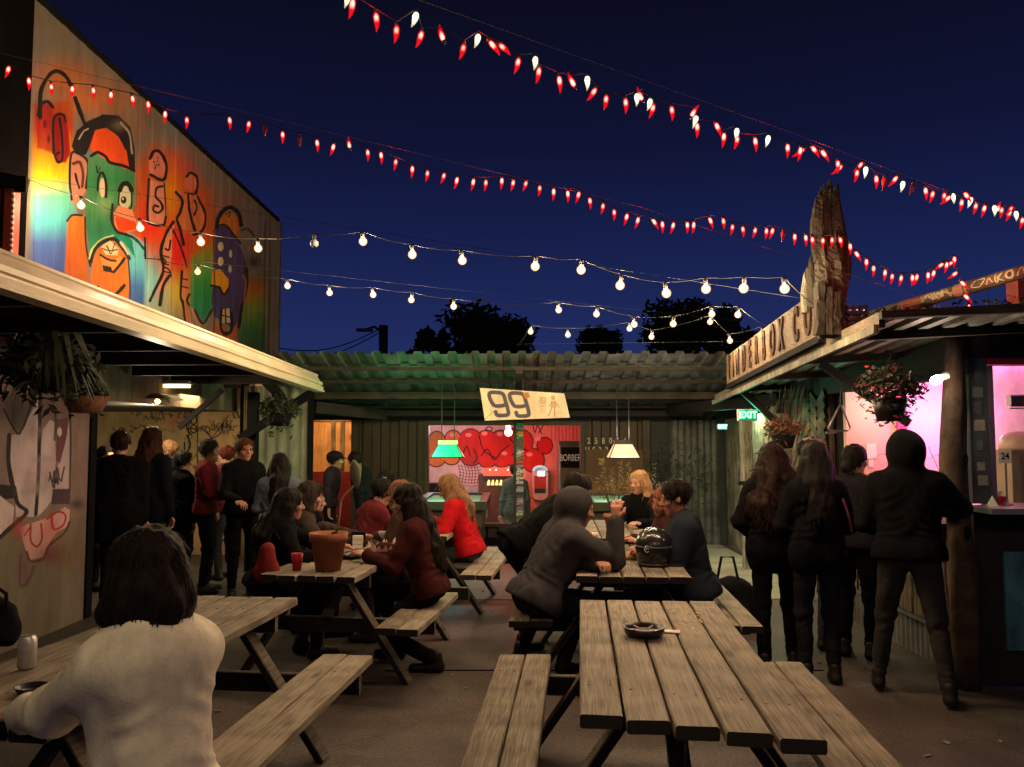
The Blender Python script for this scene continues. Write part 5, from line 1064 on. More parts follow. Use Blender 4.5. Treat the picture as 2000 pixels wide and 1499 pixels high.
def person(label, x, y, a, H=1.68, z0=0.0, sit=None, lean=0.0, roll=0.0, twist=0.0, pel=None, wr=None, wl=None, fr=None, fl=None, er=None, el=None, head=(0, 0, 0),
           skin='light', top=(.02, .02, .022), tk=1.0, hem=0.0, hood=None, pants=(.02, .02, .025), shoe=(.012, .011, .01), hair=('short', (.02, .014, .01)), hat=None, h=.0125, hlen=1.0, sleeve=1.0, glasses=False, loose=0.0, bag=None, beard=None, group='people in the beer garden', neckdrop=0.0, bulk=1.0):
    """local frame: +Y is where the person faces, +X their right hand; a turns about Z (degrees, 0 = away from the camera)"""
    NP[0] += 1; seed = NP[0]; s = H / 1.75; T = thing('person', label, 'person', (x, y, z0), R_(a), group)
    V = Vector
    P = V((0, 0, .93 * s)) if sit is None else V((0, 0, sit + .10))
    if pel is not None: P = V(pel)
    Rb = Euler((-lean, roll, twist), 'XYZ').to_matrix()
    ux, uy, uz = Rb @ V((1, 0, 0)), Rb @ V((0, 1, 0)), Rb @ V((0, 0, 1))
    B = lambda r, f_, u_: P + ux * (r * s) + uy * (f_ * s) + uz * (u_ * s)
    slump = .02
    chest = B(0, .0, .33); neck = B(0, .015, .51); SR = B(.165 * bulk, 0, .455); SL = B(-.165 * bulk, 0, .455)
    up2 = (uz + V((0, 0, 1)) * .8).normalized(); yaw, pit, rol = [R_(q) for q in head]
    Rh = (Rb.to_quaternion().slerp(Euler((0, 0, twist), 'XYZ').to_quaternion(), .65).to_matrix()) @ Euler((-pit, rol, yaw), 'YXZ').to_matrix() if True else None
    hx, hy, hz = Rh @ V((1, 0, 0)), Rh @ V((0, 1, 0)), Rh @ V((0, 0, 1))
    HC = neck + up2 * (.075 * s) + hz * (.085 * s) + hy * (.018 * s)
    HP = lambda r, f_, u_: np.array(HC + hx * r + hy * f_ + hz * u_)
    Rhn = np.array(Rh)
    hipR = P + ux * .085 * s; hipL = P - ux * .085 * s
    LT, LS = .43 * s, .42 * s; ank = .085 * s
    if sit is None: dfr, dfl = V((.10 * s, .0, 0)), V((-.10 * s, .0, 0))
    else: dfr, dfl = V((.13 * s, .42 * s, 0)), V((-.12 * s, .36 * s, 0))
    FR = V(fr) if fr else dfr; FL = V(fl) if fl else dfl
    kp = V((0, 1, .25)) if sit is None else V((0, .6, 1))
    KR, AR = ik(hipR, FR + V((0, 0, ank)), LT, LS, kp + V((.08, 0, 0))); KL, AL = ik(hipL, FL + V((0, 0, ank)), LT, LS, kp - V((.08, 0, 0)))
    UA, FA = .285 * s, .25 * s
    WR = V(wr) if wr else B(.235, .04, -.08); WL = V(wl) if wl else B(-.235, .04, -.08)
    ER, WR = ik(SR, WR, UA, FA, V(er) if er else V((.5, -.6, -.6))); EL, WL = ik(SL, WL, UA, FA, V(el) if el else V((-.5, -.6, -.6)))
    b = bulk
    def torso(F, g, k=.07, low=True):
        F.cone(B(-.062 * b, .0, .455), B(.062 * b, .0, .455), .088 * s + g, k=k); F.cone(B(-.125 * b, 0, .44), B(.125 * b, 0, .44), .062 * s + g, k=k)
        F.cone(B(-.072 * b, .015, .33), B(.072 * b, .015, .33), .102 * s * b + g, k=k); F.cone(B(-.058 * b, .01, .20), B(.058 * b, .01, .20), .101 * s * b + g, k=k)
        if low: F.cone(B(-.074 * b, 0, .05), B(.074 * b, 0, .05), .101 * s * b + g, k=k)
    # ---------- the body: one skin surface; head and hands finer
    F_ = Field(); g = -.014; torso(F_, g)
    F_.cone(neck - up2 * .05 * s, HC - hz * .05 * s, .054 * s, .05 * s, .03)
    for Sh, E, W in ((SR, ER, WR), (SL, EL, WL)): F_.cone(Sh, E, .048 * s + g * .4, .038 * s, .03).cone(E, W, .038 * s, .026 * s, .02)
    for hp, K, A in ((hipR, KR, AR), (hipL, KL, AL)): F_.cone(hp, K, .078 * s + g, .052 * s + g, .04).cone(K, A, .05 * s + g * .5, .034 * s, .03)
    V1, Q1 = F_.mesh(max(h, .016)); parts = [(V1, Q1)]
    N = Field(); hs = s * 1.0 if s < 1.02 else 1.02; q = lambda r, f_, u_: HP(r * hs, f_ * hs, u_ * hs); E3 = lambda *r: [v * hs for v in r]
    N.ell(q(0, -.012, .035), E3(.074, .094, .084), Rhn, .01).ell(q(0, .03, -.035), E3(.058, .062, .084), Rhn, .03).ell(q(0, .066, -.098), E3(.026, .022, .022), Rhn, .03)
    N.cone(q(0, .088, .012), q(0, .112, -.026), .008, .0135, .012).cone(q(-.013, .098, -.03), q(.013, .098, -.03), .0085, k=.008)
    N.cone(q(-.038, .076, .028), q(.038, .076, .028), .013, k=.014)
    for sx in (-1, 1):
        N.ell(q(sx * .031, .104, .006), E3(.018, .02, .012), Rhn, .012, True).ell(q(sx * .030, .080, .005), E3(.014, .013, .012), Rhn, .004).ell(q(sx * .045, .062, -.025), E3(.025, .022, .02), Rhn, .02)
        N.ell(q(sx * .074, -.008, -.008), E3(.010, .020, .032), Rhn, .008)
    N.cone(q(-.018, .088, -.058), q(.018, .088, -.058), .0075, k=.01).cone(q(-.014, .086, -.069), q(.014, .086, -.069), .0085, k=.01)
    N.cone(HC - hz * .07 * s - hy * .012, neck - up2 * .03 * s, .05 * s, .056 * s, .03)
    hh = min(h * .62, .0078); V2, Q2 = N.mesh(hh); parts.append((V2, Q2))
    for E, W, sd in ((ER, WR, 1), (EL, WL, -1)):
        d = (W - E).normalized(); n_ = V((0, 0, -1)) - d * d.z * -1; n_ = n_.normalized() if n_.length > .1 else uy; sdv = d.cross(n_).normalized()
        Hn = Field(); m_ = W + d * .03
        for o_ in (-.022, 0, .022): Hn.cone(W + sdv * o_ * .6, W + d * .085 * s + sdv * o_, .017, .015, .015)
        for i, (o_, L) in enumerate(((-.034, .058), (-.0115, .072), (.0115, .078), (.034, .066))):
            b0 = W + d * .088 * s + sdv * o_; b1 = b0 + (d * .8 + n_ * .35).normalized() * L * .55 * s; b2 = b1 + (d * .3 + n_ * .9).normalized() * L * .55 * s; Hn.chain([b0, b1, b2], [.0095, .009, .0075], .004)
        ts = -sd * 1.0; b0 = W + d * .03 * s + sdv * ts * .028; b1 = b0 + (d * .7 + sdv * ts * .7).normalized() * .04 * s; b2 = b1 + (d * .9 + n_ * .4).normalized() * .032 * s; Hn.chain([b0, b1, b2], [.014, .011, .009], .008)
        parts.append(Hn.mesh(.0078))
    off = 0; VV = []; QQ = []
    for v, qd in parts: VV.append(v); QQ.append(qd + off); off += len(v)
    VV = np.concatenate(VV); QQ = np.concatenate(QQ); ctr = VV[QQ].mean(1); mi = np.zeros(len(QQ), int)
    for sx in (-1, 1): mi[np.linalg.norm(ctr - q(sx * .030, .0925, .005), axis=1) < .0085] = 1
    dm = (ctr - q(0, .09, -.0635)) @ Rhn; mi[(np.abs(dm[:, 0]) < .022) & (np.abs(dm[:, 1]) < .02) & (np.abs(dm[:, 2]) < .010)] = 2
    np_mesh('body', VV, QQ, [skin_mat(skin), M_eye, M_lip], T, mi)
    # ---------- garments
    J = Field(); g = .010 * tk + loose; torso(J, g)
    if sleeve > .1:
        for Sh, E, W in ((SR, ER, WR), (SL, EL, WL)):
            W2 = E + (W - E) * min(1, sleeve * .97); J.cone(Sh, E, .056 * s * b + g, .046 * s + g * .9, .035)
            if loose < .01: J.cone(B(-.078 * b, 0, -.02), B(.078 * b, 0, -.02), .103 * s * b + g, k=.05)
            if sleeve > .45: J.cone(E, W2, .046 * s + g * .9, .034 * s + g * .8, .02)
    J.cone(B(-.03, .0, .475), B(.03, .0, .475), .068 * s + g, k=.05); J.cone(neck - up2 * .02 * s, neck + up2 * .018 * s, .058 * s + g * .5, .056 * s + g * .3, .02)
    if hem > 0:
        if sit is None and pel is None: J.cone(B(-.075, 0, .12), P + V((-.08, 0, -hem)), .094 * s * b + g, .096 * s * b + g, .06).cone(B(.075, 0, .12), P + V((.08, 0, -hem)), .094 * s * b + g, .096 * s * b + g, .06)
        else:
            dr = ((KR + KL) * .5 - P).normalized(); J.cone(hipR, hipR + dr * hem, .105 * s + g, .095 * s + g, .06).cone(hipL, hipL + dr * hem, .105 * s + g, .095 * s + g, .06).cone(P + V((-.05, -.06, 0)), P + V((-.05, -.09, -.10)), .08, k=.05).cone(P + V((.05, -.06, 0)), P + V((.05, -.09, -.10)), .08, k=.05)
    if hood == 'up':
        J.ell(q(0, -.035, .022), (.108, .122, .118), Rhn, .03).ell(q(0, -.07, -.02), (.095, .09, .10), Rhn, .05).cone(HC - hz * .06 - hy * .05, neck - uy * .03, .085, .085, .05).ell(q(0, .115, -.015), (.066, .105, .085), Rhn, .02, True)
    elif hood == 'down': J.cone(neck - uy * .07 * s - ux * .05 - uz * .01, neck - uy * .07 * s + ux * .05 - uz * .01, .052, k=.04).cone(neck - uy * .08 * s - uz * .06, neck - uy * .09 - uz * .10, .05, .03, .04)
    wr_ = []
    if sleeve > .5: wr_ = [(ER, ER - SR, .016, .10, 46), (EL, EL - SL, .016, .10, 46), (SR.lerp(B(0, 0, .3), .3), ux, .012, .10, 40), (SL.lerp(B(0, 0, .3), .3), ux, .012, .10, 40)]
    for o_ in (-.09, .09): wr_ += [(B(o_, -.06, .13), uz + ux * o_ * 4, .016, .12, 42), (B(o_, .07, .15), uz, .014, .10, 42), (B(o_, -.07, .32), uz * .6 + ux * o_ * 8, .010, .12, 34)]
    cutp = B(0, 0, -.035); cp_ = None
    if hem == 0 or (sit is not None and hem < .1): cp_ = lambda f, ax: np.maximum(f, (-((ax[0][:, None, None] - cutp.x) * uz.x + (ax[1][None, :, None] - cutp.y) * uz.y + (ax[2][None, None, :] - cutp.z) * uz.z)).astype(np.float32))
    elif sit is None and pel is None: zc = P.z - hem - .08; cp_ = lambda f, ax: np.maximum(f, (zc - ax[2])[None, None, :].astype(np.float32))
    if loose > .01: wr_ = [(c_, d_, A_ * .5, r_, f_ * .8) for c_, d_, A_, r_, f_ in wr_]
    V3, Q3 = J.mesh(h, (.0045 if loose < .005 else .0070), 40 if loose < .005 else 30, seed, .55 if loose < .005 else .22, fold=loose < .005, wrinkle=wr_, clip=cp_); np_mesh('sweater' if loose > .01 else ('coat' if hem > .15 else 'jacket'), V3, Q3, cloth(top), T)
    L_ = Field(); g = .006
    L_.cone(B(-.07 * b, 0, .04), B(.07 * b, 0, .04), .104 * s * b + g, k=.05)
    for hp, K, A in ((hipR, KR, AR), (hipL, KL, AL)): L_.cone(hp, K, .082 * s * b + g, .053 * s + g, .04).cone(K, A + (K - A) * .06, .051 * s + g, .038 * s + g, .02)
    V4, Q4 = L_.mesh(h, .0040, 42, seed + 50, 1.3, fold=True, wrinkle=[(KR, AR - hipR, .014, .11, 44), (KL, AL - hipL, .014, .11, 44), (hipR, KR - hipR, .012, .10, 44), (hipL, KL - hipL, .012, .10, 44), (AR + V((0, 0, .07)), V((0, 0, 1)), .012, .08, 60), (AL + V((0, 0, .07)), V((0, 0, 1)), .012, .08, 60)]); np_mesh('trousers', V4, Q4, cloth(pants), T)
    for A, K, sx in ((AR, KR, 1), (AL, KL, -1)):
        toe = V((A.x + .03 * sx, A.y + .16 * s, z_ := .035)); S_ = Field(); gz = A.z - ank; toe.z = gz + .032
        S_.cone(A + V((0, -.02, -.045 * s)), A + V((0, -.01, .03)), .042, .040, .02).cone(V((A.x, A.y - .035, gz + .034)), toe, .034, .030, .02).cone(V((A.x, A.y + .03, gz + .04)), V((A.x, A.y + .03, gz + .045)), .04, k=.03)
        V5, Q5 = S_.mesh(.012, clip=lambda f, ax, z=gz + .003: np.maximum(f, (z - ax[2])[None, None, :].astype(np.float32))); np_mesh('shoe', V5, Q5, mat('shoe_leather', shoe, .5, 0, .2, 10) if 'shoe_leather' not in bpy.data.materials else bpy.data.materials['shoe_leather'], T)
    # ---------- hair
    kind, hc = hair; D = Field(); longk = kind in ('long', 'curly', 'bob', 'pony', 'wavy')
    if kind != 'bald' and hood != 'up':
        t_ = .019 if kind == 'short' else .02
        D.ell(q(0, -.018, .040), [v * hs + t_ for v in (.074, .094, .082)], Rhn, .01)
        if kind in ('short', 'bun'): D.ell(q(0, .100, -.045), (.094, .09, .098), Rhn, .02, True).ell(q(0, -.02, -.12), (.12, .14, .055), Rhn, .015, True)
        if kind == 'bun': D.cone(q(0, -.09, -.035), q(0, -.13, -.05), .05, .042, .03)
        if longk:
            Ln = {'bob': .100, 'long': .40, 'curly': .42, 'wavy': .34, 'pony': .3}[kind] * hlen; r = np.random.default_rng(seed); fl = {'bob': .008, 'curly': .07}.get(kind, .03)
            D.ell(q(0, -.035, -.03), E3(.088, .082, .10), Rhn, .03); D.ell(q(0, .125, -.035), (.058, .085, .098), Rhn, .02, True)
            down = (V((0, 0, -1)) * .25 - uz * .75).normalized()
            for k in range(13 if kind != 'bob' else 15):
                an = math.pi * (.98 + 1.04 * k / 12) if kind != 'bob' else math.pi * (.94 + 1.12 * k / 14); cx, cy = math.cos(an) * .078, math.sin(an) * .092 - .012
                if kind == 'pony' and abs(cx) > .05: continue
                p0 = V(q(cx, cy, -.01)); ou = (hx * cx + hy * cy).normalized(); L = Ln * (.9 + .12 * r.random()); wv = (r.random(3) - .5) * (.05 if kind == 'curly' else .022)
                p1 = p0 + down * L * .35 + ou * fl * .55 + V(wv); p2 = p0 + down * L * .7 + ou * fl * (1 if kind != 'long' else .3) - V(wv); p3 = p0 + down * L + ou * fl * (.8 if kind != 'bob' else .35) + V(wv) * .6
                if kind != 'bob' and cy < 0: bk = uy * -.045 * (-cy / .1); p1 += bk * .5; p2 += bk * 1.3; p3 += bk * 1.5
                D.chain([p0, p1, p2, p3], [.034, .034, .030 if kind != 'bob' else .036, .014 if kind != 'bob' else .026], .022)
        V6, Q6 = D.mesh(max(.009, h * .75), .0055 if kind == 'short' else (.0085 if kind == 'curly' else .0055), 95 if kind != 'curly' else 80, seed + 99, .35 if kind != 'curly' else .7); ho = np_mesh('hair', V6, Q6, hair_mat(hc), T)
        if h < .0145:      # strands that break up the surface and the outline
            r = np.random.default_rng(seed + 7); nv = len(V6); m = MB(); ns = {'short': 420, 'bun': 260, 'bob': 500, 'curly': 620}.get(kind, 520)
            for k in range(ns):
                p0 = V(V6[r.integers(nv)]); o_ = p0 - HC; low = o_.z < -.06
                if low: o_.z = 0
                o_ = o_.normalized() if o_.length > 1e-4 else V((1, 0, 0)); dn = V((0, 0, -1)) + V(r.normal(size=3)) * (.7 if kind == 'curly' else (.06 if kind == 'bob' else .25))
                if kind == 'short' and p0.z > HC.z + .06: dn = dn + hy * r.normal() * 1.2 + hx * r.normal()
                t1 = (dn - o_ * dn.dot(o_)).normalized(); L = (.022 + .03 * r.random()) if kind in ('short', 'bob', 'bun') else (.05 + .09 * r.random()); w = t1.cross(o_).normalized() * (.0016 + .0016 * r.random()); lf = .0012 if kind in ('bob', 'bun') else (.004 + .006 * r.random()) if kind != 'curly' else (.006 + .014 * r.random())
                a0 = p0 - o_ * .003; a1 = p0 + t1 * L * .5 + o_ * lf; a2 = p0 + t1 * L + o_ * lf * (.6 if kind != 'short' else 1.1)
                m.add([a0 - w, a0 + w, a1 + w, a1 - w, a2], [(0, 1, 2, 3), (3, 2, 4)])
            tag(m.build('hair_strands', hair_mat(hc), T, True, rel=Vector((0, 0, 0))), kind='stuff')
    if beard:
        Bd = Field(); Bd.ell(q(0, .045, -.088), E3(.056, .052, .045), Rhn, .01).ell(q(0, .10, -.06), (.024, .03, .012), Rhn, .01, True).ell(q(0, .05, .03), (.08, .12, .09), Rhn, .02, True); V7, Q7 = Bd.mesh(.008, .003, 120, seed); np_mesh('beard', V7, Q7, hair_mat(beard), T)
    if hat:
        kd, hcol = hat; Ht = Field(); up = .055
        if kd == 'beanie': Ht.ell(q(0, -.015, .052), (.094, .112, .092), Rhn, .01).ell(q(0, .02, -.075), (.15, .16, .085), Rhn, .012, True)
        else:
            Ht.ell(q(0, -.012, .058), (.092, .110, .078), Rhn, .01).ell(q(0, 0, -.045), (.15, .16, .085), Rhn, .008, True)
            L = .075 if kd == 'cap' else .045
            for sx in (-.035, 0, .035): Ht.cone(q(sx, .085, .048), q(sx * .8, .085 + L, .036), .012, .008, .012)
            if kd == 'flatcap': Ht.ell(q(0, .03, .075), (.09, .09, .045), Rhn, .03)
        V8, Q8 = Ht.mesh(.0085); np_mesh('beanie' if kd == 'beanie' else 'cap', V8, Q8, cloth(hcol), T)
    if glasses:
        m = MB()
        for sx in (-1, 1):
            c = [Vector(q(sx * .031 + .02 * math.cos(t), .106, .004 + .016 * math.sin(t))) for t in np.linspace(0, 2 * math.pi, 11)]; m.tube(c, .0028, 5); m.tube([q(sx * .052, .10, .008), q(sx * .076, .0, .008)], .0025, 4)
        m.tube([q(-.011, .108, .008), q(.011, .108, .008)], .0028, 4); m.build('glasses', M_black_pl, T, rel=Vector((0, 0, 0)))
    T['_'] = 0; del T['_']
    return T, dict(HC=HC, WR=WR, WL=WL, SR=SR, SL=SL, P=P, B=B, M=Matrix.Translation((x, y, z0)) @ Matrix.Rotation(R_(a), 4, 'Z'))
def loc(x, y, a, wx, wy, wz):          # world point -> that person's own frame
    d = Vector((wx - x, wy - y, 0)); c, s_ = math.cos(R_(a)), math.sin(R_(a)); return (d.x * c + d.y * s_, -d.x * s_ + d.y * c, wz)
# ================================================================== PICNIC TABLES
mm_ = MB(); mm_.lathe([(.0055, -.001), (.0055, .0012), (.003, .0006), (0, .0006)], 8); ME_screw = bpy.data.meshes.new('screw'); ME_screw.from_pydata(mm_.v, [], mm_.f); ME_screw.materials.append(M_blackmetal)
def picnic_table(label, ox, oy, ang, W, L, nplank=5, zt=.75, stag=None, bl=(0, 0), br=(0, 0), group='picnic tables', screws=False):
    """ox,oy = near left corner of the top; local u = across (right), v = along (away)"""
    T = thing('picnic_table', label, 'picnic table', (ox, oy, 0), -R_(ang), group); pw = W / nplank
    def plank(name, u, v0, v1, z, w, th, mm):
        m = MB(); m.beam((0, -(v1 - v0) / 2, 0), (0, (v1 - v0) / 2, 0), w, th, ch=.006, seg=10, wob=.0016); o = m.build(name, mm, None)
        o.parent = T; o.location = (u, (v0 + v1) / 2, z)
        if screws:
            for v_ in (v0 + .32, v1 - .32):
                for du in (-w * .27, w * .27): q_ = bpy.data.objects.new('screw', ME_screw); COL.objects.link(q_); q_.parent = o; q_.location = (du, v_ - (v0 + v1) / 2, th / 2)
        o.rotation_euler = (random.uniform(-.0015, .0015), random.uniform(-.008, .008), random.uniform(-.002, .002)); return o
    for k in range(nplank):
        s0 = stag[k] if stag else random.uniform(-.012, .012); s1 = random.uniform(-.012, .015)
        plank('top_plank', pw * (k + .5), s0, L + s1, zt - .022 + random.uniform(-.0015, .0015), pw - .011, .044, M_wood)
    for sd, (e0, e1) in ((-1, bl), (1, br)):
        for k in range(2):
            c = (-.15 - .29 * .5 + (k - .5) * .145) if sd < 0 else W + .15 + .145 + (k - .5) * .145
            plank('bench_plank', c, e0 + random.uniform(-.01, .01), L + e1 + random.uniform(-.01, .01), .45 - .022, .138, .044, M_wood)
    for v in (.32, L - .32):
        for a, b in (((W * .70, v, .705), (W + .27, v, 0)), ((W * .30, v + .045, .705), (-.27, v + .045, 0))):
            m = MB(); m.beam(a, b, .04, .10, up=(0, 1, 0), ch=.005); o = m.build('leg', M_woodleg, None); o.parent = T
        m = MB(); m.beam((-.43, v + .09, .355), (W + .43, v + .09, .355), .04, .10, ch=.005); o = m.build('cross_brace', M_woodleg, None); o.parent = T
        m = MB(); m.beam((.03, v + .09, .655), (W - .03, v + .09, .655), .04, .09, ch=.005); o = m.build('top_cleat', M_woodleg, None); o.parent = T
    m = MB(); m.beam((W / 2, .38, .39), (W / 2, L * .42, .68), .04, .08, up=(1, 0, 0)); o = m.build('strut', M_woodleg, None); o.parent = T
    return T
picnic_table('front right empty picnic table with black ashtray and scratched plank', .215, 2.72, 4.7, .745, 1.88, stag=[0, -.035, -.075, -.12, -.165], bl=(-.35, .0), br=(-.3, -.05), screws=True)
picnic_table('front left picnic table where the woman in the cream sweater sits', -2.12, 2.66, 6.3, .70, 2.08, bl=(-.2, 0), br=(-.4, -.02), screws=True)
picnic_table('middle right picnic table with the motorcycle helmet on it', .41, 5.36, 4.5, .75, 1.62, bl=(.05, .1), br=(0, .1), screws=True)
picnic_table('far right picnic table with the potted sapling on it', .50, 7.36, 3.0, .75, 1.6)
picnic_table('middle left picnic table with the big terracotta pot on it', -1.66, 5.42, 8.0, .66, 1.85, bl=(0, 0), br=(-.08, -.7))
picnic_table('far left picnic table beside the woman in the red coat', -1.28, 7.55, 6.0, .70, 1.6, group='picnic tables', br=(-.25, 0))
m = MB(); r = random.Random(21)
for k in range(150):                     # cigarette ends, bottle caps and grit on the floor
    x = r.uniform(-2.6, 3.0); y = r.uniform(2.6, 10.5); a = r.random() * 3.14; L = r.choice((.008, .012, .022)); m.beam((x - L * math.cos(a), y - L * math.sin(a), .006), (x + L * math.cos(a), y + L * math.sin(a), .006), r.uniform(.006, .016), .008, ch=.002)
tag(m.build('litter', mat('pale_litter', (.34, .30, .25), .8, 0, .6, 40)), 'scattered cigarette ends and scraps on the yard floor', 'litter', kind='stuff')
# carved scratches and a knot in the front table
m = MB(); r = random.Random(3)
for k in range(26):
    c = G(1335 + r.uniform(-20, 40), 1215 + r.uniform(-22, 22), .7506); p = c + Vector((r.uniform(-.03, .03), r.uniform(-.05, .05), 0)); q_ = c + Vector((r.uniform(-.03, .03), r.uniform(-.05, .05), 0)); m.beam((p.x, p.y, .7515), (q_.x, q_.y, .7515), .006, .0012)
tag(m.build('carving', mat('bare_scratched_wood', (.56, .44, .28), .8)), 'pale carved scratches on the front right table top', 'carving')
# ================================================================== THINGS ON THE TABLES
c = G(1258, 1242, .752); at_ = thing('ashtray', 'round black ashtray on the front right table', 'ashtray', c)
m = MB(); m.lathe([(.0, .752), (.072, .753), (.088, .765), (.094, .792), (.088, .794), (.080, .775), (.07, .766), (0, .765)], 32, (c.x, c.y, 0), close=False); m.build('bowl', mat('black_ceramic', (.012, .011, .010), .3, spec=.5), at_, True)
m = MB(); m.lathe([(.0, .767), (.06, .769), (.05, .778), (.0, .782)], 16, (c.x, c.y, 0), close=False); m.build('ash', mat('ash', (.16, .15, .14), .9, 0, .6, 60), at_)
for k in range(4):
    a = .7 + 1.6 * k; m = MB(); m.tube([(c.x + .03 * math.cos(a), c.y + .03 * math.sin(a), .781), (c.x + .06 * math.cos(a), c.y + .06 * math.sin(a), .787)], .004, 6); m.build('butt', M_paper, at_)
c = G(1308, 1234, .753); m = MB(); m.beam((c.x - .045, c.y + .012, .7545), (c.x + .045, c.y - .01, .7545), .05, .003); tag(m.build('paper_slip', M_paper), 'small white paper slip beside the black ashtray', 'paper')
def can(label, px, py, z, col, h=.12, r=.032, cat='can', nm='drink_can', Y=None):
    c = G(px, py, z); t = thing(nm, label, cat, c); m = MB(); m.lathe([(r * .75, 0), (r, .008), (r, h - .014), (r * .78, h - .002), (r * .76, h)], 18, c); m.build('body', mat('can_' + str(NP[0]) + str(px), col, .35, .5, .2, 20), t, True)
    m = MB(); m.lathe([(r * .74, h), (r * .70, h + .002)], 14, c); m.build('lid', M_galv, t); return t
def cup(label, px, py, z, col, h=.11, r=.04, nm='cup', cat='cup', rough=.4):
    c = G(px, py, z); t = thing(nm, label, cat, c); m = MB(); m.lathe([(0, 0), (r * .72, .001), (r, h), (r * .94, h), (r * .68, .006), (0, .007)], 18, c, close=False); m.build('shell', mat('cup_%d_%d' % (px, py), col, rough), t, True); return t
can('tall amber drink can on the middle right table', 1212, 1088, .753, (.36, .25, .12), .125)
can('pale patterned drink can on the front left table', 52, 1306, .753, (.55, .52, .47), .125, .034)
cup('red plastic cup on the middle left table', 580, 1113, .753, (.45, .02, .03)); cup('clear plastic tumbler behind the food basket on the middle left table', 748, 1062, .753, (.35, .32, .33), .10)
cup('short glass tumbler among the cups on the far side of the middle left table', 768, 1057, .753, (.4, .38, .4), .09); cup('white paper cup at the edge of the far right table', 1160, 1052, .753, (.6, .56, .5), .05)
t = cup('white candle in a pink glass on the far right table', 1194, 1050, .753, (.75, .42, .38), .085, .032, 'candle', 'candle'); c = G(1194, 1050, .753); m = MB(); m.lathe([(0, .03), (.024, .03), (.024, .07), (0, .072)], 12, c); m.build('flame_glow', emat('candle_pink', (1, .35, .25), 3.0), t)
t = cup('red candle glass beside the hand of the man in the grey hood', 1150, 1058, .753, (.5, .04, .03), .075, .03, 'candle', 'candle'); c = G(1150, 1058, .753); m = MB(); m.lathe([(0, .02), (.022, .02), (.022, .06), (0, .062)], 12, c); m.build('flame_glow', emat('candle_red', (1, .08, .05), 4.0), t)
lamp_light('candle_light', 'POINT', c + Vector((.0, -.01, .16)), (1, .25, .12), .9, t, .03)
# food basket and dark dish
c = G(748, 1083, .753); t = thing('food_basket', 'paper lined food basket on the middle left table', 'basket', c)
m = MB(); m.lathe([(0, .002), (.09, .003), (.115, .035), (.11, .036), (.085, .008), (0, .007)], 18, c, close=False); m.build('tray', mat('basket_red', (.35, .05, .03), .6), t)
m = MB(); r = random.Random(5)
for k in range(14):
    a = k * .45; q_ = c + Vector((.085 * math.cos(a), .085 * math.sin(a), .02)); m.add([q_ + Vector((-.03, 0, 0)), q_ + Vector((.03, 0, .01)), q_ + Vector((.03 * math.cos(a) + r.uniform(-.02, .02), .03 * math.sin(a), .055 + r.uniform(0, .05)))], [(0, 1, 2)])
m.build('paper_liner', M_paper, t)
for k in range(9):
    a = k * 2.4; q_ = c + Vector((.05 * math.cos(a) * (k % 3) / 2, .05 * math.sin(a) * (k % 3) / 2, .025)); m = MB(); m.tube([q_, q_ + Vector((.03 * math.cos(a * 3), .03 * math.sin(a * 3), .02))], .009, 6); m.build('chip', mat('fried_food', (.42, .22, .07), .7) if k == 0 else bpy.data.materials['fried_food'], t)
c = G(686, 1090, .753); t = thing('black_dish', 'shallow black ashtray beside the terracotta pot', 'ashtray', c); m = MB(); m.lathe([(0, .002), (.075, .003), (.09, .03), (.084, .03), (.07, .01), (0, .009)], 20, c, close=False); m.build('bowl', M_black_pl, t, True)
c = G(62, 1352, .753); t = thing('black_dish', 'small black ashtray on the front left table near the can', 'ashtray', c); m = MB(); m.lathe([(0, .002), (.045, .003), (.055, .022), (.05, .022), (.042, .008), (0, .007)], 20, c, close=False); m.build('bowl', M_black_pl, t, True)
c = G(1245, 1098, .753); m = MB(); m.lathe([(0, .0), (.07, .003), (.062, .03), (.03, .05), (0, .052)], 14, (c.x - .02, c.y + .15, c.z), M=Matrix.Diagonal((1.3, .8, 1, 1))); tag(m.build('bread_roll', mat('bread', (.42, .25, .11), .8, 0, .3, 20), None, True), 'tan bread roll on the middle right table by the helmet', 'food')
c = G(1200, 1103, .754); m = MB(); m.beam((c.x - .09, c.y, .7565), (c.x + .06, c.y + .01, .7565), .03, .008, ch=.003); tag(m.build('phone', M_black_pl), 'dark phone lying on the middle right table near the elbow', 'phone')
c = G(1202, 1090, .754); m = MB(); m.beam((c.x - .03, c.y + .02, .755), (c.x + .03, c.y + .02, .755), .04, .002); tag(m.build('napkin', M_paper), 'white napkin scrap beside the amber can', 'napkin')
c = G(690, 1074, .753); t = thing('napkin_box', 'stack of lit white cards in a black holder behind the terracotta pot', 'box', c)
for k in range(3):
    m = MB(); m.box((c.x - .015, c.y + .04, c.z + .035 * k + .003), (c.x + .065, c.y + .08, c.z + .035 * k + .034)); m.build('card', M_paper, t)
m = MB(); m.box((c.x - .03, c.y + .081, c.z), (c.x + .08, c.y + .10, c.z + .13)); m.build('holder', M_dark, t)
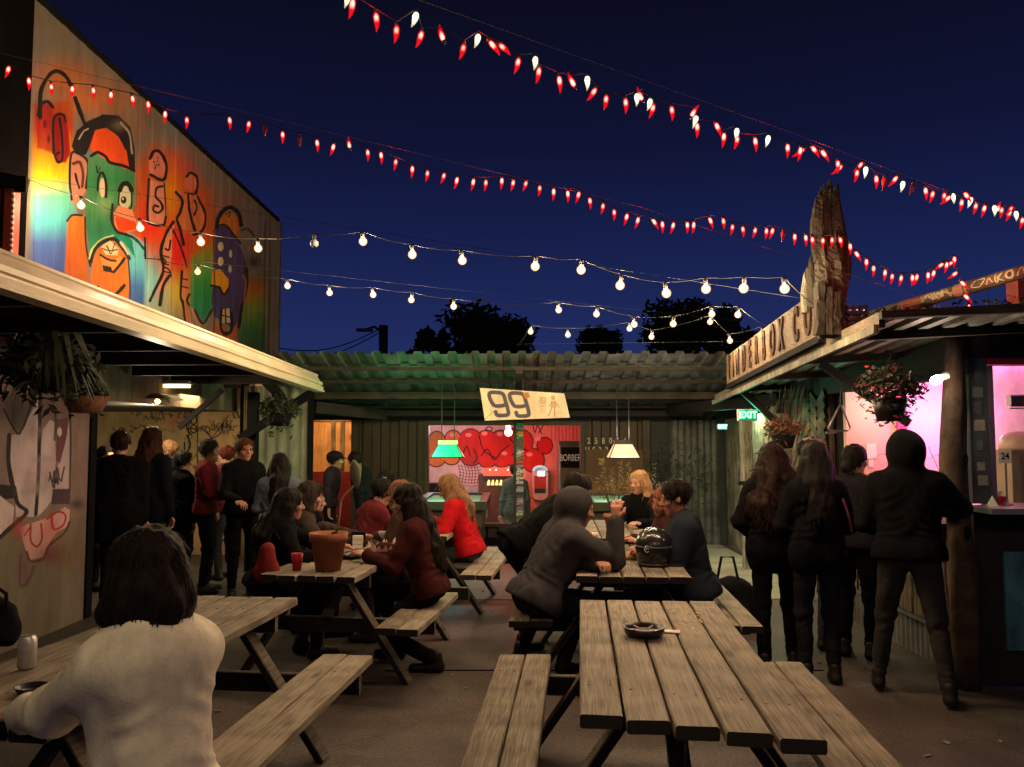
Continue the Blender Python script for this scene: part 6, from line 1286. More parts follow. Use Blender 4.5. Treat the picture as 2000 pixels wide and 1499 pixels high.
# helmet
c = G(1283, 1108, .753); c.y += .12; hm = thing('motorcycle_helmet', 'black motorcycle helmet with a round badge on the middle right table', 'helmet', (c.x, c.y, .753))
prof_ = [(.100, 0), (.122, .012), (.132, .06), (.138, .12), (.130, .17), (.108, .215), (.07, .245), (.03, .257), (0, .26)]
m = MB(); m.lathe(prof_, 32, (c.x, c.y, .753), close=False, M=Matrix.Diagonal((.94, 1.1, 1, 1))); m.build('shell', mat('helmet_black', (.012, .012, .014), .22, 0, .2, 10, spec=.6), hm, True)
m = MB(); m.lathe([(.1375, .0), (.1395, .003), (.1395, .008), (.137, .011)], 32, (c.x, c.y, .88), close=False, M=Matrix.Diagonal((.94, 1.1, 1, 1))); m.build('visor_ridge', mat('helmet_trim', (.09, .09, .095), .3), hm, True)
m = MB(); m.lathe([(.122, .0), (.125, .0), (.127, .016), (.120, .018)], 32, (c.x, c.y, .755), close=False, M=Matrix.Diagonal((.94, 1.1, 1, 1))); m.build('edge_rubber', M_black_pl, hm, True)
e = Vector((c.x - .068, c.y - .137, .878)); Mx = Matrix.Rotation(R_(28), 4, 'Z') @ Matrix.Rotation(R_(90), 4, 'X')
m = MB(); m.tube([e + (Mx @ Vector((.022 * math.cos(t_), .022 * math.sin(t_), 0))) for t_ in np.linspace(0, 6.283, 18)], .003, 5); m.tube([e + Mx @ Vector((-.012, -.004, .002)), e + Mx @ Vector((0, .008, .002)), e + Mx @ Vector((.012, -.004, .002))], .0025, 4); m.build('badge', M_white, hm)
# ================================================================== POTS AND PLANTS
def pot(T, c, h, r):
    m = MB(); m.lathe([(0, 0), (r * .66, .001), (r * .92, h * .78), (r * 1.0, h * .78), (r * 1.04, h), (r * .93, h), (r * .86, h * .82), (0, h * .8)], 24, c, close=False); m.build('pot', M_terra, T, True)
    m = MB(); m.lathe([(0, h * .86), (r * .87, h * .85)], 16, c, close=False); m.build('soil', M_dark, T)
c = G(641, 1114, .753); t = thing('terracotta_pot', 'big terracotta pot with one tall drooping leaf stalk on the middle left table', 'potted plant', c); pot(t, c, .25, .125)
st = [c + Vector((.05, 0, .2)), at(663, 1010, 5.5), at(668, 975, 5.5), at(690, 950, 5.5), at(703, 925, 5.5), at(704, 905, 5.5)]
m = MB(); m.tube([Vector(p) for p in spl([tuple(p) for p in st], 5)], .006, 6); m.build('stalk', mat('pale_stalk', (.30, .25, .13), .7), t)
m = MB(); cc = at(694, 925, 5.48); m.lathe([(.004, -.105), (.022, -.07), (.036, -.02), (.036, .03), (.022, .07), (.006, .09)], 12, cc, M=Matrix.Rotation(R_(-8), 4, 'Y') @ Matrix.Diagonal((1, .35, 1, 1))); m.build('leaf', mat('grey_leaf', (.16, .18, .11), .5, 0, .3, 12), t, True)
for (px, py) in ((655, 1040), (672, 1030), (640, 1045)):
    m = MB(); q_ = at(px, py, 5.5); m.tube([c + Vector((0, 0, .2)), c.lerp(q_, .6) + Vector((0, 0, .1)), q_], [.006, .005, .002], 5); m.build('stub', M_stem, t)
c = G(1197, 1040, .753); t = thing('potted_sapling', 'terracotta pot with a thin branching sapling on the far right table', 'potted plant', c); pot(t, c, .17, .085)
m = MB(); r = random.Random(9); lv = MB(); top = c + Vector((0, 0, .14))
for k in range(9):
    a = k * .7; tip = top + Vector((.20 * math.cos(a) * r.uniform(.5, 1), .12 * math.sin(a), .30 + .10 * r.random())); md = top.lerp(tip, .45) + Vector((0, 0, .04)); m.tube([top, md, tip], [.006, .004, .002], 5)
    for q in range(16):
        b_ = md.lerp(tip, r.random()) + Vector((r.uniform(-.05, .05), r.uniform(-.05, .05), r.uniform(-.04, .05))); d1 = Vector((r.uniform(-1, 1), r.uniform(-1, 1), r.uniform(-.6, .8))).normalized() * .024; d2 = d1.orthogonal().normalized() * .007; lv.add([b_ - d1, b_ + d2, b_ + d1, b_ - d2], [(0, 1, 2, 3)])
m.build('branch', M_stem, t); tag(lv.build('foliage', mat('olive_leaf', (.10, .085, .03), .6, 0, .4, 9), t), kind='stuff')
def hanging_plant(label, c, R, potr, poth, basket, leafm, seed, hookz, nl=520, drop=.5, flower=None, ls=.035, up=1.0):
    t = thing('hanging_plant', label, 'hanging plant', c); r = random.Random(seed); c = Vector(c)
    m = MB(); m.lathe([(0, -poth), (potr * .68, -poth + .002), (potr, 0), (potr * .93, 0), (potr * .6, -poth + .02)], 20, c, close=False); m.build('basket', basket, t, True)
    m = MB()
    for k in range(3):
        a = 2.1 * k; m.tube([c + Vector((potr * .95 * math.cos(a), potr * .95 * math.sin(a), 0)), (c.x, c.y, hookz - .05)], .003, 4)
    m.tube([(c.x, c.y, hookz - .05), (c.x + .02, c.y, hookz - .02), (c.x + .012, c.y, hookz + .015), (c.x - .02, c.y, hookz + .01)], .006, 5); m.build('hanger', M_wire, t)
    m = MB(); f = MB(); s = MB()
    for k in range(nl):
        d = Vector((r.gauss(0, 1), r.gauss(0, 1), r.gauss(.15, .8))).normalized(); q = c + Vector((d.x * R * r.uniform(.3, 1), d.y * R * r.uniform(.3, 1), R * .25 * up + d.z * R * .75 * r.uniform(.3, 1)))
        if q.z < c.z and r.random() < .4: q.z -= R * drop * r.random()
        d1 = Vector((r.uniform(-1, 1), r.uniform(-1, 1), r.uniform(-1, .5))).normalized() * ls * r.uniform(.6, 1.3); d2 = d1.orthogonal().normalized() * ls * .38; (f if flower and r.random() < .12 else m).add([q - d1, q + d2, q + d1, q - d2], [(0, 1, 2, 3)])
    for k in range(14):
        a = r.random() * 6.28; q = c + Vector((R * .9 * math.cos(a), R * .9 * math.sin(a), R * r.uniform(-.5, .7) * drop)); s.tube([c + Vector((0, 0, -.02)), c.lerp(q, .5) + Vector((0, 0, R * .35)), q], [.004, .003, .002], 4)
    s.build('stem', M_stem, t); tag(m.build('foliage', leafm, t), kind='stuff')
    if flower: tag(f.build('flower', flower, t), kind='stuff')
    return t
M_coco = mat('coco_liner', (.16, .07, .04), .95, 0, .4, 30, .5, 80); M_redfl = mat('red_flower', (.45, .02, .03), .6, 0, .3, 20)
hanging_plant('large dark hanging basket of trailing plants under the right roof', at(1737, 778, 4.9), .23, .105, .14, M_black_pl, M_leafdark, 3, at(1728, 690, 4.9).z, 900, .5, M_redfl, .026)
hanging_plant('flower basket with red blooms hanging beside the exit sign', at(1530, 850, 8.0), .20, .12, .13, M_dark, mat('brown_leaf', (.12, .07, .03), .7, 0, .5, 9), 5, 2.10, 420, .6, M_redfl, .03)
hanging_plant('coco lined hanging basket below the awning beside the painted wall', at(168, 775, 6.4), .17, .17, .13, M_coco, M_leafdark, 6, 2.25, 160, .6, None, .03, .2)
hanging_plant('dark plant basket hanging in front of the green partition', at(545, 812, 9.4), .26, .15, .12, M_dark, M_leafdark, 8, 2.2, 460, .8, None, .04)
t = hanging_plant('bushy dark fern hanging under the near end of the left awning', at(95, 735, 5.0), .33, .13, .10, M_dark, M_leaf, 9, 2.34, 700, .35, None, .04, .6)
r = random.Random(12); c = at(95, 720, 5.0); m = MB()
for k in range(90):                      # fern fronds arching out of the basket
    a = r.random() * 6.283; L = r.uniform(.22, .42); q0 = Vector(c); q1 = q0 + Vector((math.cos(a) * L * .5, math.sin(a) * L * .5, .10 + .12 * r.random())); q2 = q0 + Vector((math.cos(a) * L, math.sin(a) * L, -.08 - .18 * r.random())); sdv = Vector((-math.sin(a), math.cos(a), 0)) * .018
    m.add([q0 - sdv * .5, q0 + sdv * .5, q1 + sdv, q1 - sdv, q2], [(0, 1, 2, 3), (3, 2, 4)])
tag(m.build('frond', M_leaf, t), kind='stuff')
m = MB()
for k in range(70):
    y = 8.2 + 1.3 * r.random(); z = 1.35 + .9 * r.random(); q = Vector((2.98, y, z)); w = .035; L = .16 + .08 * r.random(); d = Vector((-.05, r.uniform(-.08, .08), -L)); sdv = Vector((0, w, 0)); m.add([q, q + d * .5 + sdv, q + d, q + d * .5 - sdv], [(0, 1, 2, 3)])
tag(m.build('vine', mat('dry_vine_leaf', (.15, .12, .06), .7, 0, .5, 8)), 'hanging dry leaves of a vine on the bar side wall near the triangle bell', 'vine')
c = G(1425, 1250, 0); t = thing('plant_bush', 'dark leafy potted bush against the grey corrugated sheets', 'plant', (2.55, 12.1, 0)); r = random.Random(4); m = MB()
for k in range(260):
    q = Vector((2.42 + r.gauss(0, .28), 12.1 + r.gauss(0, .12), 1.05 + r.gauss(0, .25))); d1 = Vector((r.uniform(-1, 1), r.uniform(-1, 1), r.uniform(-1, 1))).normalized() * .045; d2 = d1.orthogonal().normalized() * .014; m.add([q - d1, q + d2, q + d1, q - d2], [(0, 1, 2, 3)])
m.build('foliage', M_leafdark, t); m = MB(); m.tube([(2.42, 12.1, .3), (2.42, 12.1, 1.1)], .02, 6); m.build('stem', M_stem, t); m = MB(); m.lathe([(.10, 0), (.15, .32), (.13, .32), (.1, .28), (0, .28)], 16, (2.42, 12.1, 0)); m.build('pot', M_terra, t)
# ================================================================== POOL TABLES, LAMPS, MACHINES
M_felt = mat('green_felt', (.22, .48, .32), .9, 0, .1, 30)
def pool_table(label, x0, x1, y0, y1):
    t = thing('pool_table', label, 'pool table', ((x0 + x1) / 2, (y0 + y1) / 2, 0), 0, 'pool tables'); M_rail = bpy.data.materials.get('pool_rail') or mat('pool_rail', (.06, .05, .035), .4)
    m = MB(); m.box((x0 + .1, y0 + .1, .74), (x1 - .1, y1 - .1, .79)); m.build('bed', M_felt, t)
    for lo, hi in (((x0, y0, .72), (x1, y0 + .1, .825)), ((x0, y1 - .1, .72), (x1, y1, .825)), ((x0, y0 + .101, .72), (x0 + .1, y1 - .101, .825)), ((x1 - .1, y0 + .101, .72), (x1, y1 - .101, .825))):
        m = MB(); m.box(lo, hi); m.build('rail', mat('pool_rail_green', (.035, .045, .03), .5) if 'pool_rail_green' not in bpy.data.materials else bpy.data.materials['pool_rail_green'], t)
    m = MB(); m.box((x0 + .06, y0 + .06, .50), (x1 - .06, y1 - .06, .718)); m.build('cabinet', M_rail, t)
    for x in (x0 + .14, x1 - .14):
        for y in (y0 + .14, y1 - .14): m = MB(); m.beam((x, y, 0), (x, y, .5), .12, .12, up=(0, 1, 0)); m.build('leg', M_rail, t)
pool_table('green pool table under the green shade lamp', -1.25, -.32, 10.45, 12.2); pool_table('green pool table under the cream shade lamp', .95, 1.88, 10.3, 12.1)
def shade_lamp(label, px, py, Y, w, hgt, em, sides, lightcol, e, top=None):
    c = at(px, py, Y); W = w * Y / 1600; Hh = hgt * Y / 1600; t = thing('pool_lamp', label, 'lamp', c)
    vs = []; b = [(-W / 2, -.16), (W / 2, -.16), (W / 2, .16), (-W / 2, .16)]; tp = [(-W * .28, -.08), (W * .28, -.08), (W * .28, .08), (-W * .28, .08)]
    for k in range(4):
        k2 = (k + 1) % 4; m = MB(); B0 = Vector((c.x + b[k][0], c.y + b[k][1], c.z - Hh / 2)); B1 = Vector((c.x + b[k2][0], c.y + b[k2][1], c.z - Hh / 2)); T0 = Vector((c.x + tp[k][0], c.y + tp[k][1], c.z + Hh / 2)); T1 = Vector((c.x + tp[k2][0], c.y + tp[k2][1], c.z + Hh / 2))
        nrm = (B1 - B0).cross(T0 - B0).normalized(); ins = .02; m.prism([B0.lerp(B1, ins), B1.lerp(B0, ins), T1.lerp(T0, ins), T0.lerp(T1, ins)], nrm * -.006); m.build('glass_panel', em if k in (0, 2) else sides, t)
        m = MB(); m.tube([B0, T0], .006, 5); m.tube([B0, B1], .007, 5); m.tube([T0, T1], .006, 5); m.build('lead_frame', M_blackmetal, t)
    m = MB(); m.box((c.x - W * .29, c.y - .085, c.z + Hh / 2), (c.x + W * .29, c.y + .085, c.z + Hh / 2 + .05)); m.build('crown', top or em, t)
    m = MB(); m.tube([(c.x - W * .2, c.y, c.z + Hh / 2 + .05), (c.x - W * .2, c.y, 2.3)], .006, 4); m.tube([(c.x + W * .2, c.y, c.z + Hh / 2 + .05), (c.x + W * .2, c.y, 2.3)], .006, 4); m.build('chain', M_wire, t)
    lamp_light('lamp_down_light', 'AREA', (c.x, c.y, c.z - Hh / 2 - .02), lightcol, e, t, .3); return t, c
t, c = shade_lamp('green glass pool table lamp hanging on the left', 875, 881, 10.5, 62, 24, emat('green_glass', (.0, .50, .19), .8), emat('green_glass_dark', (.0, .42, .17), .6), (.75, 1, .85), 14, emat('lime_glass', (.35, .85, .2), .9))
lamp_light('lamp_up_light', 'POINT', (c.x - .25, c.y - .35, c.z + .25), (.16, 1, .34), 32, t, .1)
t, c = shade_lamp('cream glass pool table lamp hanging on the right', 1217, 881, 10.5, 60, 27, emat('cream_glass', (1, .76, .40), .95, base=(.12, .09, .05)), emat('cream_glass_side', (1, .76, .4), .9, base=(.12, .09, .05)), (1, .92, .8), 16, M_blackmetal)
m = MB()
for k in range(3):
    q = c + Vector((-.05 + .05 * k, -.135, -.04)); m.lathe([(0, -.018), (.022, -.012), (.028, .006), (.016, .02), (0, .024)], 8, q, M=Matrix.Diagonal((1, .25, 1, 1)))
m.build('glass_motif', emat('amber_motif', (.8, .32, .10), .7), t)
lamp_light('lamp_glow', 'POINT', c + Vector((0, -.3, 0)), (1, .78, .50), 5.0, t, .1)
lamp_light('lamp_up_light', 'POINT', (c.x, c.y - .05, c.z + .24), (1, .9, .74), 18, t, .1)
# jukebox, arched touch machine, fridge, player, bench inside the pool room
c = at(968, 965, 14.6); jb = thing('jukebox', 'red and yellow lit jukebox inside the pool room', 'jukebox', (c.x, 14.6, -.45))
w = .30; m = MB(); m.box((c.x - w, 14.45, -.45), (c.x + w, 14.9, .98)); m.build('cabinet', mat('jukebox_brown', (.10, .05, .035), .4), jb)
a = at(944, 915, 14.4); b = at(1004, 930, 14.4); m = MB(); m.box((a.x, 14.40, b.z), (b.x, 14.62, a.z)); m.build('header', emat('jukebox_red', (1, .10, .06), .55), jb)
for px in (957, 969, 992):
    q = at(px, 918, 14.38); m = MB(); m.lathe([(.0, -.012), (.013, 0), (0, .012)], 8, q); m.build('lamp_dot', emat('dot_white', (1, .8, .7), 6), jb)
a = at(944, 931, 14.42); b = at(1004, 938, 14.42); m = MB(); m.box((a.x, 14.41, b.z), (b.x, 14.44, a.z)); m.build('display_strip', M_black_pl, jb)
for k in range(5):
    p = [(951 + 8 * k, 948), (957 + 8 * k, 948), (959.5 + 8 * k - 3, 938), (953.5 + 8 * k - 0, 938)]; m = MB(); m.prism([at(px, py, 14.40) for px, py in p], (0, .02, 0)); m.build('title_card', emat('title_yellow', (1, .80, .22), 1.5) if k == 0 else bpy.data.materials['title_yellow'], jb)
m = MB(); a = at(950, 962, 14.42); b = at(962, 1010, 14.42); m.box((a.x, 14.40, b.z), (a.x + .02, 14.42, a.z)); m.build('trim_strip', M_galv, jb)
c = at(1055, 945, 15.1); ar = thing('touch_jukebox', 'white arched wall machine with a glowing screen inside the pool room', 'machine', c)
pts = []
for t_ in np.linspace(0, math.pi, 10): pts.append(at(1055 + 15.5 * math.cos(t_), 922 - 12 * math.sin(t_), 15.05))
for t_ in np.linspace(math.pi, 2 * math.pi, 10): pts.append(at(1055 + 15.5 * math.cos(t_), 966 - 12 * math.sin(t_), 15.05))
m = MB(); m.prism(pts[::-1], (0, .1, 0)); m.build('case', mat('machine_white', (.55, .50, .48), .4), ar)
pts2 = [at(1055 + (px - 1055) * .82, py, 15.046) for px, py in ((1041, 930), (1069, 930), (1069, 958), (1041, 958))]; m = MB(); m.prism(pts2[::-1], (0, .006, 0)); m.build('face_plate', mat('machine_red', (.35, .05, .04), .5), ar)
m = MB(); q = at(1057, 925.5, 15.04); m.box((q.x - .06, 15.035, q.z - .045), (q.x + .06, 15.043, q.z + .045)); m.build('screen', emat('screen_blue', (.70, .85, 1), 2.2), ar)
m = MB(); m.tube([at(1055 + 13 * math.cos(t_), 921 - 9 * math.sin(t_), 15.04) for t_ in np.linspace(.1, 3.0, 9)], .03, 6); m.build('arch_light', emat('arch_blue', (.25, .65, .75), .5), ar)
m = MB(); q = at(1055, 959, 15.04); m.box((q.x - .10, 15.036, q.z - .04), (q.x + .10, 15.046, q.z + .04)); m.build('coin_plate', M_black_pl, ar)
c = at(1113, 1000, 14.2); fg = thing('drinks_fridge', 'tall fridge with a black lettered header inside the pool room', 'fridge', (c.x, 14.2, -.45))
a = at(1092, 862, 14.0); b = at(1140, 862, 14.0); m = MB(); m.box((a.x, 14.0, -.45), (b.x + .1, 14.6, a.z)); m.build('case', M_wallgrey, fg)
m = MB(); a2 = at(1096, 874, 13.99); b2 = at(1142, 914, 13.99); m.box((a2.x, 13.985, b2.z), (b2.x, 13.998, a2.z)); m.build('header_board', M_dark, fg)
q = at(1114, 895, 13.98); text_mesh('lettering', 'BORBER', .16, M_white, face_cam(q), fg, .001, sx=.62)
m = MB(); a2 = at(1096, 918, 13.99); b2 = at(1142, 1030, 13.99); m.box((a2.x, 13.985, b2.z), (b2.x, 13.998, a2.z)); m.build('glass_door', mat('dim_glass_door', (.14, .08, .05), .25), fg)
m = MB(); a2 = at(1093, 870, 13.98); m.box((a2.x - .01, 13.975, -.3), (a2.x + .01, 13.984, a2.z)); m.build('door_edge', M_galv, fg)
m = MB(); c = at(850, 965, 14.5); m.box((c.x - .4, 14.3, -.45), (c.x + .35, 14.8, at(850, 945, 14.5).z)); tag(m.build('dark_counter', M_dark), 'dark counter at the left side inside the pool room', 'counter')
for px, py in ((872, 959), (884, 957)):
    q = at(px, py, 14.28); m = MB(); m.lathe([(0, -.012), (.016, 0), (0, .012)], 8, q); tag(m.build('indicator_light', emat('pink_dot', (1, .25, .35), 5) if px == 872 else bpy.data.materials['pink_dot']), 'small pink indicator light on the ' + ('left' if px == 872 else 'right') + ' above the dark pool room counter', 'light')
# black bag on the bench
t = thing('black_bag', 'black shoulder bag standing on the bench end at the right of the dark jacket man', 'bag', G(1425, 1230, 0)); c = G(1425, 1232, .0)
F_ = Field(); F_.cone((c.x - .10, c.y, .16), (c.x + .10, c.y, .15), .13, k=.05).cone((c.x - .10, c.y, .34), (c.x + .08, c.y, .36), .09, k=.05).cone((c.x + .12, c.y, .1), (c.x + .14, c.y - .02, .3), .08, k=.05); V_, Q_ = F_.mesh(.02, .01, 30, 2); np_mesh('bag_body', V_ - np.array([c.x, c.y, 0]), Q_, cloth((.012, .012, .013)), t)
m = MB(); m.tube([(c.x - .1, c.y, .42), (c.x - .06, c.y, .62), (c.x + .04, c.y, .62), (c.x + .08, c.y, .43)], .012, 6); m.build('strap', M_dark, t)
c = G(8, 1262, .755); t = thing('black_bag', 'black cloth bag lying on the front left table at the left edge', 'bag', c); F_ = Field(); F_.cone((-.13, 0, .08), (.015, 0, .06), .085, .06, .05).cone((-.10, .05, .16), (-.02, .04, .13), .06, .04, .05); V_, Q_ = F_.mesh(.014, .010, 34, 8); np_mesh('bag_body', V_, Q_, cloth((.010, .010, .012)), t); m = MB(); m.tube([c + Vector((-.1, .02, .19)), c + Vector((-.07, .0, .27)), c + Vector((-.0, 0, .22)), c + Vector((.01, .0, .11))], .008, 6); m.build('strap', M_dark, t)
t = thing('red_bag', 'dull red cloth bag hanging at the left end of the middle left table', 'bag', at(522, 1085, 5.6)); c = at(522, 1090, 5.6); F_ = Field(); F_.cone((0, 0, -.08), (0, 0, .05), .075, .05, .03).cone((-.03, 0, -.1), (.04, 0, -.1), .06, k=.03); V_, Q_ = F_.mesh(.014, .006, 40, 3); np_mesh('bag_body', V_ + np.array(c - t.location), Q_, cloth((.22, .03, .025)), t)
m = MB(); q = c + Vector((0, 0, .09)); m.tube([q, q + Vector((.02, .05, .10)), q + Vector((.06, .08, .02))], .008, 5); m.build('strap', M_dark, t)
# ================================================================== STRING LIGHTS
def glow_mat(name, core, rim, s_core, s_rim, zlo=None, zhi=None, pw=1.0, wd=.16):
    """lamp glass: hot centre, coloured rim; along the chili the tip glows less"""
    m, nt, b = newmat(name); nt.nodes.remove(b); out = nt.nodes['Material Output']
    lw = nd(nt, 'ShaderNodeLayerWeight'); lw.inputs['Blend'].default_value = .5
    pwn = nd(nt, 'ShaderNodeMapRange'); pwn.interpolation_type = 'SMOOTHSTEP'; lnk(nt, lw.outputs['Facing'], pwn.inputs[0]); pwn.inputs[1].default_value = pw + wd; pwn.inputs[2].default_value = pw; fac = pwn.outputs[0]
    if zlo is not None:
        tc = nd(nt, 'ShaderNodeTexCoord'); sx = nd(nt, 'ShaderNodeSeparateXYZ'); lnk(nt, tc.outputs['Object'], sx.inputs[0])
        mr = nd(nt, 'ShaderNodeMapRange'); mr.interpolation_type = 'SMOOTHSTEP'; mr.inputs[1].default_value = zlo; mr.inputs[2].default_value = zhi; lnk(nt, sx.outputs['Z'], mr.inputs[0])
        mu = nd(nt, 'ShaderNodeMath', operation='MULTIPLY'); lnk(nt, fac, mu.inputs[0]); lnk(nt, mr.outputs[0], mu.inputs[1]); fac = mu.outputs[0]
    e1 = nd(nt, 'ShaderNodeEmission'); e1.inputs[1].default_value = s_rim
    rp = nd(nt, 'ShaderNodeValToRGB'); rp.color_ramp.elements[0].position = .1; rp.color_ramp.elements[0].color = (*rim, 1); rp.color_ramp.elements[1].position = 1.0; rp.color_ramp.elements[1].color = (*[c * .35 for c in rim], 1)
    lnk(nt, lw.outputs['Facing'], rp.inputs[0]); lnk(nt, rp.outputs[0], e1.inputs[0])
    e2 = nd(nt, 'ShaderNodeEmission'); e2.inputs[0].default_value = (*core, 1); e2.inputs[1].default_value = s_core
    mx = nd(nt, 'ShaderNodeMixShader'); lnk(nt, fac, mx.inputs[0]); lnk(nt, e1.outputs[0], mx.inputs[1]); lnk(nt, e2.outputs[0], mx.inputs[2]); lnk(nt, mx.outputs[0], out.inputs[0])
    return m
def shell_mat():
    m, nt, b = newmat('warm_bulb_glass'); nt.nodes.remove(b); out = nt.nodes['Material Output']; lw = nd(nt, 'ShaderNodeLayerWeight'); lw.inputs['Blend'].default_value = .5
    rp = nd(nt, 'ShaderNodeValToRGB'); rp.color_ramp.elements[0].position = .05; rp.color_ramp.elements[0].color = (1, .66, .34, 1); rp.color_ramp.elements[1].position = .95; rp.color_ramp.elements[1].color = (.10, .045, .015, 1); e_ = rp.color_ramp.elements.new(.45); e_.color = (.62, .32, .13, 1)
    em = nd(nt, 'ShaderNodeEmission'); em.inputs[1].default_value = 1.5; tr = nd(nt, 'ShaderNodeBsdfTransparent'); ad = nd(nt, 'ShaderNodeAddShader')
    lnk(nt, lw.outputs['Facing'], rp.inputs[0]); lnk(nt, rp.outputs[0], em.inputs[0]); lnk(nt, em.outputs[0], ad.inputs[0]); lnk(nt, tr.outputs[0], ad.inputs[1]); lnk(nt, ad.outputs[0], out.inputs['Surface']); m.cycles.emission_sampling = 'NONE'; return m
M_bulb = shell_mat(); M_core = emat('filament_core', (1, .78, .48), 14.0); M_core.cycles.emission_sampling = 'NONE'
M_chili = glow_mat('red_chili_glass', (1, .115, .085), (1, .006, .014), CHILI_L * 1.5, 1.0, -.050, -.026, .03, .36)
M_chiliw = glow_mat('white_chili_glass', (1, .98, .62), (.95, .90, .45), CHILI_L * .6, .7, -.08, -.02, .20, .5)
for q_ in (M_chili, M_chiliw): q_.cycles.emission_sampling = 'NONE'
M_chilid = mat('unlit_chili', (.22, .015, .02), .3); M_clear = mat('unlit_bulb_glass', (.30, .32, .36), .08, 0, .1, 5, spec=.8)
M_sock = mat('bulb_socket', (.018, .017, .016), .6); M_cap = mat('chili_cap', (.03, .05, .02), .5)
def sh(name, prof, n, mats):
    m = MB(); m.lathe(prof, n, (0, 0, 0), close=False); me = bpy.data.meshes.new(name); me.from_pydata(m.v, [], m.f); me.polygons.foreach_set('use_smooth', [True] * len(me.polygons)); me.update(); me.materials.append(mats); return me
bp_ = [(.012, -.030)] + [(.032 * math.sin(t), -.064 - .032 * math.cos(math.pi - t)) for t in np.linspace(math.pi - .42, .001, 9)][::1]; bp_ = [(a, b) for a, b in bp_]
ME_bulb = sh('bulb', bp_, 12, M_bulb); ME_core = sh('filament', [(.0165 * math.sin(t), -.064 - .0165 * math.cos(t)) for t in np.linspace(0, math.pi, 8)], 10, M_core); ME_dead = sh('bulb_unlit', bp_, 12, M_clear); ME_sock = sh('socket', [(0, .012), (.012, .012), (.015, 0), (.015, -.032), (0, -.034)], 10, M_sock)
LB = bpy.data.lights.new('bulb_light', 'POINT'); LB.color = (1, .70, .40); LB.energy = BULB_W; LB.shadow_soft_size = .022
LC = bpy.data.lights.new('chili_light', 'POINT'); LC.color = (1, .04, .03); LC.energy = 2.2; LC.shadow_soft_size = .024
def lit_bulb(T, p, rot=(0, 0, 0)):
    b = put(ME_bulb, 'bulb', T, p, rot); put(ME_sock, 'socket', b, (0, 0, 0)); put(ME_core, 'filament', b, (0, 0, 0))
    o = bpy.data.objects.new('bulb_light', LB); COL.objects.link(o); o.parent = b; o.location = (0, 0, -.064); return b
def chili_mesh(name, mm):
    m = MB(); pts = [(0, 0, 0), (.001, 0, -.010), (0, 0, -.025), (-.001, 0, -.045), (-.004, 0, -.065), (-.010, 0, -.085)]
    m.tube(pts, [.007, .0135, .0155, .0125, .0075, .0012], 9); me = bpy.data.meshes.new(name); me.from_pydata(m.v, [], m.f); me.polygons.foreach_set('use_smooth', [True] * len(me.polygons)); me.update(); me.materials.append(mm); return me
ME_ch = chili_mesh('chili_bulb', M_chili); ME_chw = chili_mesh('chili_white', M_chiliw); ME_chd = chili_mesh('chili_unlit', M_chilid); ME_cap = sh('cap', [(0, .014), (.004, .014), (.008, .004), (.0085, -.004), (0, -.005)], 8, M_cap)
for me_ in (ME_ch, ME_chw):
    pass
def put(me, name, parent, loc, rot=(0, 0, 0)):
    o = bpy.data.objects.new(name, me); COL.objects.link(o); o.parent = parent; o.location = loc; o.rotation_euler = rot; return o
def bulb_string(label, pts, Yf, ends, unlit=(), wires=(), group='warm bulb strings'):
    P = [at(px, py, Yf(px)) + Vector((0, 0, .078)) for px, py in pts]; T = thing('string_light', label, 'string light', P[0], 0, group); o = Vector(P[0])
    e0, e1 = [Vector(e) for e in ends]; W = [e0] + [p + Vector((0, 0, .012)) for p in P] + [e1]; line = []
    for i in range(len(W) - 1):
        L = (W[i + 1] - W[i]).length
        for k in range(5): t = k / 5; line.append(W[i].lerp(W[i + 1], t) - Vector((0, 0, .035 * L * 4 * t * (1 - t))))
    line.append(W[-1]); m = MB(); m.tube(line, .0028, 5); m.build('cable', M_wire, T)
    m = MB(); m.tube([e0 + Vector((0, 0, .02)), e1 + Vector((0, 0, .03))], .0013, 4); m.build('support_wire', M_wire, T)
    for i, p in enumerate(P):
        rt = (random.uniform(-.15, .15), random.uniform(-.15, .15), 0)
        if i in unlit: b = put(ME_dead, 'bulb', T, p - o, rt); put(ME_sock, 'socket', b, (0, 0, 0))
        else: lit_bulb(T, p - o, rt)
    return T
Yrow = lambda a, b: (lambda px: a + (b - a) * (px - 80) / 1500.0)
A_ = [(158, 405), (272, 449), (391, 477), (503, 489), (614, 480), (708, 476), (804, 502), (901, 513), (1047, 525), (1136, 532), (1214, 562), (1299, 578), (1378, 569), (1454, 568), (1531, 569)]
ya = Yrow(6.7, 5.05); bulb_string('upper string of warm bulbs from the left bracket to the totem', A_, ya, (at(60, 352, 6.3), at(1590, 596, 5.2)), unlit=(4,))
B_ = [(387, 534), (560, 562), (643, 575), (727, 579), (805, 589), (886, 602), (1091, 609), (1166, 617), (1237, 637), (1316, 636), (1389, 617), (1443, 618)]
yb = Yrow(8.4, 7.4); bulb_string('middle string of warm bulbs across the yard below the upper string', B_, yb, (at(300, 505, 8.55), at(1500, 640, 7.3)))
C_ = [(1038, 651), (1109, 657), (1228, 645), (1274, 661), (1387, 632), (1424, 669), (1487, 655)]
yc = Yrow(9.8, 8.6); bulb_string('short lowest string of warm bulbs above the canopy by the timber sign', C_, yc, (at(1010, 676, 9.6), at(1500, 672, 8.5)))
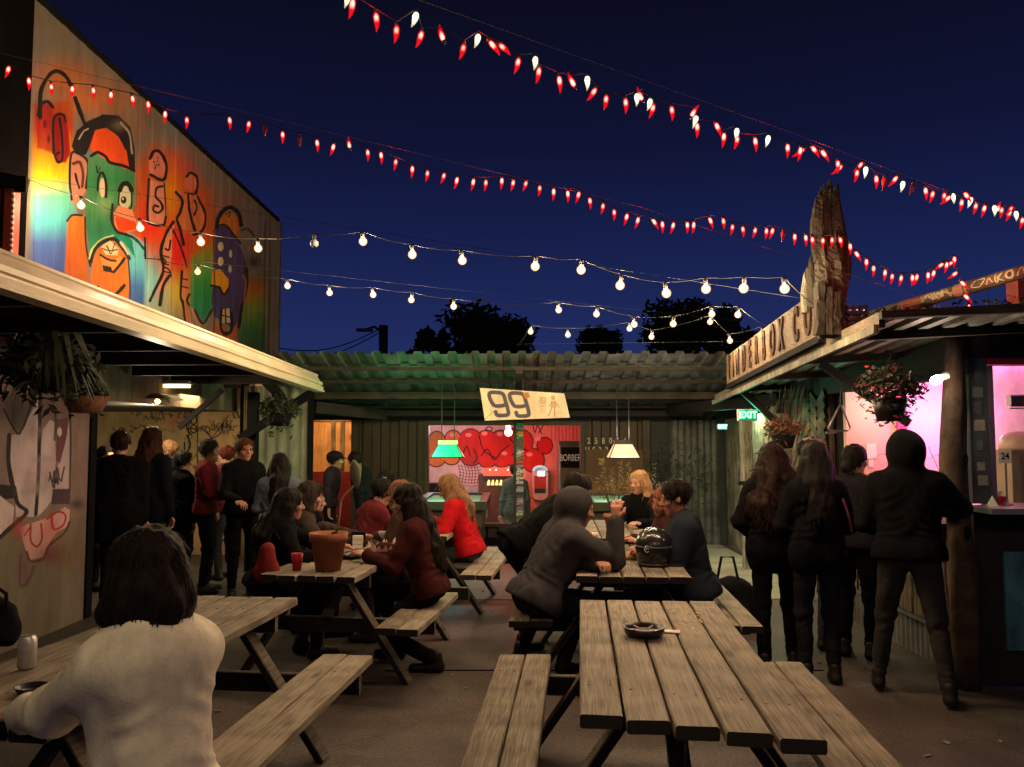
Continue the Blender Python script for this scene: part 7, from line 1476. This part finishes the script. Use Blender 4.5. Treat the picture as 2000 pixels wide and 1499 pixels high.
# unseen bulb string added above the camera to light the front tables
P_ = [(-3.0 + .80 * k, 0.75 + .1 * math.sin(k * 1.7), 3.5 - .12 * math.sin(math.pi * k / 8)) for k in (0, 2, 3, 4, 5, 7, 8)]
T = thing('string_light', 'added unseen string of warm bulbs above the camera that lights the front tables', 'string light', P_[0], 0, 'warm bulb strings'); o_ = Vector(P_[0]); m = MB(); m.tube([(-3.8, .75, 3.9)] + [Vector(p) + Vector((0, 0, .012)) for p in P_] + [(4.4, .75, 3.9)], .0042, 5); m.build('cable', M_copperwire, T)
for p in P_: lit_bulb(T, Vector(p) - o_)

def chili_string(label, pts, Yf, ends):
    P = [at(p[0], p[1], Yf(p[0])) for p in pts]; T = thing('chili_light_string', label, 'string light', P[0], 0, 'chili light strings'); o = Vector(P[0]); line = [Vector(ends[0])]; r = random.Random(len(pts))
    for i, p in enumerate(P):
        kd = pts[i][2] if len(pts[i]) > 2 else 'r'; up = 'u' in kd; me = ME_chw if 'w' in kd else (ME_chd if 'd' in kd else ME_ch); sd = .038
        q = p + Vector((0, 0, -sd if up else sd)); tilt = r.uniform(-.22, .22) + (2.75 if up else 0) + (r.choice((-.7, .7)) if 't' in kd else 0)
        b = put(me, 'chili_bulb', T, q - o, (0, tilt, 0)); b.rotation_euler = Euler((r.uniform(-.2, .2), tilt, 0)); b.scale = (.83, .83, .83) if 'w' not in kd else (.85, .85, .72); put(ME_cap, 'cap', b, (0, 0, .002)); line.append(q + Vector((0, 0, .014 if not up else .05)))
        if i % 6 == 2 and 'd' not in kd: l_ = bpy.data.objects.new('chili_light', LC); COL.objects.link(l_); l_.parent = b; l_.location = (0, 0, -.025)
    line.append(Vector(ends[1])); m = MB(); m.tube(line, .0024, 4); m.build('cable', M_wire, T)
    m = MB(); m.tube([Vector(ends[0]) + Vector((0, 0, .03)), line[len(line) // 2] + Vector((0, 0, .05)), Vector(ends[1]) + Vector((0, 0, .03))], .0012, 4); m.build('support_wire', M_copperwire, T); return T
L1 = [(17,143),(55,165),(99,177),(141,181),(181,184),(216,192),(257,200),(288,211),(322,230),(364,242),(447,242),(486,250),(517,258,'d'),(551,270),(585,277,'d'),(618,286),(652,294),(684,277,'u'),(717,305),(743,310),(773,324),(805,337),(835,346),(868,351),(893,359),(925,362),(949,364),(980,360),(1003,364),(1028,366),(1054,375),(1081,381),(1108,385),(1131,387),(1151,399),(1178,410),(1199,422),(1225,430),(1247,437),(1274,441,'t'),(1293,445),(1316,447),(1342,446),(1355,446),(1385,438,'t'),(1412,439),(1431,451),(1450,455),(1476,457),(1497,458),(1510,458),(1530,463,'d'),(1552,469),(1573,471),(1586,475),(1607,477),(1625,476),(1640,476),(1660,488),(1670,504,'t'),(1692,518),(1706,531),(1729,539),(1743,547),(1761,550),(1782,549),(1792,548),(1813,544),(1825,540),(1843,526,'t'),(1850,524),(1864,513),(1862,523,'t'),(1870,543,'t'),(1876,562,'t'),(1883,588,'t'),(1890,607,'t')]
y1 = lambda px: 4.35 + (5.0 - 4.35) * px / 1890.0
chili_string('long lower string of red chili pepper lights crossing from the mural to the pipe', L1, y1, (at(-60, 100, 4.3), at(1892, 622, 4.95)))
L2 = [(680,2,'w'),(689,18),(733,45),(774,70),(813,44,'w'),(824,80),(867,61,'u'),(906,105),(934,86,'w'),(955,99,'t'),(974,105,'t'),(1013,131),(1045,129,'w'),(1053,149),(1091,166),(1123,152,'u'),(1146,166,'w'),(1164,189,'t'),(1184,203),(1221,209),(1255,180,'u'),(1243,200,'w'),(1270,210,'w'),(1277,220),(1311,224),(1350,213,'ut'),(1360,242,'w'),(1361,256),(1397,256,'t'),(1414,275),(1439,266,'w'),(1441,281),(1474,284),(1501,280,'w'),(1538,296),(1564,302),(1571,305,'t'),(1585,301,'t'),(1604,309,'t'),(1636,328),(1645,337,'t'),(1675,346),(1685,331,'t'),(1691,340,'w'),(1711,357),(1727,360,'d'),(1753,358,'t'),(1764,368,'w'),(1784,372,'d'),(1807,380),(1823,387),(1845,390),(1857,396,'t'),(1860,392,'w'),(1879,403),(1883,390,'t'),(1897,399,'w'),(1907,410),(1924,414),(1942,415,'w'),(1948,401,'ut'),(1957,418),(1974,422),(1978,416,'t'),(1984,426,'w'),(1998,438),(2020,446),(2040,452)]
y2 = lambda px: 2.75 + (4.6 - 2.75) * (px - 680) / 1320.0
chili_string('upper tangled string of red and white chili lights from the top to the right edge', L2, y2, (at(600, -60, 2.6), at(2080, 470, 4.75)))

# ================================================================== PEOPLE
DK = (.005, .005, .006); NV = (.006, .008, .012); BR = (.028, .012, .007); BLK = (.010, .008, .007); BLD = (.34, .20, .09); RED = (.12, .035, .015)
def w2l(x, y, a, p): return loc(x, y, a, p[0], p[1], p[2])
def tablept(px, py, z=.80):
    p = G(px, py, z); return (p.x, p.y, p.z)
# front woman in the cream sweater, back to us
x, y, a = -.975, 2.34, 52
person('woman with dark bob in a cream sweater back turned seated at the front left', x, y, a, 1.84, sit=.45, lean=.12, bulk=.80, top=(.86, .82, .66), loose=.015, hem=.22, sleeve=.98, pants=(.012, .012, .014), hair=('bob', (.014, .010, .008)), head=(8, 4, 0), h=.0105,
       wl=w2l(x, y, a, (-1.51, 2.57, .80)), wr=w2l(x, y, a, (-1.38, 2.95, .80)), el=(-.40, -.25, -1), er=(.1, .2, -.9), fr=(.15, .30, 0), fl=(-.10, .34, 0))
# standing group by the left doorway
def stand(label, px, Y, H, a, **k): return person(label, (px - 1000) / 1600 * Y, Y, a, H, **k)
def hold(Rr=True, z=1.08, f=.30, r=.12): return (r if Rr else -r, f, z)
stand('tall person in black standing with their back to us in the left doorway', 236, 8.0, 1.72, 8, top=DK, pants=DK, hair=('short', BR), bulk=1.2, hem=.2)
stand('person with long auburn hair in a dark coat beside the tall person in black', 296, 8.35, 1.76, -18, top=NV, pants=DK, hair=('wavy', (.04, .014, .008)), hem=.15)
stand('person in a long black coat standing between the fair haired person and the red sweater', 358, 9.0, 1.50, -40, top=DK, pants=DK, hair=('short', BLK), hem=.3, h=.014)
stand('half hidden face looking right from behind the group in the left doorway', 206, 9.0, 1.56, -110, top=DK, hair=('short', BLK), h=.015)
stand('fair short haired person in black facing left inside the left doorway', 334, 9.5, 1.62, 115, top=DK, hair=('short', (.20, .11, .05)), h=.014)
t, i = stand('man with cropped black hair in a dark red sweater holding a can', 406, 8.8, 1.63, -78, skin='brown', top=(.10, .010, .018), pants=DK, hair=('short', BLK), wr=(.16, .30, 1.02), wl=(-.22, .05, .86), head=(-8, 0, 0))
p = i['M'] @ i['WR']; q = p + (i['M'].to_3x3() @ Vector((-.01, .10, .0))); t = thing('drink_can', 'white tall can in the hand of the man in dark red', 'can', q); m = MB(); m.lathe([(.024, -.06), (.032, -.05), (.032, .06), (.025, .072), (0, .073)], 16, q); m.build('body', M_white, t, True); m = MB(); m.lathe([(.026, .073), (.024, .0745)], 12, q); m.build('lid', M_galv, t)
stand('man with glasses and dark jacket facing the camera in the left group', 478, 8.65, 1.65, -152, skin='ruddy', top=DK, pants=DK, hair=('short', (.07, .03, .015)), wr=(.10, .30, 1.0), wl=(-.12, .28, .98), glasses=True, head=(14, 0, 0))
stand('reddish haired person half hidden between the red sweater and the glasses', 446, 9.6, 1.56, 60, top=(.08, .02, .03), hair=('short', (.09, .02, .014)), h=.015)
t, i = stand('woman with long black hair in a grey blue top seen from behind', 548, 8.0, 1.50, 14, top=(.10, .115, .145), pants=DK, hair=('long', BLK), wr=(.10, .25, .92), wl=(-.10, .26, .95), lean=.08)
stand('woman in a black coat standing bent behind the middle left table', 585, 7.1, 1.22, -60, top=DK, pants=DK, hair=('short', BLK), hem=.35, lean=.35, bulk=1.05, h=.014)
stand('man in a black cap standing before the orange lit opening', 645, 10.7, 1.47, -85, top=(.03, .03, .036), hair=('short', BLK), hat=('cap', (.012, .012, .014)), lean=.1, h=.014)
stand('man in black leaning his head down right of the orange lit opening', 722, 10.4, 1.50, 70, skin='ruddy', top=DK, hair=('short', BLK), lean=.30, head=(0, 20, 0), h=.014)
# middle left table
x, y, a = -1.86, 6.15, -62
person('dark haired woman in black leaning right at the middle left table with lit face', x, y, a, 1.62, sit=.45, lean=.34, skin='ruddy', top=DK, hair=('wavy', BLK), head=(0, -4, 0), wr=w2l(x, y, a, (-1.35, 6.05, .80)), wl=w2l(x, y, a, (-1.32, 6.45, .80)))
x, y, a = -1.90, 6.85, -66
person('second woman beside her looking right across the middle left table', x, y, a, 1.66, sit=.45, lean=.36, skin='light', top=(.05, .035, .03), hair=('wavy', (.03, .02, .015)), wr=w2l(x, y, a, (-1.30, 6.7, .80)), wl=w2l(x, y, a, (-1.30, 7.05, .80)), h=.014)
x, y, a = -.58, 5.98, 84
person('woman with long dark hair and dark red coat on the middle left bench', x, y, a, 1.70, sit=.45, lean=.26, top=(.050, .012, .012), pants=DK, hair=('long', (.012, .007, .005)), hlen=1.3, tk=1.3, bulk=.95, head=(0, 6, 0), wr=w2l(x, y, a, (-1.00, 6.3, .80)), wl=w2l(x, y, a, (-1.03, 5.92, .80)), fr=(.2, .30, 0), fl=(-.1, -.05, 0))
x, y, a = -.78, 6.75, 80
person('reddish blond person half hidden behind the woman with long dark hair', x, y, a, 1.64, sit=.45, lean=.22, skin='ruddy', top=(.05, .03, .02), hair=('wavy', (.20, .09, .04)), wr=w2l(x, y, a, (-1.15, 6.95, .80)), wl=w2l(x, y, a, (-1.18, 6.7, .80)), h=.014)
x, y, a = -1.42, 7.55, -55
person('hunched man in a dark red jacket at the far left table', x, y, a, 1.66, sit=.45, lean=.40, top=(.11, .018, .022), hair=('short', BLK), head=(0, 10, 0), wr=w2l(x, y, a, (-1.05, 7.9, .80)), wl=w2l(x, y, a, (-1.1, 8.1, .80)))
x, y, a = -1.24, 8.5, 165
t, i = person('bearded man in a black cap with a small white badge at the far left table', x, y, a, 1.66, sit=.45, lean=.22, skin='ruddy', top=DK, hair=('short', BLK), hat=('cap', (.01, .01, .012)), beard=(.05, .018, .01), h=.0135)
c = i['M'] @ i['HC'] + Vector((-.0, -.105, .055)); m = MB(); m.beam(c + Vector((-.02, 0, 0)), c + Vector((.02, 0, 0)), .006, .04); o = m.build('cap_badge', M_white, None); o.parent = t; o.matrix_parent_inverse = (Matrix.Translation(t.location) @ Matrix.Rotation(t.rotation_euler.z, 4, 'Z')).inverted()
x, y, a = -.40, 7.95, 74
person('blond woman in a bright red coat looking down at the far left table', x, y, a, 1.68, sit=.45, lean=.30, top=(.42, .010, .014), tk=1.5, pants=(.05, .055, .065), hair=('wavy', (.26, .14, .07)), head=(0, 22, 0), wr=w2l(x, y, a, (-.78, 8.15, .82)), wl=w2l(x, y, a, (-.82, 7.85, .82)))
stand('person in a green grey coat with a pale hood standing at the jukebox', 1006, 13.75, 1.66, 12, z0=-.45, top=(.07, .10, .085), pants=(.06, .07, .07), hair=('short', BLK), hood='down', hem=.22, h=.015)
# middle right table
x, y, a = .02, 6.25, -74
person('person in black bending far forward over the middle right table', x, y, a, 1.74, pel=(0, -.02, .84), lean=1.02, top=DK, tk=1.3, pants=DK, hair=('short', BLK), hood='down', wr=w2l(x, y, a, (.62, 6.2, .80)), wl=w2l(x, y, a, (.62, 6.6, .80)), fr=(.10, .02, 0), fl=(-.12, .10, 0))
x, y, a = .14, 5.62, -70
t, i = person('man in a charcoal hooded sweatshirt leaning on his elbows at the middle right table', x, y, a, 1.82, sit=.45, lean=.52, skin='ruddy', top=(.048, .046, .050), tk=2.2, hem=.06, pants=(.014, .014, .017), hood='up', hair=('short', BLK), head=(-6, 6, 0), wr=w2l(x, y, a, (.70, 5.58, 1.08)), wl=w2l(x, y, a, (.56, 5.52, .80)), er=(.2, .5, -1), el=(-.6, .3, -.7), fr=(.16, .34, 0), fl=(-.12, .28, 0), bulk=1.06)
x, y, a = 1.36, 8.55, 150
person('blond woman in black facing the camera at the far right table', x, y, a, 1.64, sit=.45, lean=.12, skin='light', top=DK, hair=('wavy', (.46, .28, .13)), head=(-18, 0, 4), wr=w2l(x, y, a, (1.05, 8.15, .80)), wl=w2l(x, y, a, (1.25, 8.1, .80)))
x, y, a = 1.40, 6.75, 100
person('red haired woman tilting her head beside the man in the navy jacket', x, y, a, 1.60, sit=.45, lean=.30, skin='ruddy', top=(.05, .02, .02), hair=('wavy', (.22, .075, .03)), head=(22, 10, -22), wr=w2l(x, y, a, (1.0, 6.9, .80)), wl=w2l(x, y, a, (1.02, 6.6, .80)))
x, y, a = 1.34, 5.95, 78
person('dark haired man in a navy jacket sitting in profile behind the helmet', x, y, a, 1.76, sit=.45, lean=.20, skin='ruddy', top=(.016, .021, .032), tk=1.6, pants=DK, hair=('short', BLK), head=(8, 8, 0), wr=w2l(x, y, a, (1.02, 6.25, .80)), wl=w2l(x, y, a, (.98, 5.95, .80)), hem=.05, bulk=1.06)
# queue at the bar
stand('woman with curly brown hair and black coat at the left of the bar queue', 1506, 5.9, 1.62, -14, top=DK, pants=DK, hair=('curly', (.020, .009, .006)), hem=.10, bulk=.92, wr=(.14, .26, .98), wl=(-.17, .20, .95), fl=(-.08, -.06, 0), fr=(.12, .06, 0))
stand('woman with long straight dark hair in the middle of the bar queue', 1590, 5.62, 1.63, -4, top=DK, pants=(.012, .012, .016), hair=('long', BLK), hem=.06, bulk=.94, wr=(.16, .26, .98), wl=(-.15, .24, .98))
t, i = stand('man in a tan flat cap standing behind the long haired woman', 1578, 6.55, 1.66, -52, skin='ruddy', top=(.035, .03, .03), hair=('short', BLK), hat=('flatcap', (.30, .22, .16)), pants=(.03, .03, .035))
stand('woman with dark low bun and glasses at the bar opening', 1664, 6.25, 1.60, -38, skin='ruddy', top=(.014, .013, .017), pants=DK, hair=('bun', BLK), glasses=True, head=(-18, 0, 0), wr=(.22, .34, 1.05), wl=(-.12, .28, 1.0))
x, y, a = 2.53, 5.28, -24
t, i = person('man in a black hooded jacket leaning his arm on the bar counter', x, y, a, 1.70, top=(.0055, .0055, .006), tk=1.5, pants=(.030, .028, .029), hood='up', hair=('short', BLK), lean=.06, bulk=1.08, wr=w2l(x, y, a, (2.84, 5.56, 1.16)), wl=(-.16, .26, 1.02), er=(1, -.35, -.25), fr=(.20, -.10, 0), fl=(-.20, .12, 0))
t = thing('bag_strap', 'thin pink lit bag strap on the shoulder of the long haired woman', 'strap', (2.2, 5.6, 1.3)); m = MB(); m.tube([at(1641, 965, 5.55), at(1650, 985, 5.53), at(1658, 1010, 5.52), at(1664, 1040, 5.55)], .008, 5); m.build('band', mat('pink_lit_strap', (.30, .06, .12), .5), t)  # the bar's pink light is put into the strap colour
